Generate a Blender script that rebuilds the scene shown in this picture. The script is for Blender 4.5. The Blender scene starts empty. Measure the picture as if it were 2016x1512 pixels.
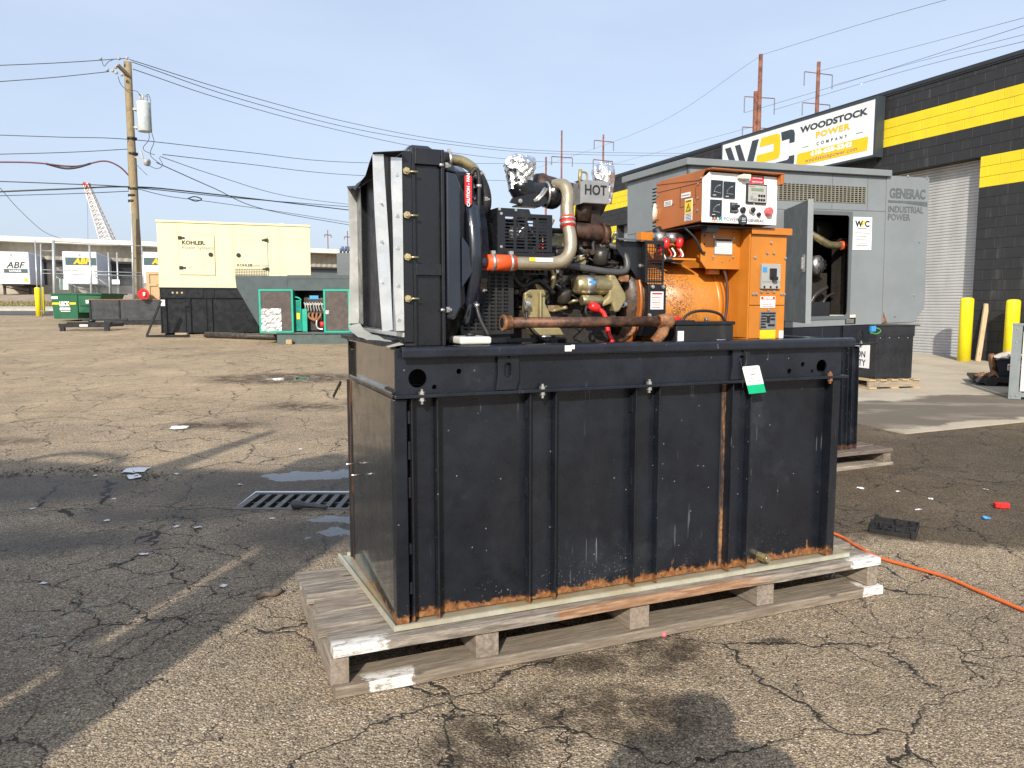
import bpy, bmesh, math, random
from mathutils import Vector, Matrix
from mathutils.geometry import tessellate_polygon
random.seed(7)
scene = bpy.context.scene
col = scene.collection
R = math.radians

# ---------------------------------------------------------------- camera
CAM_H, FPX, PITCH = 1.35, 1510.0, math.atan(154/1510.0)
cam_d = bpy.data.cameras.new('camera'); cam = bpy.data.objects.new('camera', cam_d); col.objects.link(cam)
cam.location = (0, 0, CAM_H); cam.rotation_euler = (R(90) - PITCH, 0, 0)
cam_d.sensor_width = 36.0; cam_d.lens = FPX/2016*36.0; cam_d.clip_start = .05; cam_d.clip_end = 3000
scene.camera = cam

# ---------------------------------------------------------------- light
SUN_EL, SUN_AZ = R(30), R(11)          # elevation; azimuth the light travels to, right of +Y
world = bpy.data.worlds.new('World'); scene.world = world; world.use_nodes = True
wn = world.node_tree; bg = wn.nodes['Background']
sky = wn.nodes.new('ShaderNodeTexSky'); sky.sky_type = 'NISHITA'; sky.sun_disc = False
sky.sun_elevation = SUN_EL; sky.sun_rotation = math.pi + SUN_AZ
sky.altitude = 0; sky.air_density = 1.0; sky.dust_density = 3.0; sky.ozone_density = 1.5
# thin even veil of high cloud with faint wisps
_tc = wn.nodes.new('ShaderNodeTexCoord'); _mp = wn.nodes.new('ShaderNodeMapping'); _mp.inputs[3].default_value = (1.2, 1.2, 4.5)
_nz = wn.nodes.new('ShaderNodeTexNoise'); _nz.inputs['Scale'].default_value = 1.3; _nz.inputs['Detail'].default_value = 6; _nz.inputs['Roughness'].default_value = .6
_mr = wn.nodes.new('ShaderNodeMapRange'); _mr.inputs[1].default_value = .35; _mr.inputs[2].default_value = .75; _mr.inputs[3].default_value = .52; _mr.inputs[4].default_value = .72
_mx = wn.nodes.new('ShaderNodeMix'); _mx.data_type = 'RGBA'; _mx.inputs[7].default_value = (4.75, 5.45, 6.75, 1)
wn.links.new(_tc.outputs['Generated'], _mp.inputs[0]); wn.links.new(_mp.outputs[0], _nz.inputs['Vector']); wn.links.new(_nz.outputs[0], _mr.inputs[0]); wn.links.new(_mr.outputs[0], _mx.inputs[0])
wn.links.new(sky.outputs[0], _mx.inputs[6]); wn.links.new(_mx.outputs[2], bg.inputs[0]); bg.inputs[1].default_value = .12
sun_d = bpy.data.lights.new('sun', 'SUN'); sun = bpy.data.objects.new('sun', sun_d); col.objects.link(sun)
sun_d.energy = 4.2; sun_d.angle = R(.55); sun_d.color = (1, .93, .82)
travel = Vector((math.sin(SUN_AZ)*math.cos(SUN_EL), math.cos(SUN_AZ)*math.cos(SUN_EL), -math.sin(SUN_EL)))
sun.rotation_euler = travel.to_track_quat('-Z', 'Y').to_euler(); sun.location = (-4, -10, 12)
vs = scene.view_settings
vs.view_transform = 'Standard'; vs.look = 'None'; vs.gamma = 1; vs.exposure = .45; vs.use_curve_mapping = False
scene.cycles.max_bounces = 5; scene.cycles.glossy_bounces = 3; scene.cycles.diffuse_bounces = 3; scene.cycles.caustics_reflective = False; scene.cycles.caustics_refractive = False

# ---------------------------------------------------------------- geometry helpers
def gz(y):
    d = min(max(0, y - 5), 65); return .024*d + .0002*d*d

_cp, _sp = math.cos(PITCH), math.sin(PITCH)
def at(px, py, Y):
    """the place, Y metres ahead, of something measured on the photograph"""
    d = Vector(((px-1008), FPX*_cp - (py-756)*_sp, -FPX*_sp - (py-756)*_cp))
    return Vector((0, 0, CAM_H)) + d*(Y/d.y)

def catmull(pts, n=6):
    pts = [Vector(p) for p in pts]
    if len(pts) < 3: return pts
    P = [2*pts[0]-pts[1]] + pts + [2*pts[-1]-pts[-2]]; out = []
    for i in range(1, len(P)-2):
        for k in range(n):
            t = k/n; a, b, c, d = P[i-1], P[i], P[i+1], P[i+2]
            out.append(.5*((2*b) + (c-a)*t + (2*a-5*b+4*c-d)*t*t + (3*b-3*c+d-a)*t**3))
    return out + [pts[-1]]

class MB:
    def __init__(s): s.v = []; s.f = []; s.mi = []; s.sm = []
    def add(s, vs_, fs, mi=0, smooth=False, M=None):
        o = len(s.v)
        s.v += [tuple(M @ Vector(p)) if M else tuple(p) for p in vs_]
        for i, f in enumerate(fs):
            s.f.append(tuple(o+k for k in f)); s.mi.append(mi)
            s.sm.append(smooth[i] if isinstance(smooth, list) else smooth)
        return s
    def box(s, x0, x1, y0, y1, z0, z1, mi=0, M=None):
        v = [(x, y, z) for x in (x0, x1) for y in (y0, y1) for z in (z0, z1)]
        return s.add(v, [(0,1,3,2),(4,6,7,5),(0,4,5,1),(2,3,7,6),(0,2,6,4),(1,5,7,3)], mi, False, M)
    def cbox(s, x0, x1, y0, y1, z0, z1, c=.004, mi=0, M=None):
        """box with chamfered edges"""
        v = []; idx = {}
        X, Y, Z = (x0, x1), (y0, y1), (z0, z1)
        for i in (0,1):
            for j in (0,1):
                for k in (0,1):
                    p = [X[i], Y[j], Z[k]]; sg = [1 if i == 0 else -1, 1 if j == 0 else -1, 1 if k == 0 else -1]
                    for a in range(3):
                        q = [p[b] + (0 if b == a else sg[b]*c) for b in range(3)]
                        idx[(i,j,k,a)] = len(v); v.append(q)
        f = []
        for a in range(3):
            b, d = (a+1)%3, (a+2)%3
            for e in (0,1):
                q = []
                for (m, n) in ((0,0),(1,0),(1,1),(0,1)):
                    t = [0,0,0]; t[a] = e; t[b] = m; t[d] = n; q.append(idx[(t[0],t[1],t[2],a)])
                f.append(q)
                for g in (0,1):      # edge along d between faces a(e) and b(g)
                    q = []
                    for (ax, n) in ((a,0),(a,1),(b,1),(b,0)):
                        t = [0,0,0]; t[a] = e; t[b] = g; t[d] = n; q.append(idx[(t[0],t[1],t[2],ax)])
                    f.append(q)
        for i in (0,1):
            for j in (0,1):
                for k in (0,1): f.append([idx[(i,j,k,a)] for a in range(3)])
        return s.add(v, f, mi, False, M)
    def frame(s, p0, p1):
        d = (p1-p0).normalized(); u = d.orthogonal().normalized(); return u, d.cross(u)
    def cyl(s, p0, p1, r0, r1=None, n=16, mi=0, cap=True, smooth=True):
        p0, p1 = Vector(p0), Vector(p1); r1 = r0 if r1 is None else r1
        u, w = s.frame(p0, p1); v = []
        for p, r in ((p0, r0), (p1, r1)):
            v += [p + u*(r*math.cos(2*math.pi*i/n)) + w*(r*math.sin(2*math.pi*i/n)) for i in range(n)]
        f = [(i, (i+1)%n, n+(i+1)%n, n+i) for i in range(n)]; sm = [smooth]*n
        if cap: f += [tuple(range(n-1,-1,-1)), tuple(range(n, 2*n))]; sm += [False, False]
        return s.add(v, f, mi, sm)
    def tube(s, pts, r, n=10, mi=0, curve=0, rip=0):
        if curve: pts = catmull(pts, curve)
        pts = [Vector(p) for p in pts]; rs = r if isinstance(r, (list, tuple)) else None
        v = []; u = None
        for i, p in enumerate(pts):
            d = (pts[min(i+1, len(pts)-1)] - pts[max(i-1, 0)]).normalized()
            if u is None: u = d.orthogonal().normalized()
            else: u = (u - d*u.dot(d)).normalized()
            w = d.cross(u)
            rr = rs[min(len(rs)-1, int(i*len(rs)/len(pts)))] if rs else r
            if rip: rr *= 1 + (rip if i % 2 else -rip)
            v += [p + u*(rr*math.cos(2*math.pi*k/n)) + w*(rr*math.sin(2*math.pi*k/n)) for k in range(n)]
        f = []; m = len(pts)
        for i in range(m-1):
            f += [(i*n+k, i*n+(k+1)%n, (i+1)*n+(k+1)%n, (i+1)*n+k) for k in range(n)]
        sm = [True]*len(f)
        f += [tuple(range(n-1,-1,-1)), tuple(range((m-1)*n, m*n))]; sm += [False, False]
        return s.add(v, f, mi, sm)
    @staticmethod
    def _m(ax, a, b, d): return {'x': (d, a, b), 'y': (a, d, b), 'z': (a, b, d)}[ax]
    def prism(s, poly, ax, d0, d1, mi=0, M=None):
        n = len(poly)
        v = [s._m(ax, a, b, d0) for a, b in poly] + [s._m(ax, a, b, d1) for a, b in poly]
        f = [tuple(range(n)), tuple(range(2*n-1, n-1, -1))] + [(i, n+i, n+(i+1)%n, (i+1)%n) for i in range(n)]
        return s.add(v, f, mi, False, M)
    def plate(s, outer, holes, ax, d0, d1, mi=0, M=None):
        """flat plate with real holes"""
        loops = [outer] + holes; flat = [p for l in loops for p in l]
        tri = tessellate_polygon([[Vector((a, b, 0)) for a, b in l] for l in loops]); n = len(flat)
        v = [s._m(ax, a, b, d0) for a, b in flat] + [s._m(ax, a, b, d1) for a, b in flat]
        f = [tuple(t) for t in tri] + [tuple(n+i for i in reversed(t)) for t in tri]; o = 0
        for l in loops:
            m = len(l); f += [(o+i, n+o+i, n+o+(i+1)%m, o+(i+1)%m) for i in range(m)]; o += m
        return s.add(v, f, mi, False, M)
    def lathe(s, prof, p0, d, n=20, mi=0):
        """prof: list of (along, radius) from p0 along d"""
        p0 = Vector(p0); d = Vector(d).normalized(); u = d.orthogonal().normalized(); w = d.cross(u); v = []
        for a, r in prof:
            v += [p0 + d*a + u*(r*math.cos(2*math.pi*k/n)) + w*(r*math.sin(2*math.pi*k/n)) for k in range(n)]
        f = []; m = len(prof)
        for i in range(m-1): f += [(i*n+k, i*n+(k+1)%n, (i+1)*n+(k+1)%n, (i+1)*n+k) for k in range(n)]
        sm = [True]*len(f); f += [tuple(range(n-1,-1,-1)), tuple(range((m-1)*n, m*n))]; sm += [False]*2
        return s.add(v, f, mi, sm)
    def bar(s, p0, p1, w, h=None, mi=0):
        """rectangular bar between two points"""
        p0, p1 = Vector(p0), Vector(p1); h = w if h is None else h; d = (p1-p0).normalized()
        ref = Vector((0,0,1)) if abs(d.z) < .95 else Vector((0,1,0))
        a = d.cross(ref).normalized()*w/2; b = a.cross(d).normalized()*h/2
        v = [p + sa*a + sb*b for p in (p0, p1) for sa, sb in ((-1,-1),(1,-1),(1,1),(-1,1))]
        return s.add(v, [(0,3,2,1),(4,5,6,7),(0,1,5,4),(1,2,6,5),(2,3,7,6),(3,0,4,7)], mi)
    def bolt(s, p, d, r=.008, h=.006, mi=0):
        p = Vector(p); d = Vector(d).normalized(); s.cyl(p - d*.002, p + d*h, r, n=6, mi=mi, smooth=False)
        s.cyl(p + d*h, p + d*(h*1.9), r*.5, n=6, mi=mi, smooth=False); return s
    def mesh(s, name, mats):
        me = bpy.data.meshes.new(name); me.from_pydata(s.v, [], s.f)
        for m in (mats if isinstance(mats, (list, tuple)) else [mats]): me.materials.append(m)
        me.polygons.foreach_set('material_index', s.mi); me.polygons.foreach_set('use_smooth', s.sm)
        bm = bmesh.new(); bm.from_mesh(me); bmesh.ops.recalc_face_normals(bm, faces=bm.faces); bm.to_mesh(me); bm.free()
        return me
    def build(s, name, mats, parent=None, bevel=0, bseg=2):
        o = bpy.data.objects.new(name, s.mesh(name, mats)); col.objects.link(o)
        if parent: o.parent = parent
        if bevel:
            m = o.modifiers.new('edge', 'BEVEL'); m.width = bevel; m.segments = bseg; m.limit_method = 'ANGLE'; m.angle_limit = R(40)
        return o

def tag(o, label=None, cat=None, group=None, kind=None):
    if label: o['label'] = label
    if cat: o['category'] = cat
    if group: o['group'] = group
    if kind: o['kind'] = kind
    return o
def thing(name, label, cat, loc=(0,0,0), rz=0, group=None, rx=0, ry=0):
    o = bpy.data.objects.new(name, None); col.objects.link(o); o.empty_display_size = .1
    o.location = loc; o.rotation_euler = (rx, ry, rz); return tag(o, label, cat, group)
def struct(o): o['kind'] = 'structure'; return o
def copy_tree(o, parent=None):
    c = o.copy(); col.objects.link(c); c.parent = parent
    for ch in list(o.children): copy_tree(ch, c)
    return c
def circ(cx, cy, rx, ry=None, n=18):
    ry = rx if ry is None else ry
    return [(cx+rx*math.cos(2*math.pi*i/n), cy+ry*math.sin(2*math.pi*i/n)) for i in range(n)]
def rect(x0, x1, y0, y1): return [(x0,y0),(x1,y0),(x1,y1),(x0,y1)]
def rrect(x0, x1, y0, y1, r, n=4):
    out = []
    for cx, cy, a in ((x1-r,y0+r,-90),(x1-r,y1-r,0),(x0+r,y1-r,90),(x0+r,y0+r,180)):
        out += [(cx+r*math.cos(R(a+90*i/n)), cy+r*math.sin(R(a+90*i/n))) for i in range(n+1)]
    return out
_txt = 0
def text(body, size, mat, parent, loc, face='front', name='lettering', bold=0, sx=1, align='CENTER', ext=.0006, rot=None, space=1, shear=0):
    """lettering as a mesh; face front = looks to -y, left = looks to -x"""
    cu = bpy.data.curves.new('t', 'FONT'); cu.body = body; cu.size = size; cu.align_x = align; cu.align_y = 'CENTER'
    cu.offset = bold; cu.extrude = ext; cu.space_character = space; cu.resolution_u = 3; cu.shear = shear
    ob = bpy.data.objects.new('t', cu); me = bpy.data.meshes.new_from_object(ob)
    bpy.data.objects.remove(ob); bpy.data.curves.remove(cu)
    me.name = name; me.materials.clear(); me.materials.append(mat); me.transform(Matrix.Diagonal((sx,1,1,1)))
    rt = rot if rot else {'front': (R(90),0,0), 'left': (R(90),0,R(-90)), 'up': (0,0,0)}[face]
    me.transform(Matrix.Translation(loc) @ Matrix.LocRotScale(None, __import__('mathutils').Euler(rt), None))
    o = bpy.data.objects.new(name, me); col.objects.link(o); o.parent = parent; return o

# ---------------------------------------------------------------- materials
class NT:
    def __init__(s, name):
        s.m = bpy.data.materials.new(name); s.m.use_nodes = True; s.t = s.m.node_tree
        s.b = s.t.nodes['Principled BSDF']; s.out = s.t.nodes['Material Output']
    def n(s, typ, ins=None, **at_):
        k = s.t.nodes.new('ShaderNode'+typ)
        for a, v in at_.items(): setattr(k, a, v)
        for i, v in (ins or {}).items(): s.set(k.inputs[i], v)
        return k
    def set(s, sock, v):
        if hasattr(v, 'is_linked') or hasattr(v, 'links'): s.t.links.new(v, sock)
        elif hasattr(v, 'outputs'): s.t.links.new(v.outputs[0], sock)
        else: sock.default_value = v
    def co(s, kind='Object'): return s.n('TexCoord').outputs[kind]
    def noise(s, vec, scale, detail=4, rough=.6, dist=0):
        return s.n('TexNoise', {'Vector': vec, 'Scale': scale, 'Detail': detail, 'Roughness': rough, 'Distortion': dist}).outputs[0]
    def ramp(s, fac, stops, interp='LINEAR'):
        k = s.n('ValToRGB', {0: fac}); e = k.color_ramp; e.interpolation = interp
        while len(e.elements) < len(stops): e.elements.new(.5)
        for el, (p, c) in zip(e.elements, stops):
            el.position = p; el.color = (c, c, c, 1) if not isinstance(c, tuple) else (*c, 1) if len(c) == 3 else c
        return k.outputs[0]
    def mix(s, fac, a, b, mode='MIX'):
        k = s.n('Mix', data_type='RGBA', blend_type=mode)
        s.set(k.inputs[0], fac)
        for i, v in ((6, a), (7, b)): s.set(k.inputs[i], (*v, 1) if isinstance(v, tuple) and len(v) == 3 else v)
        return k.outputs[2]
    def math(s, op, a, b=0, c=0, clamp=False):
        k = s.n('Math', operation=op, use_clamp=clamp); s.set(k.inputs[0], a); s.set(k.inputs[1], b)
        if op in ('MULTIPLY_ADD', 'SMOOTH_MIN', 'WRAP', 'COMPARE'): s.set(k.inputs[2], c)
        return k.outputs[0]
    def mr(s, v, a, b, c=0, d=1, smooth=True):
        k = s.n('MapRange', {0: v, 1: a, 2: b, 3: c, 4: d}); k.interpolation_type = 'SMOOTHSTEP' if smooth else 'LINEAR'; return k.outputs[0]
    def sep(s, v): return s.n('SeparateXYZ', {0: v}).outputs
    def scale(s, v, sc): return s.n('Mapping', {0: v, 3: sc}).outputs[0]
    def bump(s, h, strength=.3, dist=.01, prev=None):
        k = s.n('Bump', {'Strength': strength, 'Distance': dist, 'Height': h})
        if prev is not None: s.set(k.inputs['Normal'], prev)
        return k.outputs[0]
    def fin(s, color=None, rough=None, metal=None, normal=None, spec=None, **kw):
        if color is not None: s.set(s.b.inputs['Base Color'], (*color, 1) if isinstance(color, tuple) and len(color) == 3 else color)
        if rough is not None: s.set(s.b.inputs['Roughness'], rough)
        if metal is not None: s.set(s.b.inputs['Metallic'], metal)
        if normal is not None: s.set(s.b.inputs['Normal'], normal)
        if spec is not None: s.set(s.b.inputs['Specular IOR Level'], spec)
        for k, v in kw.items(): s.set(s.b.inputs[k.replace('_', ' ')], v)
        return s.m

def pbr(name, c, rough=.5, metal=0, var=.12, sc=6, bump=0, bsc=60, spec=None, dirt=None, dirt_amt=.3):
    """paint or plain stuff with uneven tone, grime and a little relief"""
    t = NT(name); co = t.co(); a = t.noise(co, sc, 5, .65)
    lo = tuple(x*(1-var) for x in c); hi = tuple(min(1, x*(1+var)) for x in c)
    cc = t.mix(t.mr(a, .3, .7), lo, hi)
    if dirt:
        b = t.noise(t.scale(co, (1, 1, .35)), sc*1.7, 8, .7); cc = t.mix(t.mr(b, .55, .75, 0, dirt_amt), cc, dirt)
    rr = t.mr(t.noise(co, sc*3, 4), .3, .7, max(0, rough-.1), min(1, rough+.1))
    nm = t.bump(t.noise(co, bsc, 4), bump, .004) if bump else None
    return t.fin(cc, rr, metal, nm, spec)

def mat_ground():
    t = NT('asphalt'); co = t.co(); x, y, z = t.sep(co)
    st = t.n('TexVoronoi', {'Vector': co, 'Scale': 112.0}); st2 = t.n('TexVoronoi', {'Vector': co, 'Scale': 240.0})
    rnd = t.sep(st.outputs['Color']); rnd2 = t.sep(st2.outputs['Color'])
    stones = t.ramp(rnd[0], [(0,(.07,.058,.048)),(.2,(.185,.152,.115)),(.42,(.285,.24,.18)),(.62,(.41,.32,.215)),(.78,(.35,.305,.245)),(.92,(.50,.43,.335)),(1,(.68,.63,.55))])
    fines = t.ramp(rnd2[0], [(0,(.05,.042,.036)),(.5,(.21,.175,.132)),(1,(.46,.40,.315))])
    gap = t.mr(st.outputs['Distance'], .35, .62)
    c = t.mix(gap, stones, fines)
    big = t.noise(co, .55, 6, .62); med = t.noise(co, 3.3, 5, .65)
    c = t.mix(1, c, t.ramp(big, [(.25,(.72,.67,.61)),(.5,(1.06,.985,.875)),(.75,(1.33,1.22,1.05))]), 'MULTIPLY')
    far_tone = t.math('ADD', y, t.math('MULTIPLY', big, 4.0))          # paler, warmer ground tone farther out
    c = t.mix(1, c, t.mix(t.mr(far_tone, 7, 13), (1,1,1), (1.23,1.19,1.10)), 'MULTIPLY')
    c = t.mix(1, c, t.ramp(med, [(.25,.80),(.55,1.04),(.8,1.15)]), 'MULTIPLY')
    wob = t.n('TexNoise', {'Vector': co, 'Scale': 1.6, 'Detail': 6, 'Roughness': .7})
    cw = t.n('VectorMath', {0: co, 1: t.n('VectorMath', {0: wob.outputs['Color'], 1: (.75,.75,0)}, operation='MULTIPLY').outputs[0]}, operation='ADD').outputs[0]
    # oil and damp stains, each with its own place
    def blob(cx, cy, rx, ry, soft=.5, wobble=.5):
        k = t.n('VectorMath', {0: t.n('VectorMath', {0: cw, 1: (cx+.375, cy+.375, 0)}, operation='SUBTRACT').outputs[0], 1: (1/rx, 1/ry, 0)}, operation='MULTIPLY').outputs[0]
        return t.mr(t.n('VectorMath', {0: k}, operation='LENGTH').outputs['Value'], 1.1, 1.1-soft)
    def vmax(l):
        r = l[0]
        for q in l[1:]: r = t.math('MAXIMUM', r, q)
        return r
    oil = vmax([blob(-3.7,12.3,1.5,.9), blob(-2.6,9.4,.7,.45,.8), blob(-1.9,9.9,.5,.5,.8), blob(.30,2.42,.42,.26,.8), blob(.22,2.85,.34,.26,.8), blob(-.08,2.2,.22,.2,.8), blob(.62,2.9,.22,.3,.9), blob(-.45,1.95,.25,.2,.8),
                blob(.5,3.0,.12,.12,.9), blob(1.05,3.0,.10,.06,.6), blob(-3.2,8.1,.7,.35,.9), blob(-5.2,7.3,.9,.3,.9)])
    oil = t.math('MULTIPLY', oil, t.mr(t.noise(co, 7, 6, .75), .38, .56, .25, 1))
    damp = vmax([blob(-1.5,5.6,1.7,.75,.7), blob(-1.1,4.45,.75,.5,.8), blob(-3.6,5.55,1.5,.55,.7), blob(-2.6,4.3,.9,.35,.9), blob(-2.3,4.9,.7,.35,.8)])
    pud = vmax([blob(-1.55,5.93,.55,.16,.25), blob(-1.0,4.75,.33,.10,.3), blob(-.98,4.4,.28,.07,.3), blob(-3.55,12.25,.45,.22,.3)])
    # darker newer asphalt to the right
    edge = t.math('ADD', t.math('MULTIPLY', t.math('SUBTRACT', x, 1.9), .245), t.math('SUBTRACT', y, 4.36))
    edge = t.math('ADD', edge, t.math('MULTIPLY', t.math('SUBTRACT', t.noise(co, 2.2, 5, .7), .5), .9))
    new = t.math('MULTIPLY', t.mr(edge, -.05, .13), t.math('MULTIPLY', t.mr(x, .6, 1.4), t.mr(y, 14, 9)))
    new = t.math('MULTIPLY', new, t.mr(t.noise(co, 1.1, 4), .25, .5, .72, 1))
    dark = t.math('MAXIMUM', t.math('MULTIPLY', oil, .86), t.math('MULTIPLY', damp, .72))
    dark = t.math('MAXIMUM', dark, t.math('MULTIPLY', new, .78))
    c = t.mix(1, c, t.ramp(dark, [(0,(1,1,1)),(1,(.13,.115,.10))]), 'MULTIPLY')
    # cracks: long ones and patches of alligator cracking
    wob2 = t.n('TexNoise', {'Vector': co, 'Scale': 4.0, 'Detail': 4, 'Roughness': .62})
    cw2 = t.n('VectorMath', {0: co, 1: t.n('VectorMath', {0: wob2.outputs['Color'], 1: (.30,.30,0)}, operation='MULTIPLY').outputs[0]}, operation='ADD').outputs[0]
    v1 = t.n('TexVoronoi', {'Vector': cw2, 'Scale': 1.15}, feature='DISTANCE_TO_EDGE').outputs[0]
    v2 = t.n('TexVoronoi', {'Vector': cw2, 'Scale': 3.1}, feature='DISTANCE_TO_EDGE').outputs[0]
    w1 = t.math('MULTIPLY', t.mr(t.noise(co, 5, 3), .3, .7, .0006, .0060, False), t.mr(t.noise(co, .55, 2), .36, .48)); w2 = t.mr(t.noise(co, .8, 3), .46, .63, 0, .014, False)
    cr = t.math('MAXIMUM', t.math('LESS_THAN', v1, w1), t.math('LESS_THAN', v2, w2))
    soft = t.math('MAXIMUM', t.math('MULTIPLY', t.mr(v1, .03, .004), t.mr(w1, .0, .004)), t.math('MULTIPLY', t.mr(v2, .07, .0), t.mr(w2, .004, .02)))
    c = t.mix(t.math('MULTIPLY', soft, t.mr(t.noise(co, 7, 4), .35, .65, 0, .45)), c, (.06,.054,.047))
    c = t.mix(t.math('MULTIPLY', cr, .93), c, (.016,.013,.011))
    # faint old paint line
    ln = t.math('ABSOLUTE', t.math('SUBTRACT', t.math('ADD', x, t.math('MULTIPLY', y, -.40)), -3.23))
    pl = t.math('MULTIPLY', t.mr(ln, .07, .03), t.math('MULTIPLY', t.mr(t.noise(co, 20, 4), .5, .62), t.math('MULTIPLY', t.mr(y, 2.9, 3.1), t.mr(y, 3.9, 3.6))))
    c = t.mix(t.math('MULTIPLY', pl, .55), c, (.42,.44,.36))
    c = t.mix(t.math('MULTIPLY', pud, .6), c, (.03,.03,.032))
    wet = t.math('MAXIMUM', pud, t.math('MULTIPLY', damp, .35))
    rough = t.mr(wet, 0, 1, .86, .04, False)
    h = t.math('ADD', t.math('MULTIPLY', st.outputs['Distance'], -1), t.math('MULTIPLY', st2.outputs['Distance'], -.35))
    h = t.math('SUBTRACT', h, t.mr(v1, .010, .002, 0, 1.6))
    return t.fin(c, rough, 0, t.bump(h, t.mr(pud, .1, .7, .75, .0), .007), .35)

def mat_black_paint(name, rust_z=None, c=(.0075,.0095,.014), rough=.27, streak=True, rust_amt=1.0, coat=0):
    t = NT(name); co = t.co(); x, y, z = t.sep(co)
    col_ = t.mix(t.mr(t.noise(co, 3, 6), .3, .7), tuple(k*.8 for k in c), tuple(k*1.5 for k in c))
    # chalky dust, scuffs and little chips
    dust = t.mr(t.noise(t.scale(co, (1,1,.3)), 4, 8, .75), .5, .8, 0, .055); col_ = t.mix(dust, col_, (.17,.18,.20))
    sc = t.noise(t.scale(co, (26,26,4)), 3, 3, .8, .6); sm_ = t.math('MULTIPLY', t.mr(sc, .70, .74), t.mr(t.noise(co, 2.2, 2), .5, .66))
    col_ = t.mix(t.math('MULTIPLY', sm_, .35), col_, (.25,.26,.28))
    for rot, amt in ((.45, .30), (-.6, .22)):
        mp = t.n('Mapping', {0: co, 2: (0, rot, 0), 3: (60, 60, 3.2)}).outputs[0]
        q = t.math('MULTIPLY', t.mr(t.noise(mp, 1.0, 2, .5), .70, .73), t.mr(t.noise(co, 2.8, 3), .53, .62))
        col_ = t.mix(t.math('MULTIPLY', q, amt), col_, (.27,.29,.32))
    hz = t.mr(t.noise(co, 2.0, 7, .72), .55, .72, 0, .07); col_ = t.mix(hz, col_, (.20,.23,.27))
    chip = t.n('TexVoronoi', {'Vector': co, 'Scale': 34.0}); cm = t.math('MULTIPLY', t.math('LESS_THAN', chip.outputs[0], .10), t.math('GREATER_THAN', t.sep(chip.outputs['Color'])[0], .86))
    col_ = t.mix(t.math('MULTIPLY', cm, .5), col_, (.32,.32,.31))
    ru = None
    if rust_z is not None:
        n1 = t.noise(co, 16, 8, .78); n2 = t.noise(t.scale(co, (9,9,1.0)), 1.6, 4, .7)
        hgt = t.math('SUBTRACT', t.math('SUBTRACT', z, rust_z), t.math('MULTIPLY', t.math('SUBTRACT', n1, .42), .16))
        hgt = t.math('SUBTRACT', hgt, t.math('MULTIPLY', t.mr(n2, .58, .76), .085))
        ru = t.mr(hgt, .012, -.006)
        spk = t.n('TexVoronoi', {'Vector': co, 'Scale': 85.0}); sd = t.math('MULTIPLY', t.math('LESS_THAN', spk.outputs[0], .22), t.math('GREATER_THAN', t.sep(spk.outputs['Color'])[0], .5))
        sd = t.math('MULTIPLY', sd, t.math('MULTIPLY', t.mr(z, rust_z+.22, rust_z+.02), t.mr(t.noise(co, 5, 3), .42, .6)))
        col_ = t.mix(t.math('MULTIPLY', sd, .55), col_, (.20,.17,.15))
        rc = t.ramp(t.noise(co, 40, 6, .7), [(.3,(.055,.020,.009)),(.48,(.19,.072,.022)),(.62,(.30,.135,.042)),(.75,(.40,.23,.10))])
        col_ = t.mix(t.math('MULTIPLY', ru, rust_amt), col_, rc)
    rr = t.mr(t.noise(co, 14, 5), .3, .7, rough-.06, rough+.13)
    if ru is not None: rr = t.math('MAXIMUM', rr, t.math('MULTIPLY', ru, .85))
    nm = t.bump(t.noise(co, 3.2, 2), .22, .03); nm = t.bump(t.noise(co, 90, 4), .10, .002, nm)
    if coat: t.b.inputs['Coat Weight'].default_value = coat; t.b.inputs['Coat Roughness'].default_value = .09
    return t.fin(col_, rr, 0, nm, .5)

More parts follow.
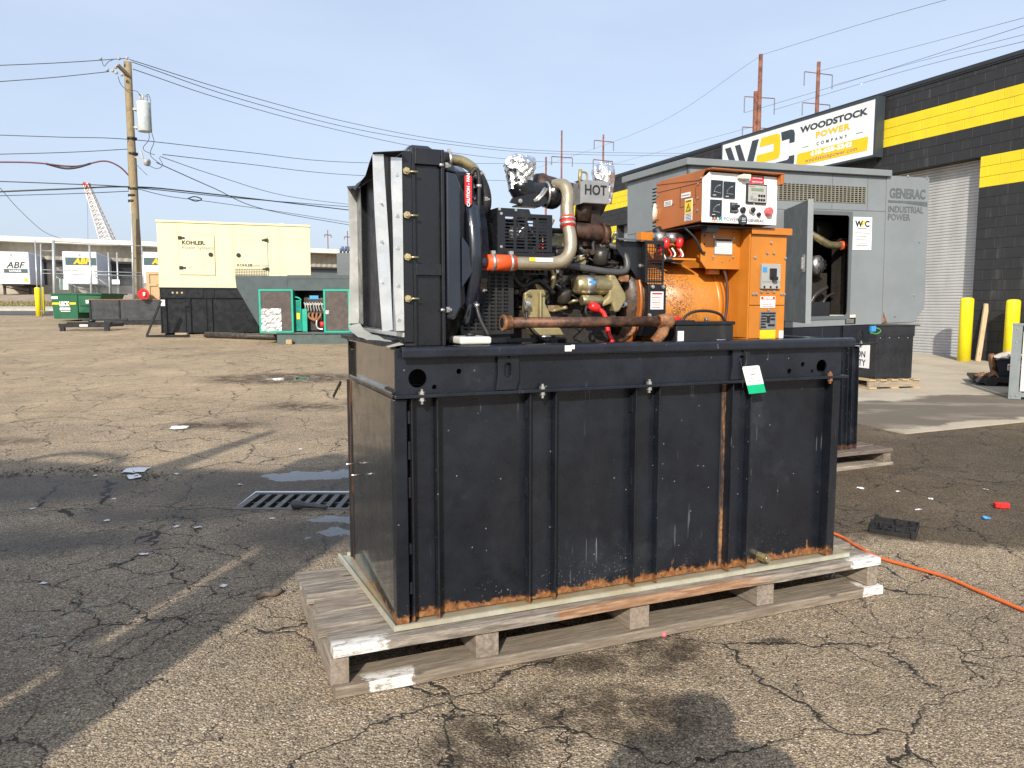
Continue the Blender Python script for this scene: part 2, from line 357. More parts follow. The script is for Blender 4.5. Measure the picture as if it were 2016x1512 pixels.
def mat_wood(name, c1=(.24,.21,.18), c2=(.42,.37,.31), axis=0, white=None, dark=(.10,.085,.07), tint=None):
    t = NT(name); co = t.co(); rnd = t.n('ObjectInfo').outputs['Random']
    off = t.n('CombineXYZ', {0: t.math('MULTIPLY', rnd, 7.0), 1: t.math('MULTIPLY', rnd, 13.0), 2: t.math('MULTIPLY', rnd, 5.0)}).outputs[0]
    p = t.n('VectorMath', {0: co, 1: off}, operation='ADD').outputs[0]
    sc = [30, 30, 30]; sc[axis] = 2.6
    g = t.noise(t.scale(p, tuple(sc)), 2.2, 7, .7, .35); fine = t.noise(t.scale(p, tuple(k*4 if k > 2 else k*2 for k in sc)), 3, 3, .7)
    c = t.mix(t.mr(g, .34, .66), c1, c2); c = t.mix(t.mr(fine, .52, .70, 0, .6), c, dark)
    c = t.mix(t.mr(t.noise(p, 3.0, 5, .7), .50, .72, 0, .6), c, dark)
    c = t.mix(t.mr(rnd, 0, 1, 0, .22), c, (.30,.22,.15))
    if tint:
        xt = t.sep(co); q = t.math('MULTIPLY', t.math('MULTIPLY', t.mr(xt[0], tint[0], tint[0]+.012), t.mr(xt[0], tint[1]+.3, tint[1])), t.mr(xt[1], tint[2]+.03, tint[2]))
        c = t.mix(t.math('MULTIPLY', q, .75), c, t.mix(t.mr(g, .35, .65), (.20,.095,.045), (.42,.23,.12)))
    kn = t.n('TexVoronoi', {'Vector': t.scale(p, tuple(2.2 if i == axis else 5.5 for i in range(3))), 'Scale': 1.6}); c = t.mix(t.mr(kn.outputs[0], .13, .06, 0, .8), c, tuple(k*.55 for k in dark))
    if white:
        xs = t.sep(co)
        wob = t.math('MULTIPLY', t.math('SUBTRACT', t.noise(co, 22, 6, .75), .5), .16); m = None
        for a, b, y1 in white:
            q = t.math('MULTIPLY', t.mr(t.math('ADD', xs[0], wob), a, a+.015), t.mr(t.math('ADD', xs[0], wob), b+.015, b))
            q = t.math('MULTIPLY', q, t.mr(xs[1], y1+.05, y1)); m = q if m is None else t.math('MAXIMUM', m, q)
        m = t.math('MULTIPLY', m, t.mr(t.noise(t.scale(co, (.35,1,1)), 55, 5, .75), .36, .52, .15, .92)); c = t.mix(m, c, (.72,.70,.66))
    return t.fin(c, .85, 0, t.bump(t.math('ADD', g, t.math('MULTIPLY', fine, .6)), .6, .004), .25)

def mat_galv(name, c=(.76,.78,.77), rough=.36, tint=(.55,.53,.38), amt=.3, metal=.65):
    t = NT(name); co = t.co()
    sp = t.n('TexVoronoi', {'Vector': co, 'Scale': 38.0}); r = t.sep(sp.outputs['Color'])[0]
    cc = t.mix(t.mr(r, 0, 1, 0, .35), c, tuple(k*.72 for k in c)); cc = t.mix(t.mr(t.noise(co, 3.5, 6, .65), .45, .72, 0, amt), cc, tint)
    return t.fin(cc, t.mr(t.noise(co, 8, 5), .3, .7, rough-.1, rough+.14), metal, t.bump(t.noise(co, 9, 3), .15, .01))

def mat_rusty(name, base=(.10,.055,.035), hi=(.33,.14,.055), rough=.75, metal=.15, sc=14):
    t = NT(name); co = t.co(); n = t.noise(co, sc, 8, .72)
    c = t.ramp(n, [(.28,tuple(k*.5 for k in base)),(.45,base),(.62,hi),(.8,tuple(min(1,k*1.4) for k in hi))])
    return t.fin(c, t.mr(n, .3, .7, rough-.18, rough+.12), metal, t.bump(t.noise(co, sc*5, 5), .5, .003))

def mat_orange(name, c=(.52,.185,.022), pit=0.0, rough=.33):
    t = NT(name); co = t.co()
    cc = t.mix(t.mr(t.noise(co, 5, 5), .3, .7), tuple(k*.86 for k in c), tuple(k*1.1 for k in c)); rr = t.mr(t.noise(co, 12, 4), .3, .7, rough-.06, rough+.12)
    if pit:
        a = t.math('ABSOLUTE', t.math('SUBTRACT', t.noise(co, 42, 3, .6, 1.2), .5)); z = t.sep(co)[0]
        zone = t.mr(t.math('ADD', z, t.math('MULTIPLY', t.noise(co, 9, 4), .25)), pit+.50, pit+.26)
        vs_ = t.n('TexVoronoi', {'Vector': co, 'Scale': 105.0}); spot = t.math('MULTIPLY', t.mr(vs_.outputs[0], .36, .24), t.math('GREATER_THAN', t.sep(vs_.outputs['Color'])[0], .52))
        worm = t.math('MULTIPLY', t.math('MULTIPLY', t.math('MAXIMUM', t.mr(a, .05, .015), spot), t.mr(t.noise(co, 14, 4), .34, .5)), zone)
        cc = t.mix(t.math('MULTIPLY', worm, .9), cc, (.085,.035,.015)); rr = t.math('MAXIMUM', rr, t.math('MULTIPLY', worm, .9))
        cc = t.mix(t.math('MULTIPLY', zone, t.mr(t.noise(co, 6, 6, .7), .45, .7, 0, .5)), cc, (.30,.12,.03))
    return t.fin(cc, rr, 0, t.bump(t.noise(co, 70, 4), .06, .002), .5)

def mat_foil():
    t = NT('aluminium_foil'); co = t.co(); v = t.n('TexVoronoi', {'Vector': co, 'Scale': 26.0}, feature='F1'); n = t.noise(co, 17, 6, .7, .5)
    h = t.math('ADD', v.outputs[0], t.math('MULTIPLY', n, .8))
    return t.fin((.88,.89,.90), t.mr(n, .3, .7, .16, .36), 1.0, t.bump(h, .7, .02))

MT = dict(
    black=pbr('black_paint', (.010,.011,.014), .30, bump=.12, dirt=(.16,.15,.14), dirt_amt=.10),
    black_matte=pbr('black_matte', (.013,.013,.014), .55, bump=.2, dirt=(.12,.11,.10), dirt_amt=.2),
    rubber=pbr('rubber', (.014,.014,.015), .55, bump=.3, bsc=120, dirt=(.15,.14,.13), dirt_amt=.18),
    grease=pbr('greasy_engine', (.034,.030,.027), .34, bump=.7, bsc=45, sc=12, dirt=(.13,.08,.05), dirt_amt=.5),
    cast=mat_rusty('rusted_cast_iron', (.022,.015,.012), (.075,.034,.020), .55, .1, 18),
    rustpipe=mat_rusty('rusty_pipe', (.075,.042,.032), (.21,.10,.055), .55, .35, 22),
    rustbright=mat_rusty('rust_bright', (.16,.07,.03), (.36,.17,.08), .7, .1, 26),
    gold=pbr('zinc_chromate', (.40,.34,.19), .34, .75, .3, 14, .2, dirt=(.07,.045,.02), dirt_amt=.6),
    goldpaint=pbr('gold_bracket', (.33,.275,.14), .42, .35, .2, 14, .3, dirt=(.06,.04,.02), dirt_amt=.6),
    pipe=pbr('aluminised_pipe', (.40,.345,.245), .38, .6, .12, 12, .1, dirt=(.20,.16,.10), dirt_amt=.4),
    zinc=pbr('zinc_bolt', (.62,.61,.58), .32, .85, .15, 30),
    steel=pbr('bare_steel', (.45,.45,.45), .35, .9, .2, 14, .1),
    hotplate=pbr('hot_guard_steel', (.34,.34,.34), .45, .5, .12, 14, .1, dirt=(.22,.14,.08), dirt_amt=.25),
    hose_o=pbr('orange_silicone', (.66,.085,.018), .45, bump=.15),
    hose_r=pbr('red_silicone', (.58,.035,.018), .42, bump=.15),
    red=pbr('red_plastic', (.60,.02,.02), .38), redlab=pbr('red_label', (.55,.02,.03), .45),
    white=pbr('white_print', (.80,.80,.79), .45, var=.04), whitep=pbr('white_panel_paint', (.80,.81,.81), .38, var=.05, dirt=(.5,.46,.40), dirt_amt=.18),
    cream=pbr('cream_plastic', (.66,.62,.50), .5), jug=pbr('translucent_jug', (.68,.68,.63), .42),
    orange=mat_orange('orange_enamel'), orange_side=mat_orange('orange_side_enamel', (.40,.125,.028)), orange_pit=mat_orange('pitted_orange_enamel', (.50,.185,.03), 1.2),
    ink=pbr('black_ink', (.012,.012,.014), .5, var=.05), inkgrey=pbr('grey_ink', (.15,.155,.16), .5), yellow=pbr('yellow_label', (.75,.55,.02), .45, var=.05),
    dark=pbr('dark_gauge', (.025,.035,.05), .3), glass=pbr('gauge_glass', (.02,.024,.03), .12), lcd=pbr('lcd', (.16,.24,.14), .25),
    greyp=pbr('grey_plastic', (.36,.36,.34), .5), blue=pbr('blue_label', (.05,.28,.62), .45), teal=pbr('teal_print', (.02,.34,.40), .5),
    pink=pbr('emergency_stop_red', (.70,.10,.10), .35), foil=mat_foil(),
    galv=mat_galv('galvanised_sheet'), pan=mat_galv('galvanised_pan', (.50,.48,.36), .45, (.42,.28,.08), .6, .55),
)
# ================================================================ SETTING
YAW = R(22.6)
UX = Vector((math.cos(YAW), math.sin(YAW), 0)); VX = Vector((-math.sin(YAW), math.cos(YAW), 0))
GR = (-1.86, -.66, 4.99, 5.46)       # drain opening
def ground_sheet():
    xs = sorted(set([-400,-250,-160,-100,-70,-50,-40,-32,-26,-20,-16,-12,-9,-7,-5,-4,-3,GR[0],GR[1],0,1,2,3,4,5,6,7,8,10,12,16,20,30,40,60,100,160,250,400]))
    ys = sorted(set([-120,-60,-30,-15,-8,-4,-2,0,1,2,3,4,GR[2],GR[3]] + [5] + [6+i for i in range(14)] + list(range(20,72,2)) + [75,80,90,110,150,220,350,600,1000]))
    v = [(x, y, gz(y)) for y in ys for x in xs]; f = []; nx = len(xs)
    for j in range(len(ys)-1):
        for i in range(nx-1):
            if xs[i] >= GR[0]-1e-6 and xs[i+1] <= GR[1]+1e-6 and ys[j] >= GR[2]-1e-6 and ys[j+1] <= GR[3]+1e-6: continue
            f.append((j*nx+i, j*nx+i+1, (j+1)*nx+i+1, (j+1)*nx+i))
    m = MB(); m.add(v, f, 0, True); return m
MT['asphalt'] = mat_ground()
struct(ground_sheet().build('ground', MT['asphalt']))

def sheet(name, mat, corner, du, dv, nu, nv, lift, U=None, V=None, edge=0, hfun=None):
    """thin slab that follows the ground, corner + i*U + j*V"""
    U = U or Vector((1,0,0)); V = V or Vector((0,1,0)); m = MB(); v = []; f = []
    for j in range(nv+1):
        for i in range(nu+1):
            p = Vector(corner) + U*(du*i/nu) + V*(dv*j/nv); v.append((p.x, p.y, (hfun(p) if hfun else gz(p.y)) + lift))
    n = nu+1
    for j in range(nv):
        for i in range(nu): f.append((j*n+i, j*n+i+1, (j+1)*n+i+1, (j+1)*n+i))
    if edge:
        o = len(v); rim = [i for i in range(n)] + [j*n+nu for j in range(1, nv+1)] + [nv*n+i for i in range(nu-1, -1, -1)] + [j*n for j in range(nv-1, 0, -1)]
        v += [(v[k][0], v[k][1], v[k][2]-edge) for k in rim]; L = len(rim)
        for k in range(L): f.append((rim[k], o+k, o+(k+1)%L, rim[(k+1)%L]))
    m.add(v, f); return m.build(name, mat)

def mat_concrete():
    t = NT('apron_concrete'); co = t.co(); x, y, z = t.sep(co)
    n = t.noise(co, 1.1, 7, .65); c = t.ramp(n, [(.25,(.27,.225,.17)),(.5,(.41,.355,.275)),(.75,(.49,.43,.345))])
    c = t.mix(t.mr(t.noise(co, 60, 4), .5, .75, 0, .35), c, (.28,.25,.20))
    # spilled dark stain along the front edge
    d = t.math('ADD', t.math('MULTIPLY', t.math('SUBTRACT', x, 3.95), -math.sin(YAW)), t.math('MULTIPLY', t.math('SUBTRACT', y, 7.62), math.cos(YAW)))
    wob = t.math('MULTIPLY', t.math('SUBTRACT', t.noise(co, .9, 5, .65), .5), 1.3); d2 = t.math('ADD', d, wob)
    st = t.math('MULTIPLY', t.mr(d2, .15, .30), t.mr(d2, 1.75, 1.55)); st = t.math('MULTIPLY', st, t.mr(t.noise(t.scale(co, (.5,1.6,1)), 2.0, 5), .36, .5, .62, .92))
    c = t.mix(st, c, (.115,.095,.075))
    return t.fin(c, .85, 0, t.bump(t.noise(co, 50, 5), .35, .004), .3)
MT['concrete'] = mat_concrete()
apron = struct(sheet('concrete_apron', MT['concrete'], (3.95, 7.62, 0), 9.0, 26.0, 9, 26, .012, UX, VX, .03))

MT['road'] = pbr('road_asphalt', (.075,.075,.078), .85, var=.2, sc=2, bump=.3)
MT['kerb'] = pbr('kerb_concrete', (.42,.38,.32), .85, sc=3, bump=.3)
MT['lot'] = pbr('depot_gravel', (.30,.235,.17), .9, var=.25, sc=1.2, bump=.4)
struct(sheet('road', MT['road'], (-90, 35.4, 0), 110, 4.2, 22, 4, .02))
struct(sheet('pavement', MT['kerb'], (-90, 39.8, 0), 110, 2.6, 22, 3, .14, edge=.2))
struct(sheet('depot_yard', MT['lot'], (-140, 52, 0), 220, 60, 20, 20, .03))
# dry grass verge
def verge():
    rnd = random.Random(3); m = MB(); t = NT('dry_grass'); co = t.co()
    mt = t.fin(t.ramp(t.noise(co, 1.5, 5), [(.3,(.13,.115,.04)),(.5,(.22,.18,.075)),(.7,(.30,.25,.13))]), .9)
    v = []; f = []
    for i in range(9000):
        x = rnd.uniform(-52, -6); y = rnd.uniform(42.5, 51.8); z = gz(y) + .0; h = rnd.uniform(.06, .2); a = rnd.uniform(0, 6.28); w = rnd.uniform(.05, .16)
        dx, dy = w*math.cos(a), w*math.sin(a); o = len(v)
        v += [(x-dx,y-dy,z),(x+dx,y+dy,z),(x+rnd.uniform(-.1,.1),y+rnd.uniform(-.1,.1),z+h)]; f.append((o,o+1,o+2))
    m.add(v, f); o = m.build('grass', mt); tag(o, 'dry yellowish grass verge beyond the street', 'grass', kind='stuff')
    struct(sheet('verge_soil', mt, (-90, 42.4, 0), 110, 9.6, 22, 5, .06))
verge()

# ---------------------------------------------------------------- building with painted block wall
BZ = .25
bld = thing('workshop_building', 'black painted block building with yellow stripes and roller doors', 'building', (9.25, 15.2, 0), YAW)
def mat_block(name, c, var=.12, rough=.6):
    t = NT(name); co = t.co('Generated'); oc = t.n('ObjectInfo').outputs; p = t.n('VectorMath', {0: t.co(), 1: oc['Location']}, operation='ADD').outputs[0]
    cc = t.mix(t.mr(t.noise(p, 2.2, 5), .3, .7), tuple(k*(1-var) for k in c), tuple(k*(1+var) for k in c))
    cc = t.mix(t.mr(oc['Random'], 0, 1, 0, .18), cc, tuple(k*.8+.01 for k in c))
    st = t.noise(t.scale(p, (3,3,.3)), 1.4, 5, .7); cc = t.mix(t.mr(st, .56, .75, 0, .16), cc, (.25,.24,.22))
    return t.fin(cc, rough, 0, t.bump(t.noise(p, 45, 5, .7), .5, .006), .4)
MT['blk'] = mat_block('black_block_paint', (.022,.023,.025)); MT['ylw'] = mat_block('yellow_block_paint', (.72,.56,.018), .06)
MT['mortar'] = pbr('painted_mortar', (.016,.016,.018), .7); MT['fascia'] = pbr('coping_metal', (.022,.023,.026), .4)
DN, DF = (.2, 4.4), (10.2, 14.2); DT = BZ+4.0
def block_mesh(y0, y1, h, mt):
    m = MB(); g = .0025; m.cbox(0, .15, y0+g, y1-g, g, h-g, .004); return m.mesh('block', mt)
bmesh_cache = {}; rest = {0: MB(), 1: MB()}; blocks = []
c_h = .2
def wall_bits():
    for k in range(29):
        z = BZ + k*c_h; h = c_h if k < 28 else .13
        segs = [(-9.0, DN[0]), (DN[1], DF[0]), (DF[1], 18.0)] if k < 20 else [(-9.0, 18.0)]
        for a, b in segs:
            y = a; first = True
            # running bond on a .4 grid shifted every other course
            while y < b - 1e-4:
                g0 = math.floor((y + (.2 if k % 2 else 0))/.4 + 1e-6)*.4 - (.2 if k % 2 else 0)
                e = min(b, g0+.4)
                yel = 1 if (23 <= k < 26 or (17 <= k < 20)) else 0
                yield y, e, z, h, yel
                y = e
for y, e, z, h, yel in wall_bits():
    if -1.25 < y and e < 4.9 and not (z > BZ+4.5 and z < BZ+5.6 and y > 2.9) and len(blocks) < 298:
        key = (round(e-y, 3), round(h, 3), yel)
        if key not in bmesh_cache: bmesh_cache[key] = block_mesh(0, e-y, h, MT['ylw'] if yel else MT['blk'])
        o = bpy.data.objects.new('block', bmesh_cache[key]); col.objects.link(o); o.parent = bld; o.location = (random.uniform(-.0012, .0012), y, z); blocks.append(o)
    else: rest[yel].cbox(0, .15, y+.0025, e-.0025, z+.0025, z+h-.0025, .004)
for k in (0, 1):
    tag(rest[k].build('block_work', MT['ylw'] if k else MT['blk'], bld), kind='stuff')
m = MB(); m.box(.006, .3, -9, DN[0], BZ-.3, 5.98); m.box(.006, .3, DN[1], DF[0], BZ-.3, 5.98); m.box(.006, .3, DF[1], 18, BZ-.3, 5.98)
for d in (DN, DF): m.box(.006, .3, d[0], d[1], DT, 5.98)
m.box(.3, 14, 17.8, 18, BZ-.3, 5.95); m.box(.3, 14, -9, -8.8, BZ-.3, 5.95); m.box(13.8, 14, -8.8, 17.8, BZ-.3, 5.95); m.box(.3, 13.8, -8.8, 17.8, 5.80, 5.9)
m.build('wall', MT['mortar'], bld)
m = MB(); m.box(-.035, .32, -9.03, 18.03, 5.985, 6.06); m.box(-.02, -.003, -9.0, 18.0, 5.95, 5.985); m.build('coping', MT['fascia'], bld)
# roller doors: interlocked slats
t = NT('roller_door_steel'); co = t.co(); MT['door'] = t.fin(t.mix(t.mr(t.noise(t.scale(co, (1,1,.25)), 2.0, 5), .3, .7), (.40,.40,.40), (.52,.52,.51)), .5, .25)
def roller(d, flat=False):
    m = MB(); n = 66; v = []; f = []; hh = (4.0)/n; r0 = .30
    prof = []
    for i in range(n):
        z = BZ+.03 + i*hh
        prof += [(r0, z), (r0-.016, z+hh*.25), (r0-.018, z+hh*.7), (r0-.002, z+hh*.92)]
    for x, z in prof: v += [(x, d[0]+.02, z), (x, d[1]-.02, z)]
    for i in range(len(prof)-1): f.append((2*i, 2*i+1, 2*i+3, 2*i+2))
    m.add(v, f, 0); o = m.build('roller_door', MT['door'], bld)
    b = MB(); b.box(.24, .31, d[0]+.02, d[1]-.02, BZ+.002, BZ+.045); b.build('bottom_rail', MT['rustpipe'], o)
    for yy in (d[0]+.012, d[1]-.072):
        g = MB(); g.box(.22, .31, yy, yy+.06, BZ, DT); g.build('guide_rail', MT['fascia'], o)
roller(DN); roller(DF)

# ---------------------------------------------------------------- company sign
sgn = thing('company_sign', 'long white sign box with yellow and black logo on block wall', 'sign', (9.25, 15.2, 0), YAW)
MT['signw'] = pbr('sign_white', (.74,.76,.76), .3, var=.03); MT['signk'] = pbr('sign_charcoal', (.035,.045,.055), .4); MT['signy'] = pbr('sign_yellow', (.86,.50,.005), .4, var=.04)
SY, SZ = 7.88, 4.69
m = MB(); m.plate([(2.52,SZ-.05),(SY+.05,SZ-.05),(SY+.05,SZ+1.26),(2.52,SZ+1.26)], [[(2.57,SZ),(SY,SZ),(SY,SZ+1.21),(2.57,SZ+1.21)]], 'x', -.262, -.02); m.build('frame', MT['signk'], sgn)
m = MB(); m.box(-.25, -.03, 2.571, SY-.001, SZ+.001, SZ+1.209); m.build('face', MT['signw'], sgn)
for yy in (2.7, 5.2, 7.7):
    m = MB(); m.box(-.03, .0, yy-.03, yy+.03, SZ-.14, SZ+1.3); m.cyl((-.015, yy, SZ-.1), (-.05, yy, SZ-.1), .02, n=8); m.build('bracket', MT['fascia'], sgn)
def sp(poly, mt, name, lift=.256):
    m = MB(); m.prism([(SY-a, SZ+b) for a, b in poly], 'x', -lift, -.249); m.build(name, mt, sgn)
sp([(.11,1.08),(.36,1.08),(.86,.13),(.62,.13)], MT['signk'], 'logo_stroke')
sp([(.54,1.08),(.76,1.08),(1.02,.55),(1.14,.13),(.98,.13)], MT['signk'], 'logo_stroke')
sp([(1.26,1.08),(1.52,1.08),(1.2,.13),(1.08,.13),(1.0,.4)], MT['signk'], 'logo_stroke')
sp([(1.62,1.08),(2.2,1.08),(2.30,1.05),(2.34,.96),(2.34,.55),(2.31,.47),(2.22,.44),(1.64,.44),(1.60,.13),(1.40,.13),(1.46,.66),(2.1,.66),(2.1,.85),(1.55,.86)], MT['signy'], 'logo_stroke')
sp([(2.36,1.08),(2.72,1.08),(2.81,1.05),(2.85,.96),(2.85,.75),(2.67,.75),(2.67,.86),(2.40,.86)], MT['signk'], 'logo_stroke')
sp([(2.67,.43),(2.86,.43),(2.86,.25),(2.82,.17),(2.74,.13),(1.80,.13),(1.76,.35),(2.60,.35),(2.67,.38)], MT['signk'], 'logo_stroke')
sp([(2.97,.43),(5.15,.43),(5.13,.13),(2.94,.13)], MT['signy'], 'phone_band')
def st_(s, a, b, size, mt, bold=0, sx=1, space=1, lift=.2575): text(s, size, mt, sgn, (-lift, SY-a, SZ+b), 'left', 'lettering', bold, sx, space=space)
st_('WOODSTOCK', 4.07, .985, .20, MT['signk'], .008, 1.52); st_('POWER', 4.08, .765, .185, MT['signy'], .007, 1.52, 1.12)
st_('COMPANY', 4.07, .555, .105, MT['signk'], .001, 1.1, 2.1); sp([(3.13,.552),(3.33,.552),(3.33,.562),(3.13,.562)], MT['signk'], 'dash'); sp([(4.8,.552),(5.0,.552),(5.0,.562),(4.8,.562)], MT['signk'], 'dash')
st_('610-658-3242', 4.06, .345, .145, MT['white'], .008, 1.55, lift=.2585); st_('woodstockpower.com', 4.05, .215, .135, MT['inkgrey'], 0, 1.25, 1.05, lift=.2585)

# ---------------------------------------------------------------- bollards, plank by the door
MT['bol'] = pbr('bollard_yellow', (.84,.70,.012), .42, var=.05, dirt=(.3,.25,.05), dirt_amt=.12)
def bollard(x, y, r, h, label, group=None):
    z = gz(y); m = MB(); m.lathe([(0,r),(h-.05,r),(h-.03,r*.97),(h-.008,r*.75),(h,r*.3)], (0,0,0), (0,0,1), 24)
    o = m.build('bollard', MT['bol']); o.location = (x, y, z-.02); tag(o, label, 'bollard', group); return o
def onwall(yl, off): p = Vector((9.25,15.2,0)) + VX*yl - UX*off; return p.x, p.y
bx, by = onwall(.0, .40); bollard(bx, by, .118, 1.27, 'yellow bollard beside the roller door, left of the leaning plank', 'bollards at the workshop')
bx2, by2 = onwall(-.87, .33); bollard(bx2, by2, .118, 1.25, 'yellow bollard in front of the black wall, behind the white cabinet', 'bollards at the workshop')
m = MB(); m.box(-.045, .045, -.02, .02, 0, 1.14); pk = m.build('plank', mat_wood('new_lumber', (.50,.37,.22), (.62,.48,.30), 2, dark=(.40,.27,.14)))
px_, py_ = onwall(-.16, .22); pk.location = (px_, py_, gz(py_)+.01); pk.rotation_euler = (R(-6), R(9), R(0)); tag(pk, 'new pale lumber plank leaning by the yellow bollard at the wall', 'plank')
# ================================================================ MAIN GENERATOR ON ITS PALLET
O0 = (-.42, 2.65, 0)
MT['woodm'] = mat_wood('weathered_pallet', (.105,.09,.077), (.345,.31,.265), 0, [(-.30,-.05,-.02),(2.12,2.4,-.02)], tint=(.62,1.45,-.05))
MT['woodb'] = mat_wood('weathered_pallet_low', (.105,.09,.07), (.27,.232,.185), 0, [(-.12,.05,-.02),(2.2,2.4,.0)])
MT['woodx'] = mat_wood('weathered_stringer', (.18,.15,.12), (.33,.285,.235), 1)
def jag_board(m, x0, x1, y0, y1, z0, z1, rnd, n=9):
    """plank with slightly wavering edges and an uneven sawn end"""
    xs = [x0 + (x1-x0)*i/n for i in range(n+1)]; v = []
    for i, x in enumerate(xs):
        a, b, c, d = (rnd.uniform(-.004, .004) for _ in range(4)); w = rnd.uniform(-.003, .003); xx = x + (rnd.uniform(-.006,.006) if 0 < i < n else 0)
        ch = .006
        v += [(xx, y0+a, z0+w+ch), (xx, y0+a, z1+w-ch), (xx, y0+a+ch, z1+w), (xx, y1+b-ch, z1+w), (xx, y1+b, z1+w-ch), (xx, y1+b, z0+w)]
    f = []; k = 6
    for i in range(n): f += [(i*k+j, i*k+(j+1)%k, (i+1)*k+(j+1)%k, (i+1)*k+j) for j in range(k)]
    f += [tuple(range(k)), tuple(range(n*k+k-1, n*k-1, -1))]; m.add(v, f)
pal = thing('pallet', 'long weathered grey wooden pallet under the black generator tank', 'pallet', O0, YAW)
rnd = random.Random(5)
tops = [(-.055,.108,-.228,2.30),(.138,.280,-.250,2.31),(.305,.448,-.222,2.30),(.472,.615,-.246,2.31),(.636,.80,-.252,2.30)]
for a, b, x0, x1 in tops:
    dz = {-.055:0,.138:.006,.305:-.007,.472:.007,.636:-.004}[a]; m = MB(); jag_board(m, x0, x1, a, b, .142, .182+dz, rnd); m.build('deck_board', MT['woodm'], pal)
for x in (-.205, .34, 1.0, 1.64, 2.27):
    w = .032 if x < 0 or x > 2 else .045
    m = MB(); m.box(x-w, x+w, -.04, .80, .046, .140); m.build('stringer', MT['woodx'], pal, .003)
for a, b in ((-.06,.10),(.33,.46),(.66,.79)):
    m = MB(); jag_board(m, -.225, 2.32, a, b, .0, .044, rnd); m.build('bottom_board', MT['woodb'], pal)

pan = thing('drip_pan', 'shallow galvanised drip pan between the black tank and pallet', 'drip pan', O0, YAW)
m = MB(); m.prism([(0,0),(2.157,0),(2.157,.905),(-.042,.905)], 'z', .187, .190); m.build('floor', MT['pan'], pan)
m = MB(); m.box(-.002, 2.159, -.0025, .0, .186, .2035); m.box(-.002, 2.159, .905, .9075, .186, .2035); m.prism([(-.0035,0),(-.0005,0),(-.0425,.905),(-.0455,.905)], 'z', .186, .2035); m.box(2.157, 2.1595, 0, .905, .186, .2035)
m.box(-.004, 2.16, -.004, .006, .2035, .2055); m.prism([(-.004,.0122),(.004,.0122),(-.037,.90),(-.046,.90)], 'z', .2035, .2055); m.build('rim', mat_galv('pan_rim_zinc', (.60,.58,.46), .45, (.46,.34,.14), .5, .45), pan)

gs = thing('generator_set', 'open black and orange diesel generator on a tall black fuel tank', 'generator', O0, YAW)
MT['tankp'] = mat_black_paint('tank_black_paint', .205); MT['skidp'] = mat_black_paint('skid_black_paint', None, (.0095,.012,.018), .24)
MT['coolp'] = mat_black_paint('cooler_gloss_black', None, (.013,.017,.027), .16, coat=.6)
MT['sidep'] = mat_black_paint('tank_side_black', .195, (.012,.011,.010), .2, coat=.7)
# ---- tank
m = MB(); m.box(.022, 2.085, .078, .86, .195, 1.022); tk = m.build('fuel_tank', [MT['tankp']], gs)
m = MB(); m.box(.016, .0215, .03, .868, .195, 1.02); m.build('side_panel', MT['sidep'], tk)
def rib(x0, x1, t0=.030):
    m = MB(); m.box(x0, x0+.007, t0, .0775, .195, 1.02); m.box(x1-.007, x1, t0, .0775, .195, 1.02); m.box(x0+.007, x1-.007, .066, .0775, .195, 1.02); m.build('rib', MT['tankp'], tk, .002)
m = MB(); m.box(.015, .062, .028, .0775, .195, 1.02); m.build('corner_post', MT['tankp'], tk, .003)
m = MB(); m.box(2.046, 2.09, .028, .0775, .195, 1.02); m.build('corner_post', MT['tankp'], tk, .003)
for a, b in ((.078,.180),(.540,.656),(1.008,1.126),(1.488,1.592)): rib(a, b)
m = MB(); m.box(.006, .0155, .858, .868, .195, 1.02); m.box(.0125, .0155, .815, .858, .195, 1.02)
t = NT('rust_streaked_post'); co = t.co(); n_ = t.noise(t.scale(co, (20,20,2)), 2, 6, .7); m.build('corner_post', t.fin(t.mix(t.math('MULTIPLY', t.mr(n_, .46, .58), t.mr(t.sep(co)[1], .858, .85)), (.012,.012,.014), (.19,.075,.03)), .6), tk)
# rust weeping from a seam
t = NT('rust_streak'); co = t.co(); n_ = t.noise(t.scale(co, (30,30,3)), 2, 5, .7)
m = MB(); m.box(1.462, 1.4872, .0745, .0772, .21, 1.015)
m.build('rust_streak', t.fin(t.mix(t.math('MULTIPLY', t.mr(n_, .35, .6), t.mr(t.sep(co)[0], 1.463, 1.479)), (.0085,.0105,.015), t.ramp(t.noise(co, 60, 4), [(.3,(.16,.05,.015)),(.7,(.42,.24,.11))])), .75), tk)
m = MB()
for a in (.04, .06):
    for z in (.93,.80,.66,.45,.30):
        if a == .04: m.box(.068, .0775, .040, .0765, z, z+.055+.02*math.sin(z*40))
for x in (.535, 1.003):
    for z in (.92, .62, .30): m.box(x, x+.0048, .05, .0765, z, z+.07)
m.build('weld_bead', MT['skidp'], tk)
m = MB(); m.cyl((1.70,.078,.225), (1.70,.035,.225), .020, n=6, smooth=False); m.cyl((1.70,.035,.225), (1.70,.018,.225), .014, n=12); m.build('drain_plug', MT['gold'], tk)
m = MB()
for (y, z) in ((.62,.63),(.74,.655)): m.cyl((.012,y,z), (-.03,y-.01,z+.004), .0035, n=6)
m.build('wire_stub', MT['zinc'], tk)
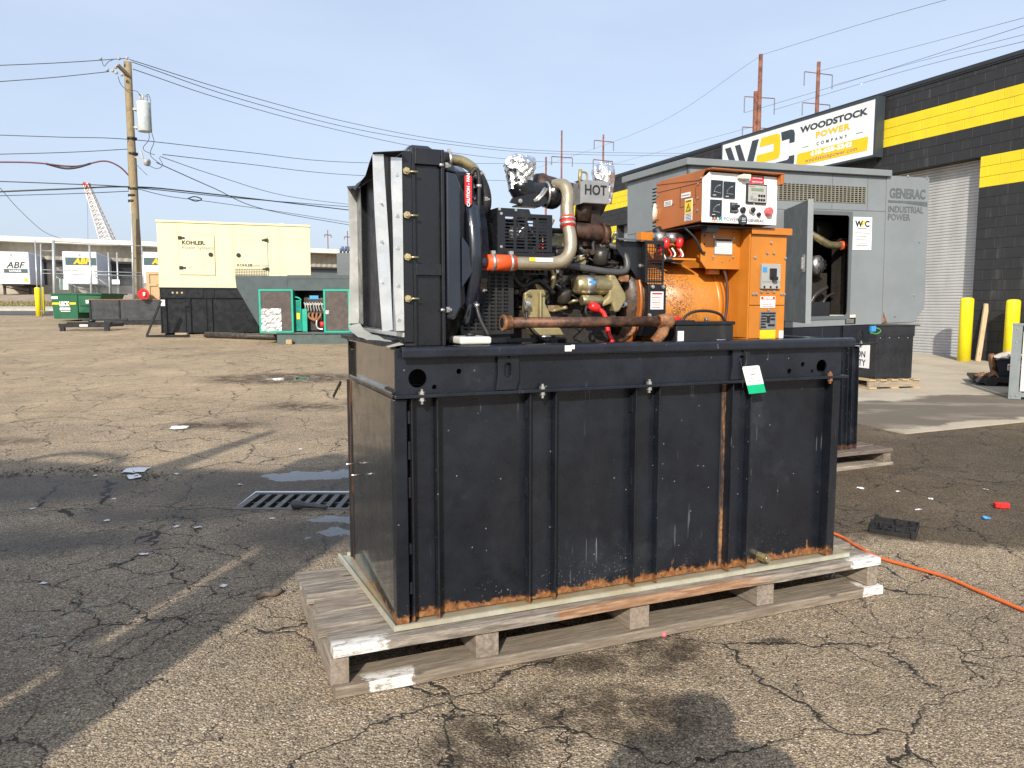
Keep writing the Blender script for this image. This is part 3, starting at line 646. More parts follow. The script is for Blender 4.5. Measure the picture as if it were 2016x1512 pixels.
# ---- skid frame
web_holes = [circ(.106,1.092,.034), circ(1.985,1.078,.031), circ(.168,1.058,.009), circ(.262,1.112,.010), circ(1.875,1.09,.011), circ(1.80,1.062,.012), circ(1.93,1.058,.008)]
m = MB(); m.plate(rect(.024,2.10,1.036,1.20), web_holes, 'y', .040, .050); sk = m.build('skid_frame', MT['skidp'], gs)
m = MB(); m.box(.024, 2.10, .052, .2, 1.04, 1.05); m.box(.06,2.08,.2,.21,1.03,1.19); m.build('inner_web', MT['black_matte'], sk)
m = MB(); m.prism([(.0,1.172),(.003,1.165),(.010,1.163),(.012,1.19),(.042,1.194),(.10,1.194),(.10,1.205),(.018,1.206),(.006,1.203),(.0,1.196)], 'x', .042, 2.142); m.build('top_lip', MT['skidp'], sk, .003)
m = MB(); m.box(.018, 2.118, .008, .040, 1.024, 1.036); m.box(.014,.024,.040,.88,1.024,1.036); m.box(2.10,2.118,.04,.88,1.024,1.036); m.build('ledge', MT['skidp'], sk, .002)
m = MB(); m.box(.030, .036, .046, .845, 1.037, 1.196); m.box(.012, .030, .846, .856, 1.037, 1.196); m.box(.012,.03,.05,.845,1.196,1.206); m.box(.008,.03,.845,.86,1.196,1.207); m.box(.014,.03,.05,.846,1.037,1.045)
t = NT('end_plate_paint'); co = t.co(); m.build('end_plate', mat_black_paint('end_plate_paint', None, (.014,.013,.012), .16, coat=1), sk)
m = MB(); m.box(2.095, 2.10, .05, .85, 1.036, 1.2); m.box(.03, 2.1, .84, .85, 1.036, 1.2); m.box(2.0,2.10,.05,.85,1.195,1.204); m.build('rear_rail', MT['skidp'], sk)
m = MB(); m.box(.10, 2.0, .10, .17, 1.17, 1.194); m.box(.10, 2.0, .72, .80, 1.17, 1.194); m.box(.5,.58,.17,.72,1.15,1.19); m.box(1.15,1.25,.17,.72,1.15,1.19); m.box(.1,2.,.17,.72,1.052,1.06); m.build('cross_member', MT['black_matte'], sk)
for x0, x1, slot in ((.407,.492,.448),(1.474,1.566,1.524)):
    hz = [(slot+.014*math.cos(a), 1.112+.012*math.sin(a)+(.016 if math.sin(a) > 0 else -.016)) for a in [i*math.pi/8+.01 for i in range(16)]]
    poly = [(x0-.006,1.037),(x1-.012,1.037),(x1+.002,1.075),(x1,1.20),(x0,1.20),(x0+.002,1.09)]
    m = MB(); m.plate(poly, [hz, circ(slot+.004,1.165,.006,n=10)], 'y', .022, .038); m.build('lifting_plate', MT['skidp'], sk, .002)
for x in (.116,.589,1.063,2.017):
    m = MB(); m.bolt((x,.020,1.036), (0,0,1), .012, .010); m.bolt((x,.020,1.024), (0,0,-1), .012, .012); m.build('bolt', MT['zinc'] if x < 2 else MT['rustbright'], sk)
for x in (1.05,):
    m = MB(); m.box(.672,.700,-.0015,.0008,1.178,1.2); m.box(.70,.713,-.0015,.0008,1.186,1.202)
    m.build('paint_chip', MT['white'], sk)

# ---- radiator
RZ = 1.206
m = MB(); m.box(.108, .216, .085, .845, RZ, 1.86); rad = m.build('radiator', MT['black_matte'], gs)
m = MB(); m.box(.100, .112, .058, .085, RZ, 1.90); m.box(.207, .219, .058, .085, RZ, 1.90); m.box(.112, .207, .0755, .0845, RZ, 1.845); m.box(.112,.207,.060,.075,1.845,1.90)
m.box(.112,.207,.060,.075,1.458,1.498); m.build('side_frame', MT['black'], rad, .002)
m = MB(); m.box(.100, .219, .0855, .85, 1.861, 1.90); m.prism([(.10,1.901),(.115,1.922),(.13,1.93),(.19,1.93),(.205,1.922),(.216,1.901)], 'y', .16, .74); m.build('top_tank', MT['coolp'], rad, .004)
m = MB(); m.box(.062, .0985, .052, .10, 1.22, 1.885); m.box(.062,.0985,.75,.85,1.22,1.885); m.box(.062,.0985,.10,.75,1.86,1.885); m.box(.062,.0985,.10,.75,1.22,1.26); m.build('front_flange', MT['black'], rad, .002)
m = MB(); m.box(.084, .0855, .10, .75, 1.26, 1.86); m.build('core', MT['ink'], rad)
for z in (1.815,1.665,1.52,1.375):
    m = MB(); m.bolt((.078,.050,z), (-.2,-1,0), .013, .012); m.cyl((.085,.052,z), (.118,.046,z), .004, n=6); m.build('bolt', MT['gold'], rad)
for z in (1.846,1.335):
    m = MB(); m.bolt((.224,.062,z), (1,0,0), .011, .01); m.cyl((.20,.056,z), (.215,.056,z), .006, n=6); m.build('bolt', MT['zinc'], rad)
m = MB(); m.box(-.02,.10,.06,.84,1.208,1.222); m.box(.03,.10,.07,.83,1.222,1.23); m.build('foot_plate', MT['black_matte'], rad)
# ---- canvas duct collar with galvanised strips
# ring points: inner (at radiator) and outer (free, sagging)
inn = [(.045,.045),(.045,.86)]
def quad_strip(name, pts_a, pts_b, mt, th=.002, parent=None, n=1):
    m = MB(); v = []
    for a, b in zip(pts_a, pts_b): v += [a, b]
    k = len(pts_a); o = len(v); nrm = (Vector(pts_b[0])-Vector(pts_a[0])).cross(Vector(pts_a[1])-Vector(pts_a[0])).normalized()*th
    v2 = [tuple(Vector(p)+nrm) for p in v]; f = []
    for i in range(k-1): f += [(2*i,2*i+1,2*i+3,2*i+2), (o+2*i,o+2*i+2,o+2*i+3,o+2*i+1), (2*i,2*i+2,o+2*i+2,o+2*i), (2*i+1,o+2*i+1,o+2*i+3,2*i+3)]
    f += [(0,o,o+1,1),(2*k-2,2*k-1,o+2*k-1,o+2*k-2)]
    m.add(v+v2, f); return m.build(name, mt, parent)
dc = bpy.data.objects.new('duct_collar', MB().box(.058,.0615,.045,.86,1.24,1.255).mesh('duct_collar', MT['galv'])); col.objects.link(dc); dc.parent = gs
dc['label'] = 'torn canvas duct collar with bent galvanised strips on the radiator'
zs = [1.262,1.36,1.46,1.56,1.66,1.76,1.858]
# inner strip, fixed to the radiator flange, near side
quad_strip('strip', [(.022+.004*math.sin(z*9),.044,z) for z in zs], [(.061,.046,z) for z in zs], MT['galv'], .002, dc)
# outer strip, near side, leaning away at the bottom
outer = [(-.046+.020*((1.86-z)/.6)**1.3, .005+.02*math.sin((z-1.2)*3), z) for z in zs]
outer2 = [(a+.040-.004*math.sin(z*7), b+.004, z+.004) for (a,b,z) in outer]
quad_strip('strip', outer, outer2, MT['galv'], .002, dc)
# canvas between, folded
fold = [(.000+.008*math.sin(z*11), .030, z) for z in zs]
quad_strip('canvas', outer2, fold, MT['rubber'], .0015, dc); quad_strip('canvas', fold, [(.024,.046,z) for z in zs], MT['rubber'], .0015, dc)
# far side: strip and canvas
fz = [1.272,1.40,1.52,1.64,1.78,1.868]
fo = [(.022+.014*math.sin((z-1.27)*4), .842, z) for z in fz]; fo2 = [(a+.045,b+.006,z) for a,b,z in fo]
quad_strip('strip', [(a-.008,b,z) for a,b,z in fo], [(a+.038,b,z) for a,b,z in fo], MT['galv'], .002, dc)
quad_strip('canvas', [(a+.038,b+.002,z) for a,b,z in fo], [(.06,.85,z) for z in fz], MT['rubber'], .0015, dc)
# top canvas sags between near strip top and far strip top
ty = [.01+.832*i/8 for i in range(9)]
tA = [(-.046+.066*i/8, y, 1.862-.055*math.sin(math.pi*i/8)**.8+.006*math.sin(i*2.3)+.01*i/8) for i, y in enumerate(ty)]
tB = [(.06, y, 1.875) for y in ty]
quad_strip('canvas', tA, tB, MT['rubber'], .002, dc)
# bottom strip, slack, lying on the skid end
bA = [(.012-.012*i/8-.030*math.sin(math.pi*i/8), .84-.80*i/8, 1.262-.052*(i/8)**.7+.004*math.sin(i*3)) for i in range(9)]
bB = [(a+.052, b-.02, z+.010) for a,b,z in bA]
quad_strip('strip', bA, bB, mat_galv('dull_zinc_strip', (.50,.51,.47), .5, (.40,.36,.24), .6, .5), .002, dc)
quad_strip('canvas', bB, [(.05, b, 1.232) for a,b,z in bA], MT['rubber'], .0015, dc)
m = MB()
for z in (1.30,1.42,1.55,1.66,1.80): m.cyl((.042,.046,z),(.042,.040,z),.006,n=8)
for z in (1.29,1.43,1.57,1.70): m.cyl((-.02,.02,z),(-.021,.012,z),.004,n=8)
m.build('rivet', MT['zinc'], dc)
# ---- fan shroud, charge cooler, caution label
shr = MB(); shr.prism([(.235,1.315),(.285,1.315),(.318,1.36),(.318,1.76),(.285,1.83),(.235,1.83)], 'y', .12, .82); sh = shr.build('fan_shroud', MT['black'], gs, .006)
m = MB(); m.prism([(.226,1.30),(.262,1.30),(.285,1.345),(.285,1.78),(.268,1.822),(.226,1.83)], 'y', .070, .118); m.build('charge_cooler_tank', MT['coolp'], sh, .010, 3)
m = MB(); m.prism([(.226,1.832),(.245,1.855),(.262,1.855),(.275,1.825)], 'y', .08, .15); m.build('charge_cooler_cap', MT['coolp'], sh, .006)
m = MB()
a_ = [(.288,1.60),(.288,1.42)]; v = [(.287,.072,1.605),(.287,.072,1.41),(.287,.16,1.41),(.287,.16,1.605),(.352,.098,1.535),(.352,.098,1.488),(.352,.145,1.488),(.352,.145,1.535)]
m.add(v, [(0,1,5,4),(1,2,6,5),(2,3,7,6),(3,0,4,7),(4,5,6,7),(0,3,2,1)]); m.build('outlet_funnel', MT['coolp'], sh, .006)
m = MB(); m.lathe([(0,.375),(.05,.375),(.052,.36),(.085,.35),(.088,.34),(.0,.335)], (.322,.46,1.545), (1,0,0), 48); m.build('fan_ring', MT['coolp'], sh)
m = MB(); m.cyl((.33,.46,1.545),(.40,.46,1.545),.06,n=16)
for k in range(7):
    a = 2*math.pi*k/7; c, s_ = math.cos(a), math.sin(a); m.add([(.34,.46+.05*c-.04*s_,1.545+.05*s_+.04*c),(.375,.46+.05*c+.04*s_,1.545+.05*s_-.04*c),(.385,.46+.31*c+.06*s_,1.545+.31*s_-.06*c),(.335,.46+.31*c-.06*s_,1.545+.31*s_+.06*c)], [(0,1,2,3)])
m.build('fan', MT['black_matte'], sh)
m = MB(); m.box(.292,.362,.152,.156,1.34,1.845); m.box(.314,.346,.1215,.152,1.72,1.83); m.build('guard_flange', MT['black'], sh)
m = MB(); m.prism(rrect(.316,.344,1.722,1.828,.006), 'y', .1185, .1212); lb = m.build('caution_label', MT['redlab'], sh)
text('CAUTION - FAN', .0165, MT['white'], sh, (.330,.1178,1.775), rot=(R(90),R(-90),0), bold=.0006)
m = MB(); m.tube([(.352,.122,1.512),(.408,.122,1.512)], .024, 14); m.build('outlet_stub', MT['coolp'], sh)
# thin drain hose with clips
m = MB(); m.tube([(.352,.15,1.835),(.366,.145,1.856),(.380,.142,1.83),(.378,.142,1.70),(.370,.142,1.55),(.366,.140,1.38),(.375,.12,1.30),(.405,.10,1.235)], .0085, 8, curve=5); m.build('overflow_hose', MT['rubber'], gs)
m = MB()
for p in ((.3795,.142,1.795),(.3675,.137,1.352)): m.cyl(Vector(p)-Vector((0,0,.006)), Vector(p)+Vector((0,0,.006)), .0105, n=10)
for p in ((.395,.12,1.745),(.39,.14,1.41)): m.bolt(p, (1,0,0), .009, .01)
m.build('clip', MT['zinc'], sh)
# slotted belt guard below the fan
hs = [rect(.335+.028*i, .355+.028*i, 1.255+.014*j, 1.263+.014*j) for i in range(7) for j in range(16)]
m = MB(); m.plate([(.325,1.235),(.545,1.24),(.545,1.49),(.325,1.50)], hs, 'y', .20, .203); m.build('belt_guard', MT['black_matte'], gs)
m = MB(); m.box(.33,.54,.22,.6,1.21,1.50); m.build('belt_housing', MT['ink'], gs)
# ---- upper radiator hose
m = MB(); m.tube([(.219,.20,1.895),(.285,.20,1.895)], .026, 14); uh = m.build('upper_hose', MT['rubber'], gs)
m = MB(); m.tube([(.268,.20,1.895),(.33,.20,1.892),(.375,.20,1.87),(.395,.20,1.838)], .021, 14, curve=5); m.build('elbow_pipe', MT['gold'], uh)
m = MB(); m.tube([(.388,.20,1.85),(.412,.20,1.81),(.425,.20,1.765),(.425,.21,1.72),(.42,.26,1.68)], .026, 14, curve=5); m.build('lower_hose', MT['rubber'], uh)
m = MB(); m.cyl((.277,.20,1.895),(.289,.20,1.895),.0285,n=16); m.box(.278,.288,.19,.21,1.922,1.934); m.build('hose_clamp', MT['zinc'], uh); m = MB()
d = Vector((.02,0,-.032)).normalized(); q = Vector((.393,.20,1.842)); m.cyl(q-d*.006, q+d*.006, .0285, n=16); m.box(.41,.425,.19,.21,1.84,1.85); m.build('hose_clamp', MT['zinc'], uh)
# ---- charge air pipe: orange hose, silver pipe bent up to the turbo
m = MB(); m.tube([(.40,.12,1.512),(.515,.12,1.512)], .031, 16); ca = m.build('orange_hose', MT['hose_o'], gs)
m = MB(); m.tube([(.50,.12,1.512),(.60,.12,1.512),(.675,.12,1.514),(.725,.12,1.528),(.754,.125,1.565),(.760,.135,1.62),(.758,.155,1.67)], .0255, 18, curve=6); m.build('charge_pipe', MT['pipe'], ca)
m = MB(); m.tube([(.759,.152,1.655),(.761,.165,1.70)], .030, 16); m.build('red_hose', MT['hose_r'], ca)
m = MB(); m.tube([(.761,.160,1.69),(.766,.175,1.74),(.776,.19,1.79),(.774,.215,1.828),(.762,.26,1.838),(.75,.33,1.83)], .0255, 16, curve=5); m.build('turbo_pipe', MT['pipe'], ca)
m = MB()
for x in (.425,.498): m = MB(); m.cyl((x-.006,.12,1.512),(x+.006,.12,1.512),.033,n=18); m.box(x-.008,x+.008,.108,.122,1.543,1.556); m.build('hose_clamp', MT['zinc'], ca)
for a_, b_ in (((.7592,.154,1.662),(.7596,.158,1.672)),((.7604,.161,1.686),(.761,.163,1.694))): m = MB(); m.cyl(a_,b_,.0325,n=16); m.build('hose_clamp', MT['zinc'], ca)
m = MB(); m.box(.565,.665,.0925,.0938,1.518,1.533); wl = m.build('warning_label', MT['white'], ca); m = MB(); m.box(.565,.59,.0915,.0924,1.5185,1.5325); m.build('label_mark', MT['yellow'], ca)
# ---- slotted alternator guard box
hs = []
for i in range(4):
    for j in range(10): hs.append(rrect(.492+.047*i, .528+.047*i, 1.570+.0125*j-.03*0, 1.5775+.0125*j, .003, 2))
m = MB(); m.plate([(.462,1.555),(.692,1.56),(.692,1.704),(.60,1.704),(.592,1.722),(.462,1.722)], hs, 'y', .158, .1615); gd = m.build('alternator_guard', MT['black'], gs)
m = MB(); m.box(.46,.4625,.1615,.34,1.555,1.722); m.box(.69,.6925,.1615,.34,1.56,1.704); m.box(.4625,.592,.1615,.34,1.7195,1.722); m.box(.592,.69,.1615,.34,1.7015,1.704)
m.box(.45,.70,.15,.34,1.535,1.5545); m.build('guard_side', MT['black'], gd)
m = MB()
for x,z in ((.468,1.716),(.535,1.716),(.475,1.70),(.475,1.575)): m.bolt((x,.157,z),(0,-1,0),.006,.004)
m.build('bolt', MT['zinc'], gd)
m = MB(); m.lathe([(0,.03),(.01,.055),(.09,.055),(.1,.03)], (.53,.27,1.64), (1,0,0), 20); m.cyl((.50,.27,1.64),(.53,.27,1.64),.028,n=16); m.tube([(.55,.22,1.6),(.6,.21,1.66),(.65,.22,1.62)],.008,8,curve=4); m.build('alternator', MT['steel'], gs)
# ---- engine
eng = MB(); eng.box(.52,1.10,.33,.62,1.27,1.55); eng.box(.50,.60,.34,.60,1.24,1.52); eng.box(.55,1.08,.31,.34,1.285,1.335); eng.box(.62,1.08,.315,.33,1.40,1.42)
eng.box(.56,1.09,.36,.60,1.551,1.60); e = eng.build('engine_block', MT['grease'], gs, .008)
m = MB(); m.box(.56,1.06,.35,.60,1.12,1.269); m.box(.54,1.08,.335,.615,1.262,1.2695); m.build('oil_pan', MT['grease'], e, .008)
m = MB(); m.box(.60,1.08,.40,.58,1.601,1.66); m.box(.62,1.06,.42,.56,1.66,1.685)
for k in range(4): m.cyl((.66+.11*k,.44,1.68),(.66+.11*k,.44,1.70),.014,n=10)
m.build('valve_cover', mat_rusty('olive_valve_cover', (.045,.047,.035), (.13,.12,.085), .5, .1, 10), e, .012)
m = MB()
for k, x in enumerate([.60+.06*i for i in range(8)]):
    m.box(x, x+.03, .30, .33, 1.34+.012*(k%3), 1.39+.01*(k%2)); m.bolt((x+.015,.30,1.365+.01*(k%2)),(0,-1,0),.009,.008)
for x in (.61,.70,.83,.94,1.04): m.bolt((x,.31,1.31),(0,-1,0),.009,.008); m.bolt((x,.33,1.535),(0,-1,0),.009,.008)
m.cyl((.905,.325,1.555),(.905,.295,1.555),.028,n=20)
m.build('block_fitting', MT['grease'], e)
m = MB(); m.cyl((.885,.31,1.537),(.885,.285,1.537),.026,n=20); m.cyl((.885,.285,1.537),(.885,.282,1.537),.019,n=20); m.build('core_plug', MT['goldpaint'], e)
m = MB()
for x,z in ((.585,1.44),(.59,1.405),(.63,1.415),(.80,1.43),(.64,1.452),(.70,1.35),(.905,1.33)): m.cyl((x,.30,z),(x,.275,z),.011,n=10); m.cyl((x,.275,z),(x,.270,z),.006,n=8)
m.build('plug', mat_rusty('dull_plug', (.06,.05,.04), (.20,.17,.13), .5, .5, 30), e)
# fuel pump and lines
m = MB(); m.box(.745,.86,.27,.32,1.435,1.475); m.cyl((.74,.29,1.455),(.70,.29,1.455),.022,n=14)
for k in range(4): m.tube([(.76+.025*k,.285,1.475),(.765+.027*k,.27,1.52),(.79+.05*k,.30,1.56),(.80+.06*k,.36,1.60)],.004,6,curve=4)
m.build('fuel_pump', MT['grease'], e)
m = MB(); m.tube([(.735,.26,1.50),(.742,.25,1.47),(.738,.25,1.43),(.72,.25,1.412),(.69,.26,1.41)],.010,10,curve=5); m.prism([(.655,1.45),(.675,1.448),(.71,1.405),(.71,1.392),(.68,1.392)],'y',.25,.275); m.build('oil_feed_pipe', MT['goldpaint'], e)
m = MB(); m.tube([(.765,.27,1.52),(.76,.265,1.47),(.76,.27,1.43)],.004,6,curve=4); m.tube([(.735,.25,1.70),(.70,.25,1.63),(.695,.25,1.575)],.013,10,curve=5); m.tube([(.80,.25,1.78),(.80,.25,1.70),(.79,.25,1.64),(.785,.25,1.59)],.004,6,curve=4); m.build('return_pipe', MT['goldpaint'], e)
m = MB(); m.tube([(.695,.25,1.60),(.695,.25,1.555)],.017,12); m.build('red_hose', MT['hose_r'], e)
m = MB(); m.cyl((.695,.25,1.612),(.695,.25,1.605),.0185,n=12); m.build('hose_clamp', MT['zinc'], e)
# gold engine mount bracket
m = MB(); m.prism([(.600,1.40),(.625,1.415),(.685,1.415),(.692,1.40),(.69,1.36),(.735,1.272),(.735,1.262),(.622,1.262),(.603,1.31),(.595,1.33)], 'y', .215, .235); m.prism([(.612,1.262),(.735,1.262),(.755,1.232),(.628,1.232)], 'y', .17, .24)
m.box(.655,.664,.19,.215,1.262,1.405); mb = m.build('mount_bracket', MT['goldpaint'], gs, .004)
m = MB()
for p in ((.618,.215,1.395),(.676,.215,1.398),(.616,.215,1.345)): m.bolt(p,(0,-1,0),.009,.008)
m.build('bolt', MT['gold'], mb)
m = MB(); m.cyl((.68,.20,1.232),(.68,.20,1.222),.032,n=18); m.cyl((.68,.2,1.222),(.68,.2,1.207),.026,n=18); m.build('rubber_mount', MT['steel'], mb)
m = MB(); m.plate([(.655,1.196),(.76,1.196),(.76,1.222),(.655,1.222)],[rect(.662,.753,1.2,1.216)],'y',.16,.23); m.box(.44,.66,.18,.20,1.207,1.222); m.build('mount_channel', MT['black'], gs)
m = MB(); m.box(.715,.80,.285,.31,1.325,1.352); m.build('engine_plate', mat_rusty('tan_plate', (.20,.13,.07), (.36,.26,.14), .5, .3, 30), e)
# starter motor
m = MB(); m.lathe([(0,.028),(.006,.038),(.03,.040),(.034,.041),(.085,.041),(.088,.040),(.155,.040),(.16,.036)], (.825,.225,1.435), (1,0,0), 24); stt = m.build('starter_motor', MT['gold'], gs)
m = MB(); m.lathe([(0,.0412),(.040,.0412)], (.868,.225,1.435), (1,0,0), 24); m.build('starter_label', MT['steel'], stt); m = MB(); m.box(.872,.905,.186,.1845,1.437,1.452); m.build('label_print', MT['blue'], stt)
m = MB(); m.prism([(.97,1.478),(1.0,1.476),(1.05,1.40),(1.055,1.375),(1.02,1.325),(1.0,1.322),(.985,1.36),(.94,1.345),(.935,1.36),(.97,1.39)], 'y', .19, .27); m.build('nose_casting', MT['goldpaint'], stt, .010)
m = MB(); m.lathe([(0,.018),(.004,.022),(.09,.022),(.094,.016)], (.845,.20,1.372), (1,0,0), 18); m.tube([(.83,.2,1.37),(.81,.2,1.37),(.80,.22,1.36)],.007,8); m.build('solenoid', MT['gold'], stt)
m = MB(); m.lathe([(0,.012),(.012,.020),(.04,.020),(.05,.010)], (.872,.178,1.352), (.9,0,-.35), 12); m.tube([(.905,.175,1.34),(.93,.165,1.32),(.94,.155,1.28),(.945,.145,1.235),(.955,.13,1.2)], .0105, 10, curve=5); m.build('positive_cable', MT['red'], gs)
m = MB(); m.tube([(.86,.18,1.35),(.855,.18,1.325),(.865,.18,1.31),(.885,.19,1.31)],.006,8,curve=4); m.tube([(.60,.20,1.33),(.60,.19,1.29),(.62,.17,1.25),(.66,.15,1.21)],.006,8,curve=4); m.build('cable', MT['rubber'], gs)
m = MB(); m.cyl((.60,.20,1.375),(.60,.20,1.33),.012,n=10); m.bolt((.6,.19,1.36),(0,-1,0),.011,.01); m.build('cable_lug', MT['zinc'], gs)
# wiring loom in ribbed conduit
m = MB(); m.tube([(.77,.24,1.515),(.86,.235,1.507),(.95,.23,1.495),(1.03,.23,1.490),(1.075,.235,1.50),(1.085,.245,1.54),(1.065,.26,1.585),(1.02,.28,1.605),(.96,.31,1.60)], .0145, 10, curve=14, rip=.07); m.build('conduit', pbr('grey_conduit',(.06,.06,.062),.5), gs)
m = MB(); m.box(.96,1.03,.29,.34,1.55,1.60); m.cyl((.99,.28,1.56),(.99,.26,1.56),.02,n=12); m.tube([(.93,.28,1.57),(1.0,.27,1.535),(1.06,.27,1.53)],.006,8,curve=4); m.tube([(.92,.28,1.55),(.99,.27,1.515),(1.05,.28,1.52)],.005,8,curve=4); m.build('filter_housing', MT['rubber'], e)
# exhaust manifold and turbo
m = MB(); m.tube([(.85,.30,1.665),(.90,.29,1.66),(.95,.29,1.655),(.985,.29,1.652)], [.036,.038,.039,.036], 14, curve=3); m.cyl((.98,.29,1.652),(1.01,.29,1.652),.046,n=14); m.box(.90,.98,.29,.36,1.60,1.75); m.tube([(.90,.30,1.70),(.905,.30,1.76),(.92,.31,1.80)],.035,12); m.build('exhaust_manifold', MT['cast'], e)
m = MB()
for x,z in ((.90,1.635),(.945,1.632),(.993,1.618),(.995,1.688)): m.bolt((x,.257,z),(0,-1,0),.009,.009)
m.build('bolt', MT['cast'], e)
m = MB(); m.lathe([(0,.03),(.01,.055),(.04,.06),(.06,.052),(.10,.045)], (.70,.36,1.84), (1,0,0), 22); m.cyl((.80,.36,1.84),(.88,.36,1.83),.038,n=16); tb = m.build('turbocharger', MT['cast'], e)
m = MB(); m.tube([(.862,.25,1.83),(.860,.25,1.875),(.862,.25,1.905)], .008, 8); m.tube([(.862,.25,1.895),(.885,.25,1.895),(.893,.25,1.885),(.893,.25,1.86)],.0045,8,curve=4); m.build('oil_supply_pipe', MT['goldpaint'], tb)
# sheet-metal guard lettered HOT
m = MB(); m.box(.872,.989,.236,.2375,1.772,1.862); m.prism([(.856,1.765),(.872,1.772),(.872,1.862),(.856,1.852)], 'y', .2365,.30); m.box(.858,.989,.2375,.30,1.861,1.8625); m.box(.858,.989,.2375,.30,1.7705,1.772); hg = m.build('heat_guard', MT['hotplate'], gs)
text('HOT', .056, MT['ink'], gs, (.926,.2352,1.822), bold=.0012, sx=.86, name='heat_guard_lettering')
# air intake: black elbow with clamp, foil cap
m = MB(); m.lathe([(0,.045),(.015,.056),(.03,.060),(.05,.058),(.058,.048),(.085,.045)], (.790,.30,1.806), (-1,0,-.02), 24)
m.tube([(.72,.30,1.803),(.675,.30,1.80),(.64,.30,1.808),(.622,.30,1.83),(.62,.30,1.85)], [.048,.05,.055,.055,.05], 18, curve=4); ai = m.build('air_intake_elbow', MT['black'], gs)
m = MB(); m.cyl((.732,.30,1.804),(.722,.30,1.804),.053,n=20); m.build('hose_clamp', MT['zinc'], ai)
m = MB(); m.prism([(.545,1.755),(.605,1.745),(.685,1.748),(.71,1.765),(.70,1.785),(.635,1.795),(.555,1.772)],'y',.235,.245); m.box(.58,.68,.245,.30,1.745,1.75); m.build('intake_bracket', MT['black'], ai)
m = MB(); m.bolt((.585,.234,1.762),(0,-1,0),.009,.008); m.bolt((.65,.234,1.768),(0,-1,0),.007,.008); m.tube([(.65,.232,1.768),(.675,.238,1.79),(.70,.245,1.82)],.006,6); m.tube([(.66,.232,1.765),(.685,.238,1.787),(.71,.245,1.817)],.006,6); m.build('bolt', MT['zinc'], ai)
def foil(name, c, r, h, seed, lean=(0,0), parent=None):
    rnd = random.Random(seed); m = MB(); n = 26; k = 11; v = []
    for j in range(k):
        fz = j/(k-1); rr = r*(.74+.32*min(1,fz*1.3)) if fz < .88 else r*(.97 if fz < .95 else .55)
        for i in range(n):
            a = 2*math.pi*i/n; q = rr*(1+rnd.uniform(-.05,.05)+.06*math.sin(5*a+seed)+.04*math.sin(9*a+fz*5)); v.append((c[0]+lean[0]*fz+q*math.cos(a), c[1]+lean[1]*fz+q*math.sin(a), c[2]+h*fz+rnd.uniform(-.004,.004)+(.006*math.sin(3*a+seed) if fz > .7 else 0)))
    f = [(j*n+i, j*n+(i+1)%n, (j+1)*n+(i+1)%n, (j+1)*n+i) for j in range(k-1) for i in range(n)]; f.append(tuple(range((k-1)*n, k*n)))
    m.add(v, f, 0, False); return m.build(name, MT['foil'], parent)
foil('foil_wrap', (.612,.30,1.812), .060, .135, 3, (.0,0), gs); foil('foil_wrap', (1.035,.36,1.79), .046, .168, 9, (-.006,0), gs)
m = MB(); m.tube([(.96,.36,1.72),(1.0,.36,1.77),(1.03,.36,1.84)],.036,14); m.build('exhaust_outlet', MT['cast'], e)
# ---- more of the clutter on the engine's side
rnd = random.Random(21)
for k in range(16):
    x, z = rnd.uniform(.56,1.08), rnd.uniform(1.30,1.62); p = [(x,.27+rnd.uniform(-.03,.03),z)]
    for j in range(3): p.append((p[-1][0]+rnd.uniform(-.09,.12), .27+rnd.uniform(-.03,.04), min(1.66,max(1.24,p[-1][2]+rnd.uniform(-.07,.06)))))
    m = MB(); m.tube(p, rnd.choice((.003,.004,.006,.008)), 6, curve=5); m.build('engine_lead', MT[rnd.choice(('rubber','rubber','rubber','goldpaint','steel','cast'))], e)
for k in range(22):
    x, z = rnd.uniform(.56,1.08), rnd.uniform(1.29,1.6); w_, h_ = rnd.uniform(.012,.045), rnd.uniform(.012,.04)
    m = MB(); m.cbox(x,x+w_,.285-rnd.uniform(0,.02),.335,z,z+h_,.003); m.cyl((x+w_/2,.275,z+h_/2),(x+w_/2,.255,z+h_/2),min(w_,h_)*.35,n=10); m.build('engine_boss', MT[rnd.choice(('grease','grease','grease','cast','steel','goldpaint'))], e)
for x, z in ((.80,1.36),(.97,1.52),(.70,1.50)):
    m = MB(); m.lathe([(0,.02),(.008,.032),(.06,.032),(.068,.02)], (x,.275,z), (0,-.2,1), 16); m.build('filter', MT['grease'], e)
m = MB(); m.tube([(.57,.25,1.52),(.56,.24,1.47),(.60,.235,1.43),(.67,.24,1.45),(.74,.235,1.40)],.011,10,curve=6); m.build('breather_hose', MT['rubber'], e)
m = MB(); m.plate([(.60,1.475),(.71,1.475),(.71,1.50),(.60,1.50)],[rect(.61+.022*i,.626+.022*i,1.48,1.495) for i in range(4)],'y',.235,.239); m.build('slotted_bracket', MT['black'], e)
# ---- flywheel housing, guards, alternator
m = MB(); m.lathe([(0,.16),(.02,.20),(.06,.215),(.07,.215)], (1.09,.46,1.37), (1,0,0), 40); m.lathe([(0,.225),(.018,.225)], (1.165,.46,1.37), (1,0,0), 40); m.build('flywheel_housing', mat_rusty('bell_housing_black', (.022,.018,.016), (.09,.05,.03), .5, .1, 16), gs)
m = MB(); m.lathe([(0,.238),(.014,.238),(.0145,.2)], (1.142,.46,1.37), (1,0,0), 48); m.build('flange_ring', MT['orange_side'], gs)
m = MB(); m.box(1.04,1.09,.23,.26,1.455,1.48); m.box(1.045,1.085,.226,.25,1.45,1.462); m.build('housing_bracket', MT['rustbright'], gs, .004)
hs = [rect(1.1615+.0125*i, 1.1715+.0125*i, 1.458+.0155*j, 1.4705+.0155*j) for i in range(6) for j in range(10)]
m = MB(); m.plate(rect(1.152,1.245,1.448,1.622), hs, 'y', .205, .207); fg = m.build('vent_guard', MT['black'], gs)
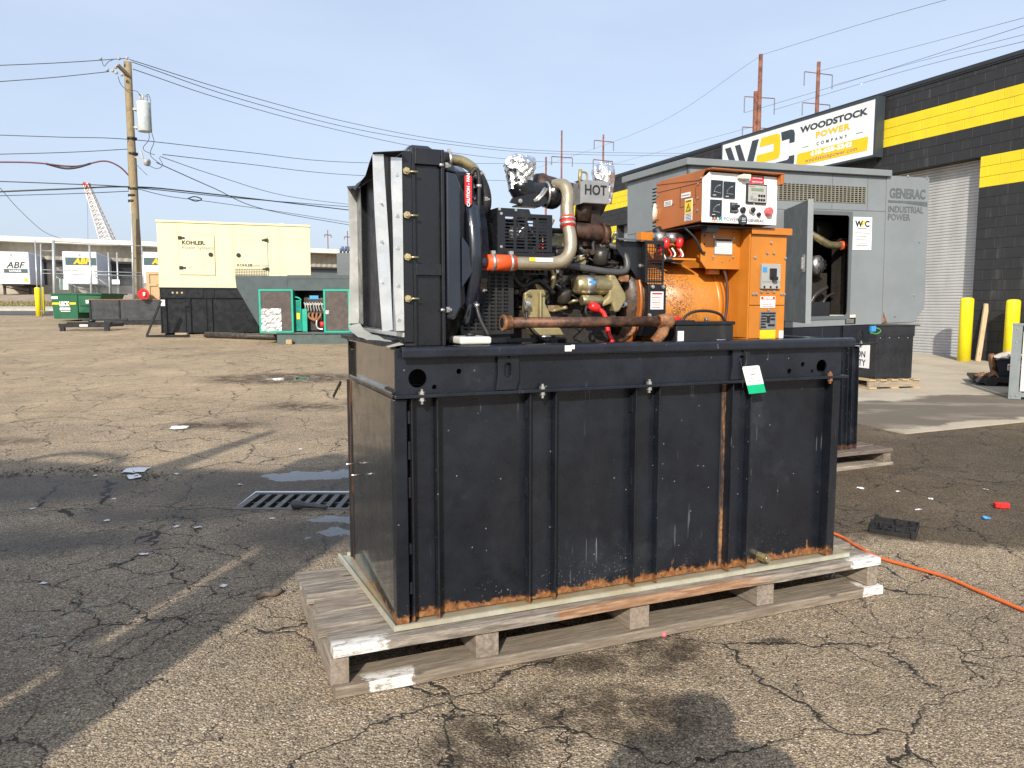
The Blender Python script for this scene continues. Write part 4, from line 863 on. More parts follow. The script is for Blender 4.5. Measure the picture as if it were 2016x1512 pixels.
m = MB(); m.box(1.150,1.1525,.2072,.5,1.448,1.622); m.prism([(.205,1.622),(.207,1.6245),(.55,1.665),(.55,1.662)], 'x', 1.03, 1.245); m.prism([(1.03,1.59),(1.150,1.45),(1.150,1.622),(1.03,1.622)], 'y', .24,.2425); m.build('guard_cover', MT['black'], fg)
m = MB(); m.box(1.16,1.25,.192,.215,1.296,1.44); m.prism([(.192,1.296),(.25,1.22),(.28,1.22),(.22,1.30)],'x',1.16,1.25); m.build('guard_band', MT['black'], fg, .002)
m = MB(); m.box(1.172,1.235,.1895,.1918,1.335,1.41); m.build('warning_label', MT['white'], fg); m = MB()
m.box(1.178,1.229,.1885,.1894,1.398,1.405)
for k in range(5): m.box(1.178,1.22+.006*(k%2),.1885,.1894,1.342+.0105*k,1.3445+.0105*k)
m.build('label_print', MT['redlab'], fg)
m = MB()
for x,z in ((1.178,1.43),(1.232,1.43),(1.146,1.52),(1.165,1.31)): m.bolt((x,.19 if z<1.5 else .24,z),(0,-1,0),.008,.007)
m.build('bolt', MT['zinc'], fg)
m = MB(); m.lathe([(0,.20),(.0,.205),(.40,.205),(.44,.195),(.46,.17),(.47,.12)], (1.205,.45,1.345), (1,0,0), 56); al = m.build('generator_housing', MT['orange_pit'], gs)
m = MB(); m.lathe([(0,.207),(.03,.207)], (1.565,.45,1.345), (1,0,0), 56); m.build('end_band', MT['orange'], al)
m = MB(); m.box(1.55,1.62,.30,.40,1.54,1.56); m.box(1.50,1.56,.235,.26,1.49,1.535); m.cyl((1.60,.265,1.24),(1.60,.235,1.24),.02,n=12); m.cyl((1.60,.235,1.24),(1.63,.235,1.24),.004,n=8); m.build('housing_lug', MT['orange'], al, .004)
m = MB(); m.box(1.30,1.62,.28,.34,1.15,1.20); m.box(1.28,1.66,.26,.30,1.15,1.20); m.build('foot', MT['orange'], al)
m = MB(); m.tube([(1.555,.225,1.53),(1.575,.215,1.49),(1.585,.21,1.42),(1.58,.205,1.33),(1.56,.20,1.26),(1.53,.17,1.21)], .006, 8, curve=5); m.build('sensor_cable', pbr('brown_cable',(.06,.03,.02),.6), gs)
# capacitors / connectors over the housing
m = MB(); m.box(1.30,1.42,.22,.42,1.548,1.556); m.box(1.25,1.44,.40,.44,1.55,1.68); m.build('terminal_bracket', MT['orange'], gs)
for x in (1.262,1.325):
    m = MB(); m.cyl((x,.27,1.625),(x,.27,1.665),.026,n=18); m.build('capacitor', MT['steel'], gs)
for x,y,z in ((1.275,.245,1.615),(1.345,.245,1.62),(1.245,.245,1.595)):
    m = MB(); m.lathe([(0,.008),(.01,.016),(.035,.016),(.045,.009)], (x,y,z-.02), (.15,-.1,1), 10); m.build('terminal_boot', MT['red'], gs)
for x0,x1,mt in ((1.25,1.27,'white'),(1.29,1.27,'hose_r'),(1.31,1.285,'white'),(1.34,1.30,'hose_r'),(1.35,1.335,'white'),(1.24,1.25,'hose_o')):
    m = MB(); m.tube([(x0,.245,1.60),(x0+.012,.235,1.57),(x1+.01,.24,1.548)], .004, 6, curve=4); m.build('lead', MT[mt], gs)
m = MB(); m.cyl((1.275,.235,1.552),(1.36,.235,1.552),.011,n=10); m.build('lead_sleeve', MT['rubber'], gs)
# ---- breaker cabinet
m = MB(); m.box(1.645,1.852,.142,.60,1.20,1.685); bc = m.build('breaker_cabinet', MT['orange'], gs, .003)
m = MB(); m.box(1.650,1.846,.136,.1418,1.205,1.349); m.box(1.650,1.846,.136,.1418,1.353,1.672); m.build('front_cover', MT['orange'], bc, .002)
m = MB(); m.box(1.638,1.862,.122,.60,1.676,1.692); m.box(1.638,1.862,.120,.124,1.662,1.692); m.build('hood', MT['orange'], bc, .002)
m = MB(); m.plate([(1.43,1.665),(1.43,1.545),(1.46,1.512),(1.640,1.512),(1.640,1.688),(1.455,1.688)], [circ(1.448,z,.0045,n=8) for z in (1.655,1.618,1.58)] + [circ(x,z,.003,n=6) for x,z in ((1.475,1.675),(1.60,1.672),(1.585,1.55),(1.495,1.55),(1.545,1.54))], 'y', .20, .205); pl_ = m.build('terminal_plate', MT['orange'], bc)
m = MB(); m.prism([(1.640,.20),(1.6435,.143),(1.6435,.60),(1.640,.60)], 'z', 1.21, 1.684); m.box(1.47,1.64,.206,.45,1.52,1.68); m.build('cabinet_back', MT['orange'], bc)
m = MB(); m.box(1.498,1.595,.196,.1985,1.575,1.645); m.build('rating_plate', MT['greyp'], bc); m = MB(); m.box(1.503,1.590,.1945,.1958,1.579,1.632); m.build('rating_print', MT['whitep'], bc); m = MB(); m.box(1.503,1.590,.1945,.1958,1.634,1.642)
for k in range(6): m.box(1.507,1.586,.1938,.1944,1.584+.008*k,1.5852+.008*k)
m.build('rating_line', MT['ink'], bc)
m = MB()
for x,z in ((1.492,1.65),(1.60,1.648),(1.492,1.565),(1.60,1.565)): m.bolt((x,.199,z),(0,-1,0),.005,.004)
for x,z in ((1.755,1.628),(1.735,1.583),(1.772,1.583),(1.668,1.562),(1.838,1.562),(1.664,1.402),(1.682,1.402),(1.822,1.402),(1.838,1.402),(1.752,1.332),(1.71,1.412),(1.745,1.412),(1.78,1.412)): m.bolt((x,.135,z),(0,-1,0),.0065,.005)
m.build('bolt', MT['zinc'], bc)
m = MB(); m.box(1.700,1.806,.122,.1358,1.425,1.535); br = m.build('circuit_breaker', MT['greyp'], bc, .002)
m = MB(); m.box(1.742,1.778,.114,.1218,1.468,1.515); m.box(1.750,1.772,.098,.114,1.462,1.478); m.build('toggle', MT['ink'], br, .002)
m = MB(); m.box(1.704,1.728,.1205,.1219,1.498,1.520); m.build('breaker_label', MT['blue'], br)
m = MB()
for x in (1.715,1.75,1.785): m.cyl((x,.122,1.433),(x,.119,1.433),.005,n=8)
m.box(1.702,1.804,.1212,.1219,1.455,1.456); m.build('screw', MT['ink'], br)
m = MB(); m.box(1.707,1.790,.1335,.1357,1.342,1.392); dl = m.build('danger_label', MT['white'], bc); m = MB(); m.box(1.71,1.787,.1325,.1334,1.378,1.390); m.box(1.715,1.78,.1325,.1334,1.347,1.3495); m.box(1.715,1.775,.1325,.1334,1.356,1.3585); m.build('danger_print', MT['redlab'], bc)
text('DANGER', .011, MT['white'], bc, (1.748,.1318,1.384), bold=.0004, sx=1.2)
m = MB(); m.box(1.708,1.797,.1325,.1355,1.245,1.325); m.build('name_plate', MT['steel'], bc); m = MB()
for a,b,c_,d_ in ((1.713,1.792,1.312,1.32),(1.713,1.745,1.30,1.308),(1.713,1.74,1.288,1.296),(1.713,1.742,1.276,1.284),(1.713,1.738,1.264,1.272),(1.713,1.742,1.251,1.259),(1.76,1.79,1.30,1.308),(1.765,1.79,1.285,1.295),(1.752,1.79,1.258,1.268),(1.745,1.762,1.272,1.306)): m.box(a,b,.1312,.1324,c_,d_)
m.build('name_print', MT['ink'], bc)
m = MB(); m.box(1.710,1.797,.133,.1355,1.205,1.243); m.box(1.71,1.797,.133,.1355,1.196,1.204); m.build('yellow_label', MT['yellow'], bc)
m = MB(); m.box(1.818,1.842,.133,.1355,1.206,1.238); m.build('white_tag', MT['white'], bc)
# ---- control box
CX0, CX1, CT = 1.352, 1.742, .09
m = MB(); m.prism([(CT+.004,1.702),(.44,1.69),(.44,1.90),(CT+.06,1.905),(CT+.004,1.885)], 'x', CX0, CX1); cb = m.build('control_box', MT['orange_side'], gs, .004)
m = MB(); m.plate([(CX0-.002,1.698),(CX1,1.70),(CX1,1.905),(CX0+.032,1.905),(CX0-.002,1.875)], [], 'y', CT, CT+.0035); fp = m.build('instrument_panel', MT['whitep'], cb, .001)
m = MB(); m.prism([(CT-.03,1.912),(CT-.03,1.918),(.445,1.918),(.445,1.900)], 'x', CX0+.02, CX1+.012); m.box(CX1-.005,CX1+.012,CT-.028,.44,1.87,1.912); m.build('hood', MT['orange_side'], cb, .003)
m = MB(); m.prism([(CT-.022,1.912),(CT+.02,1.872),(.44,1.898),(.44,1.904)], 'x', CX0-.003, CX0+.001); m.build('hood_side', MT['orange_side'], cb)
# side details: seams, labels, screws
m = MB(); m.box(CX0-.0012,CX0-.0002,.10,.43,1.861,1.863); m.box(CX0-.0012,CX0-.0002,.14,.25,1.775,1.7765); m.box(CX0-.0012,CX0-.0002,.25,.2515,1.775,1.86); m.box(CX0-.0012,CX0-.0002,.14,.1415,1.80,1.845); m.build('seam', MT['cast'], cb)
m = MB()
for y,z in ((.425,1.85),(.425,1.80),(.42,1.745),(.41,1.705),(.12,1.858),(.12,1.80),(.12,1.75),(.30,1.80),(.1,1.88),(.17,1.76)): m.bolt((CX0,y,z),(-1,0,0),.005,.004)
m.build('screw', MT['zinc'], cb)
def side_label(y0,y1,z0,z1,mt,name): 
    m = MB(); m.box(CX0-.0025,CX0-.0013,y0,y1,z0,z1); return m.build(name, mt, cb)
side_label(.31,.37,1.792,1.816,MT['white'],'side_label'); side_label(.175,.24,1.813,1.833,MT['white'],'side_label')
side_label(.158,.212,1.69+.022,1.805,MT['white'],'caution_label'); m = MB(); m.box(CX0-.0034,CX0-.0026,.161,.209,1.745,1.80); m.build('caution_yellow', MT['yellow'], cb)
m = MB(); m.prism([(.168,1.752),(.202,1.752),(.185,1.787)],'x',CX0-.0042,CX0-.0035); m.build('warning_triangle', MT['ink'], cb); m = MB(); m.prism([(.1745,1.7555),(.1955,1.7555),(.185,1.778)],'x',CX0-.0048,CX0-.0043); m.build('warning_triangle', MT['yellow'], cb)
m = MB(); m.prism([(.184,1.776),(.188,1.766),(.185,1.766),(.186,1.757),(.181,1.768),(.184,1.768)],'x',CX0-.0055,CX0-.0049)
for k in range(5): m.box(CX0-.0034,CX0-.0026,.163,.205,1.715+.006*k,1.717+.006*k)
m.build('caution_print', MT['ink'], cb); text('CAUTION', .0085, MT['ink'], cb, (CX0-.0038,.185,1.7945), 'left', bold=.0002)
m = MB()
for k in range(3): m.box(CX0-.0034,CX0-.0026,.316,.364,1.797+.006*k,1.799+.006*k)
m.box(CX0-.0034,CX0-.0026,.18,.235,1.821,1.824); m.build('label_print', MT['inkgrey'], cb)
m = MB(); m.lathe([(0,.028),(.010,.038),(.02,.048),(.021,.043),(.0,.02)], (1.372,.448,1.772), (-.75,.66,.05), 28); m.build('bell_mouth', MT['cream'], cb)
# instruments
def gauge(x, z, ang, w=.058, h=.068):
    m = MB(); m.box(x-w/2,x+w/2,CT-.008,CT-.0002,z-h/2,z+h/2); g = m.build('gauge', MT['dark'], fp, .001)
    m = MB(); m.box(x-w/2+.004,x+w/2-.004,CT-.0088,CT-.0081,z-h/2+.004,z+h/2-.004); m.build('dial', MT['glass'], g)
    m = MB(); cx, cz = x+.016, z-.018
    for k in range(9):
        a = R(95+10*k); r0, r1 = .030, .034; m.bar((cx+r0*math.cos(a),CT-.0093,cz+r0*math.sin(a)),(cx+r1*math.cos(a),CT-.0093,cz+r1*math.sin(a)),.0016,.0006)
    a = R(ang); m.bar((cx,CT-.0093,cz),(cx+.032*math.cos(a),CT-.0093,cz+.032*math.sin(a)),.0022,.0006); m.box(x-.022,x-.006,CT-.0093,CT-.0089,z-.029,z-.027); m.build('needle', MT['white'], g)
gauge(1.418,1.838,172); gauge(1.483,1.836,178); gauge(1.416,1.758,174)
m = MB(); m.box(1.571,1.678,CT-.010,CT-.0002,1.785,1.868); cp_ = m.build('controller', MT['ink'], fp, .002)
m = MB(); m.box(1.577,1.673,CT-.0112,CT-.0101,1.791,1.862); m.build('controller_face', MT['greyp'], cp_); m = MB(); m.box(1.592,1.657,CT-.0122,CT-.0113,1.838,1.850); m.build('display', MT['lcd'], cp_)
for i in range(3):
    for j in range(2):
        m = MB(); x, z = 1.634+.0135*i, 1.819-.0175*j; m.cyl((x,CT-.0113,z),(x,CT-.0135,z),.0055,n=12); m.build('key', MT['ink'], cp_)
m = MB()
for k in range(4): m.box(1.597+.008*k,1.599+.008*k,CT-.012,CT-.0113,1.824,1.828)
for k in range(3): m.box(1.605,1.625,CT-.012,CT-.0113,1.797+.004*k,1.7985+.004*k)
m.build('controller_print', MT['inkgrey'], cp_); m = MB(); m.box(1.58,1.612,CT-.012,CT-.0113,1.8555,1.8575); m.build('controller_mark', MT['redlab'], cp_)
m = MB(); m.box(1.491,1.528,CT-.006,CT-.0002,1.743,1.785); sw = m.build('selector_switch', MT['ink'], fp, .001); m = MB(); m.box(1.495,1.524,CT-.0068,CT-.0061,1.747,1.781); m.build('switch_plate', MT['steel'], sw); m = MB(); m.lathe([(0,.012),(.010,.012),(.012,.010)],(1.509,CT-.0069,1.764),(0,-1,0),16); m.bar((1.497,CT-.022,1.760),(1.523,CT-.022,1.770),.008,.012); m.build('knob', MT['ink'], sw)
def knob(x,z,r,mt,h=.014,name='knob'):
    m = MB(); m.lathe([(0,r*.9),(h*.3,r),(h*.8,r),(h,r*.8)],(x,CT-.0002,z),(0,-1,0),20); return m.build(name, mt, fp)
knob(1.555,1.756,.0125,MT['ink']); knob(1.602,1.758,.0145,MT['greyp'],.012,'key_switch'); knob(1.602,1.757,.0105,MT['ink'],.022,'key_switch'); knob(1.640,1.741,.009,MT['ink']); knob(1.688,1.755,.018,MT['pink'],.026,'emergency_stop')
k_ = knob(1.556,1.714,.0225,MT['dark'],.012,'round_switch'); m = MB()
for j in range(3): m.box(1.546,1.566,CT-.0132,CT-.0124,1.706+.007*j,1.708+.007*j)
m.build('switch_print', MT['white'], fp)
m = MB(); m.tube([(1.603,CT-.014,1.795),(1.602,CT-.020,1.78),(1.603,CT-.024,1.765)],.0012,6); m.box(1.588,1.602,CT-.014,CT-.0122,1.803,1.817); m.build('key', MT['zinc'], fp)
m = MB(); m.box(1.533,1.575,CT-.03,CT-.0002,1.882,1.902); m.box(1.522,1.535,CT-.022,CT-.0002,1.884,1.898); m.build('panel_light', MT['cream'], fp, .003)
m = MB(); m.box(1.594,1.666,CT-.0015,CT-.0003,1.884,1.903); m.box(1.592,1.668,CT-.0015,CT-.0003,1.871,1.8825); m.build('danger_label', MT['redlab'], fp); text('DANGER', .010, MT['white'], fp, (1.63,CT-.002,1.894), bold=.0002, sx=1.3)
text('HIGH VOLTAGE', .0075, MT['white'], fp, (1.63,CT-.002,1.877), bold=.0001, sx=1.05)
for s_, x, mt in (('R',1.408,'rustbright'),('A',1.422,'rustbright'),('M',1.443,'teal')): text(s_, .022, MT[mt], fp, (x,CT-.0008,1.7145), bold=.001, sx=1.05)
text('POWER', .024, MT['inkgrey'], fp, (1.50,CT-.0008,1.7145), sx=.92); text('GENERAC', .017, MT['inkgrey'], fp, (1.632,CT-.0008,1.714), bold=.0004, sx=1.15)
m = MB(); m.box(1.40,1.46,CT-.0008,CT-.0003,1.7025,1.704); m.build('underline', MT['redlab'], fp)
m = MB(); m.box(1.36,1.74,.12,.42,1.686,1.6905); m.box(1.40,1.46,.12,.16,1.66,1.686); m.tube([(1.30,.35,1.69),(1.31,.33,1.66),(1.38,.3,1.65),(1.45,.3,1.67)],.022,10,curve=4); m.build('box_underframe', MT['ink'], gs)
m = MB(); m.tube([(1.36,.22,1.685),(1.40,.20,1.64),(1.43,.195,1.585),(1.445,.19,1.58)],.006,8,curve=4); m.build('control_cable', MT['rubber'], gs)
m = MB(); m.cyl((1.38,.40,1.56),(1.40,.42,1.70),.02,n=10); m.box(1.40,1.64,.38,.42,1.56,1.69); m.build('box_support', MT['orange'], gs)
# ---- rusty drain pipe across the front
m = MB(); m.tube([(.445,.05,1.287),(1.135,.05,1.287)], .0205, 16); rp = m.build('drain_pipe', MT['rustpipe'], gs)
m = MB(); m.lathe([(0,.030),(.012,.031),(.014,.027),(.035,.027),(.037,.024)], (.436,.05,1.287), (1,0,0), 18); m.build('pipe_coupling', MT['rustbright'], rp); m = MB(); m.cyl((.437,.05,1.287),(.4345,.05,1.287),.019,n=16); m.build('pipe_bore', MT['ink'], rp)
m = MB(); m.lathe([(0,.026),(.010,.028),(.04,.032),(.06,.030),(.075,.015)], (1.118,.05,1.287), (1,0,0), 18); m.tube([(1.155,.05,1.285),(1.14,.05,1.24),(1.11,.06,1.20)],.024,12); m.build('pipe_elbow', MT['rustbright'], rp)
m = MB(); m.tube([(1.10,.2,1.30),(1.09,.19,1.25),(1.05,.18,1.215),(1.01,.18,1.2)],.010,8,curve=4); m.build('rusty_strap', MT['rustbright'], gs)

# ---- loose things on the skid
bt = thing('battery', 'black lead battery with rope handle on the skid rail', 'battery', O0, YAW)
m = MB(); m.box(1.232,1.525,.085,.235,1.197,1.268); m.build('case', MT['black_matte'], bt, .004)
m = MB(); m.box(1.226,1.322,.080,.24,1.2685,1.290); m.box(1.322,1.531,.080,.24,1.2685,1.284); m.build('lid', MT['black'], bt, .003)
m = MB(); m.cyl((1.43,.15,1.284),(1.43,.15,1.30),.009,n=12); m.cyl((1.27,.15,1.29),(1.27,.15,1.302),.010,n=12); m.build('terminal', MT['zinc'], bt)
m = MB(); m.tube([(1.275,.10,1.285),(1.285,.10,1.305),(1.33,.10,1.325),(1.40,.10,1.328),(1.46,.10,1.315),(1.49,.10,1.285)],.006,8,curve=5); m.build('handle', MT['rubber'], bt)
m = MB(); m.lathe([(0,.008),(.01,.011),(.04,.010),(.05,.006)], (1.235,.13,1.29), (1,0,.12), 10); m.build('terminal_boot', MT['red'], bt)
m = MB(); m.box(1.238,1.268,.0825,.0838,1.20,1.245); m.build('label', MT['white'], bt)
m = MB(); m.tube([(1.42,.075,1.197),(1.43,.07,1.205),(1.47,.07,1.205),(1.48,.075,1.197)],.003,6); m.build('hold_down', MT['zinc'], bt)
jg = thing('coolant_jug', 'white plastic jug with black cap beside the radiator foot', 'jug', O0, YAW)
m = MB(); m.box(.275,.40,.06,.20,1.207,1.236); m.build('body', MT['jug'], jg, .010, 3); m = MB(); m.cyl((.335,.12,1.236),(.335,.12,1.248),.02,n=14); m.build('cap', MT['ink'], jg)
ht = thing('hang_tag', 'white tag with green lower band hanging from the lifting plate', 'tag', O0, YAW)
def sk_(a, b): return (1.512+a*.090+b*.042, 1.093-b*.118+.004*a)
m = MB(); m.prism([sk_(.05,0),sk_(.92,0),sk_(1,.02),sk_(1,.68),sk_(0,.68),sk_(0,.08)], 'y', .006, .0075); m.build('card', MT['white'], ht)
m = MB(); m.prism([sk_(0,.681),sk_(1,.681),sk_(1,1),sk_(0,1)], 'y', .006, .0075); m.build('green_band', pbr('tag_green', (.0,.40,.18), .5), ht)
m = MB()
for b, a0, a1 in ((.09,.1,.3),(.09,.42,.5),(.09,.55,.85),(.28,.35,.7),(.30,.4,.66),(.44,.2,.8),(.54,.1,.9),(.60,.1,.4)): q = [sk_(a0,b),sk_(a1,b),sk_(a1,b+.015),sk_(a0,b+.015)]; m.prism(q, 'y', .0052, .0058)
m.build('tag_print', MT['inkgrey'], ht)
m = MB(); m.tube([(1.524,.018,1.165),(1.538,.012,1.14),(1.537,.010,1.11),(1.528,.009,1.09),(1.515,.009,1.078)],.003,6,curve=4); m.tube([(1.508,.015,1.13),(1.512,.01,1.10),(1.52,.009,1.07),(1.521,.009,1.0)],.0022,6,curve=4); m.build('cable_tie', MT['rubber'], ht)
tp = thing('caution_tape_scrap', 'yellow and black tape scrap at the rear corner of the tank', 'tape', O0, YAW)
m = MB(); m.prism([(.876,1.01),(.90,1.0),(.91,.985),(.885,.99)],'x',-.018,-.016); m.prism([(.90,.99),(.912,.98),(.915,.955),(.903,.96)],'x',-.02,-.018); m.build('yellow_tape', MT['yellow'], tp)
m = MB(); m.bar((-.02,.87,1.01),(-.045,.93,.935),.004,.012); m.build('black_tape', MT['rubber'], tp)
# ================================================================ GREY ENCLOSED GENERATOR BEHIND
G0 = (1.304, 5.627, -.028)
MT['gry'] = pbr('grey_enclosure_paint', (.20,.222,.232), .42, var=.07, sc=3, dirt=(.26,.26,.25), dirt_amt=.25)
MT['gryd'] = pbr('grey_door_paint', (.105,.118,.126), .4, var=.06, sc=3); MT['grytext'] = pbr('grey_emblem', (.10,.112,.118), .5)
gg = thing('enclosed_generator', 'grey steel enclosed generator with one door open behind the orange one', 'generator', G0, YAW, ry=R(-1.2))
L, W, ZB, ZT = 2.40, .84, 1.19, 2.375
# shell: front wall with door opening and grille opening
m = MB(); m.plate(rect(.0, 1.92, ZB, ZT), [rect(.91,1.55,1.255,2.075), rect(.50,1.70,2.155,2.285)], 'y', 0, .02); sh2 = m.build('front_wall', MT['gry'], gg)
m = MB(); m.box(.002,.91,-.002,0,2.09,2.094); m.box(0.91,1.92,-.002,0,2.10,2.104); m.box(1.35,1.353,-.002,0,2.104,2.37); m.box(1.72,1.723,-.002,0,2.104,2.37); m.box(.40,.403,-.002,0,ZB,2.09); m.box(.9,.903,-.002,0,ZB,2.09); m.build('seam', MT['gryd'], sh2)
cs = [rect(.36+.055*0+.115*c, .435+.115*c, 2.265-.0255*r, 2.275-.0255*r) for c in range(4) for r in range(13)]
cs = [[(.83-a, b) for a, b in h] for h in cs]
m = MB(); m.plate(rect(.0,.83,ZB,ZT), cs, 'x', .0, .015); lw = m.build('side_wall', MT['gry'], gg)
m = MB(); m.box(.016,.018,.3,.6,1.9,2.35); m.build('louvre_back', MT['ink'], lw)
m = MB(); m.box(-.002,0,.0,.83,1.955,1.959); m.box(-.002,0,.12,.124,ZB,1.955); m.box(-.002,0,.70,.704,ZB,1.955); m.build('seam', MT['gryd'], lw)
m = MB(); m.box(-.006,-.0005,.30,.68,1.74,1.88); m.build('emblem_panel', MT['gry'], lw); text('GENERAC', .135, MT['grytext'], lw, (-.0075,.43,1.81), 'left', bold=.005, sx=1.0)
text('INDUSTRIAL', .075, MT['grytext'], lw, (-.0025,.45,1.655), 'left', bold=.001, sx=1.0); text('POWER', .075, MT['grytext'], lw, (-.0025,.53,1.57), 'left', bold=.001, sx=1.0)
m = MB(); m.box(-.02,-.001,.725,.76,1.66,1.80); m.box(-.03,-.02,.735,.75,1.68,1.78); m.build('latch', MT['steel'], lw)
m = MB(); m.prism([(-.035,ZT+.001),(W+.03,ZT+.001),(W+.03,ZT+.05),(-.035,ZT+.05)], 'x', -.03, 1.945); m.build('roof', MT['gry'], gg, .004)
m = MB(); m.box(.02,2.39,W-.02,W,ZB,ZT); m.box(2.38,2.40,.02,W-.02,1.35,ZT); m.box(1.92,2.4,.02,W-.02,ZT,ZT+.015); m.box(.02,2.38,.02,W-.02,ZB,ZB+.02); m.build('rear_wall', MT['gry'], gg)
m = MB(); m.prism([(1.922,ZB+.005),(2.28,ZB+.005),(2.40,1.31),(2.40,ZT+.012),(1.922,ZT+.012)], 'y', -.006, .016); ec = m.build('end_cap', MT['gry'], gg, .002)
text('GENERAC', .105, MT['grytext'], ec, (2.155,-.0075,2.245), bold=.004, sx=.86); m = MB(); m.prism([(1.94,2.172),(2.385,2.172),(2.385,2.190),(1.94,2.192)], 'y', -.0075, -.0062); m.prism([(2.12,2.1718),(2.385,2.15),(2.385,2.1718)], 'y', -.0075, -.0062); m.build('swoosh', MT['grytext'], ec)
text('INDUSTRIAL', .072, MT['grytext'], ec, (1.94,-.0075,2.118), align='LEFT', bold=.001); text('POWER', .072, MT['grytext'], ec, (1.94,-.0075,2.055), align='LEFT', bold=.001)
m = MB()
for x, z in ((2.31,1.86),(2.27,1.42),(2.06,1.25),(2.15,2.39),(2.37,2.385)): m.bolt((x,-.006,z),(0,-1,0),.010,.005)
m.build('bolt', MT['zinc'], ec); m = MB(); m.prism([(1.925,1.196),(1.975,1.196),(1.945,1.25),(1.928,1.29)],'y',-.0085,-.007); m.build('rust_patch', MT['rustbright'], ec)
# grille bars
m = MB()
for i in range(31): x = .50+.04*i; m.box(x-.004, x+.004, -.004, .003, 2.156, 2.284)
for j in range(8): z = 2.163+.016*j; m.box(.50, 1.70, .0035, .007, z-.003, z+.003)
m.build('grille', pbr('tan_grille', (.22,.21,.17), .5), gg); m = MB(); m.box(.45,1.69,.15,.16,2.1,2.3); m.build('grille_back', MT['ink'], gg)
# opening frame, open door
m = MB(); m.plate(rect(.895,1.565,1.24,2.09), [rrect(.925,1.535,1.27,2.06,.03)], 'y', -.006, -.0005); m.build('door_frame', MT['gryd'], gg)
hg_ = bpy.data.objects.new('door', MB().cbox(0,.64,-.03,0,1.245,2.085,.003).mesh('door', MT['gryd'])); col.objects.link(hg_); hg_.parent = gg; hg_.location = (.905,-.01,0); hg_.rotation_euler = (0,0,R(-118))
m = MB(); m.box(.56,.60,-.038,-.0305,1.60,1.72); m.box(.57,.59,-.05,-.038,1.62,1.70); m.build('handle', MT['steel'], hg_)
m = MB(); m.box(.6405,.644,-.031,.006,1.243,2.087); m.build('door_edge', MT['gry'], hg_)
# engine bay seen through the opening
m = MB(); m.box(.70,2.3,.60,.62,1.215,2.1); m.box(1.95,1.97,.03,.6,1.215,2.1); m.box(.7,1.95,.03,.6,2.115,2.12); m.build('bay_back', MT['ink'], gg)
m = MB(); m.box(1.2,1.66,.34,.6,1.3,1.62); m.box(1.66,1.76,.16,.3,1.22,1.9); m.box(1.30,1.60,.28,.34,1.35,1.58); m.tube([(1.32,.2,1.25),(1.36,.18,1.42),(1.5,.18,1.5)],.02,8,curve=4); m.tube([(1.45,.2,1.25),(1.5,.2,1.4),(1.62,.22,1.45)],.012,8,curve=4); m.build('bay_engine', MT['grease'], gg, .01)
m = MB(); m.tube([(1.28,.16,1.93),(1.40,.14,1.87),(1.48,.14,1.84),(1.60,.14,1.835)],.030,12,curve=5); m.build('bay_pipe', MT['gold'], gg); m = MB(); m.cyl((1.59,.14,1.835),(1.64,.14,1.835),.036,n=12); m.build('bay_hose', MT['hose_o'], gg)
m = MB(); m.lathe([(0,.05),(.01,.075),(.07,.08),(.09,.06),(.1,.02)], (1.40,.26,1.68), (.3,-1,0), 20); m.build('bay_alternator', MT['steel'], gg)
m = MB()
for k in range(10): a = 2*math.pi*k/10; m.box(1.422+.045*math.cos(a)-.004,1.422+.045*math.cos(a)+.004,.158,.168,1.68+.045*math.sin(a)-.01,1.68+.045*math.sin(a)+.01)
m.build('bay_alternator_slot', MT['ink'], gg)
m = MB(); m.lathe([(0,.10),(.02,.105),(.16,.105),(.18,.09)], (1.45,.35,1.97), (1,0,0), 18); m.build('bay_air_filter', MT['rubber'], gg)
m = MB(); m.box(1.15,1.42,.06,.3,1.215,1.38); m.build('bay_battery', MT['black_matte'], gg, .004); m = MB(); m.box(1.46,1.64,.06,.25,1.215,1.27); m.build('bay_tray', MT['jug'], gg, .005)
# notices
m = MB(); m.box(1.575,1.775,-.0045,-.0025,1.79,2.05); pp = m.build('notice', MT['white'], gg)
for s_, x, mt in (('W',1.635,'ink'),('P',1.682,'signy'),('C',1.722,'ink')): text(s_, .065, MT[mt], pp, (x,-.0052,1.995), bold=.003, sx=1.1)
m = MB()
for w_, z in ((.055,1.96),(.08,1.925),(.045,1.90),(.065,1.87),(.035,1.845),(.06,1.825)): m.box(1.675-w_,1.675+w_,-.0052,-.0046,z-.003,z+.003)
m.build('notice_print', MT['inkgrey'], pp)
m = MB(); m.box(1.52,1.63,-.0045,-.0025,1.20,1.278); m.build('warning_label', MT['ink'], gg); m = MB(); m.box(1.523,1.627,-.0055,-.0046,1.25,1.275); m.build('label_mark', MT['cream'], gg); m = MB()
for k in range(4): m.box(1.528,1.61,-.0055,-.0046,1.207+.009*k,1.210+.009*k)
m.build('label_print', MT['greyp'], gg)
# base tank and skid
MT['tank2'] = mat_black_paint('rear_tank_paint', .19, rust_amt=.3)
m = MB(); m.box(.0,1.655,.03,W,.165,1.02); gt = m.build('fuel_tank', MT['tank2'], gg)
for a, b in ((.30,.41),(.80,.91),(1.28,1.38),(1.50,1.565),(1.60,1.675)):
    m = MB(); m.box(a, a+.007, -.012, .0295, .17, 1.015); m.box(b-.007, b, -.012, .0295, .17, 1.015); m.box(a+.007,b-.007,.018,.0295,.17,1.015); m.build('rib', MT['tank2'], gt, .002)
m = MB(); m.plate(rect(.0,1.80,1.04,1.188), [circ(1.70,1.105,.036), circ(.1,1.105,.034)], 'y', .012, .02); m.box(.0,1.80,.021,W,1.17,1.188); m.box(-.01,1.86,-.02,.03,1.022,1.036); m.box(1.5,1.58,-.004,.012,1.036,1.188); m.build('skid_frame', MT['tank2'], gg)
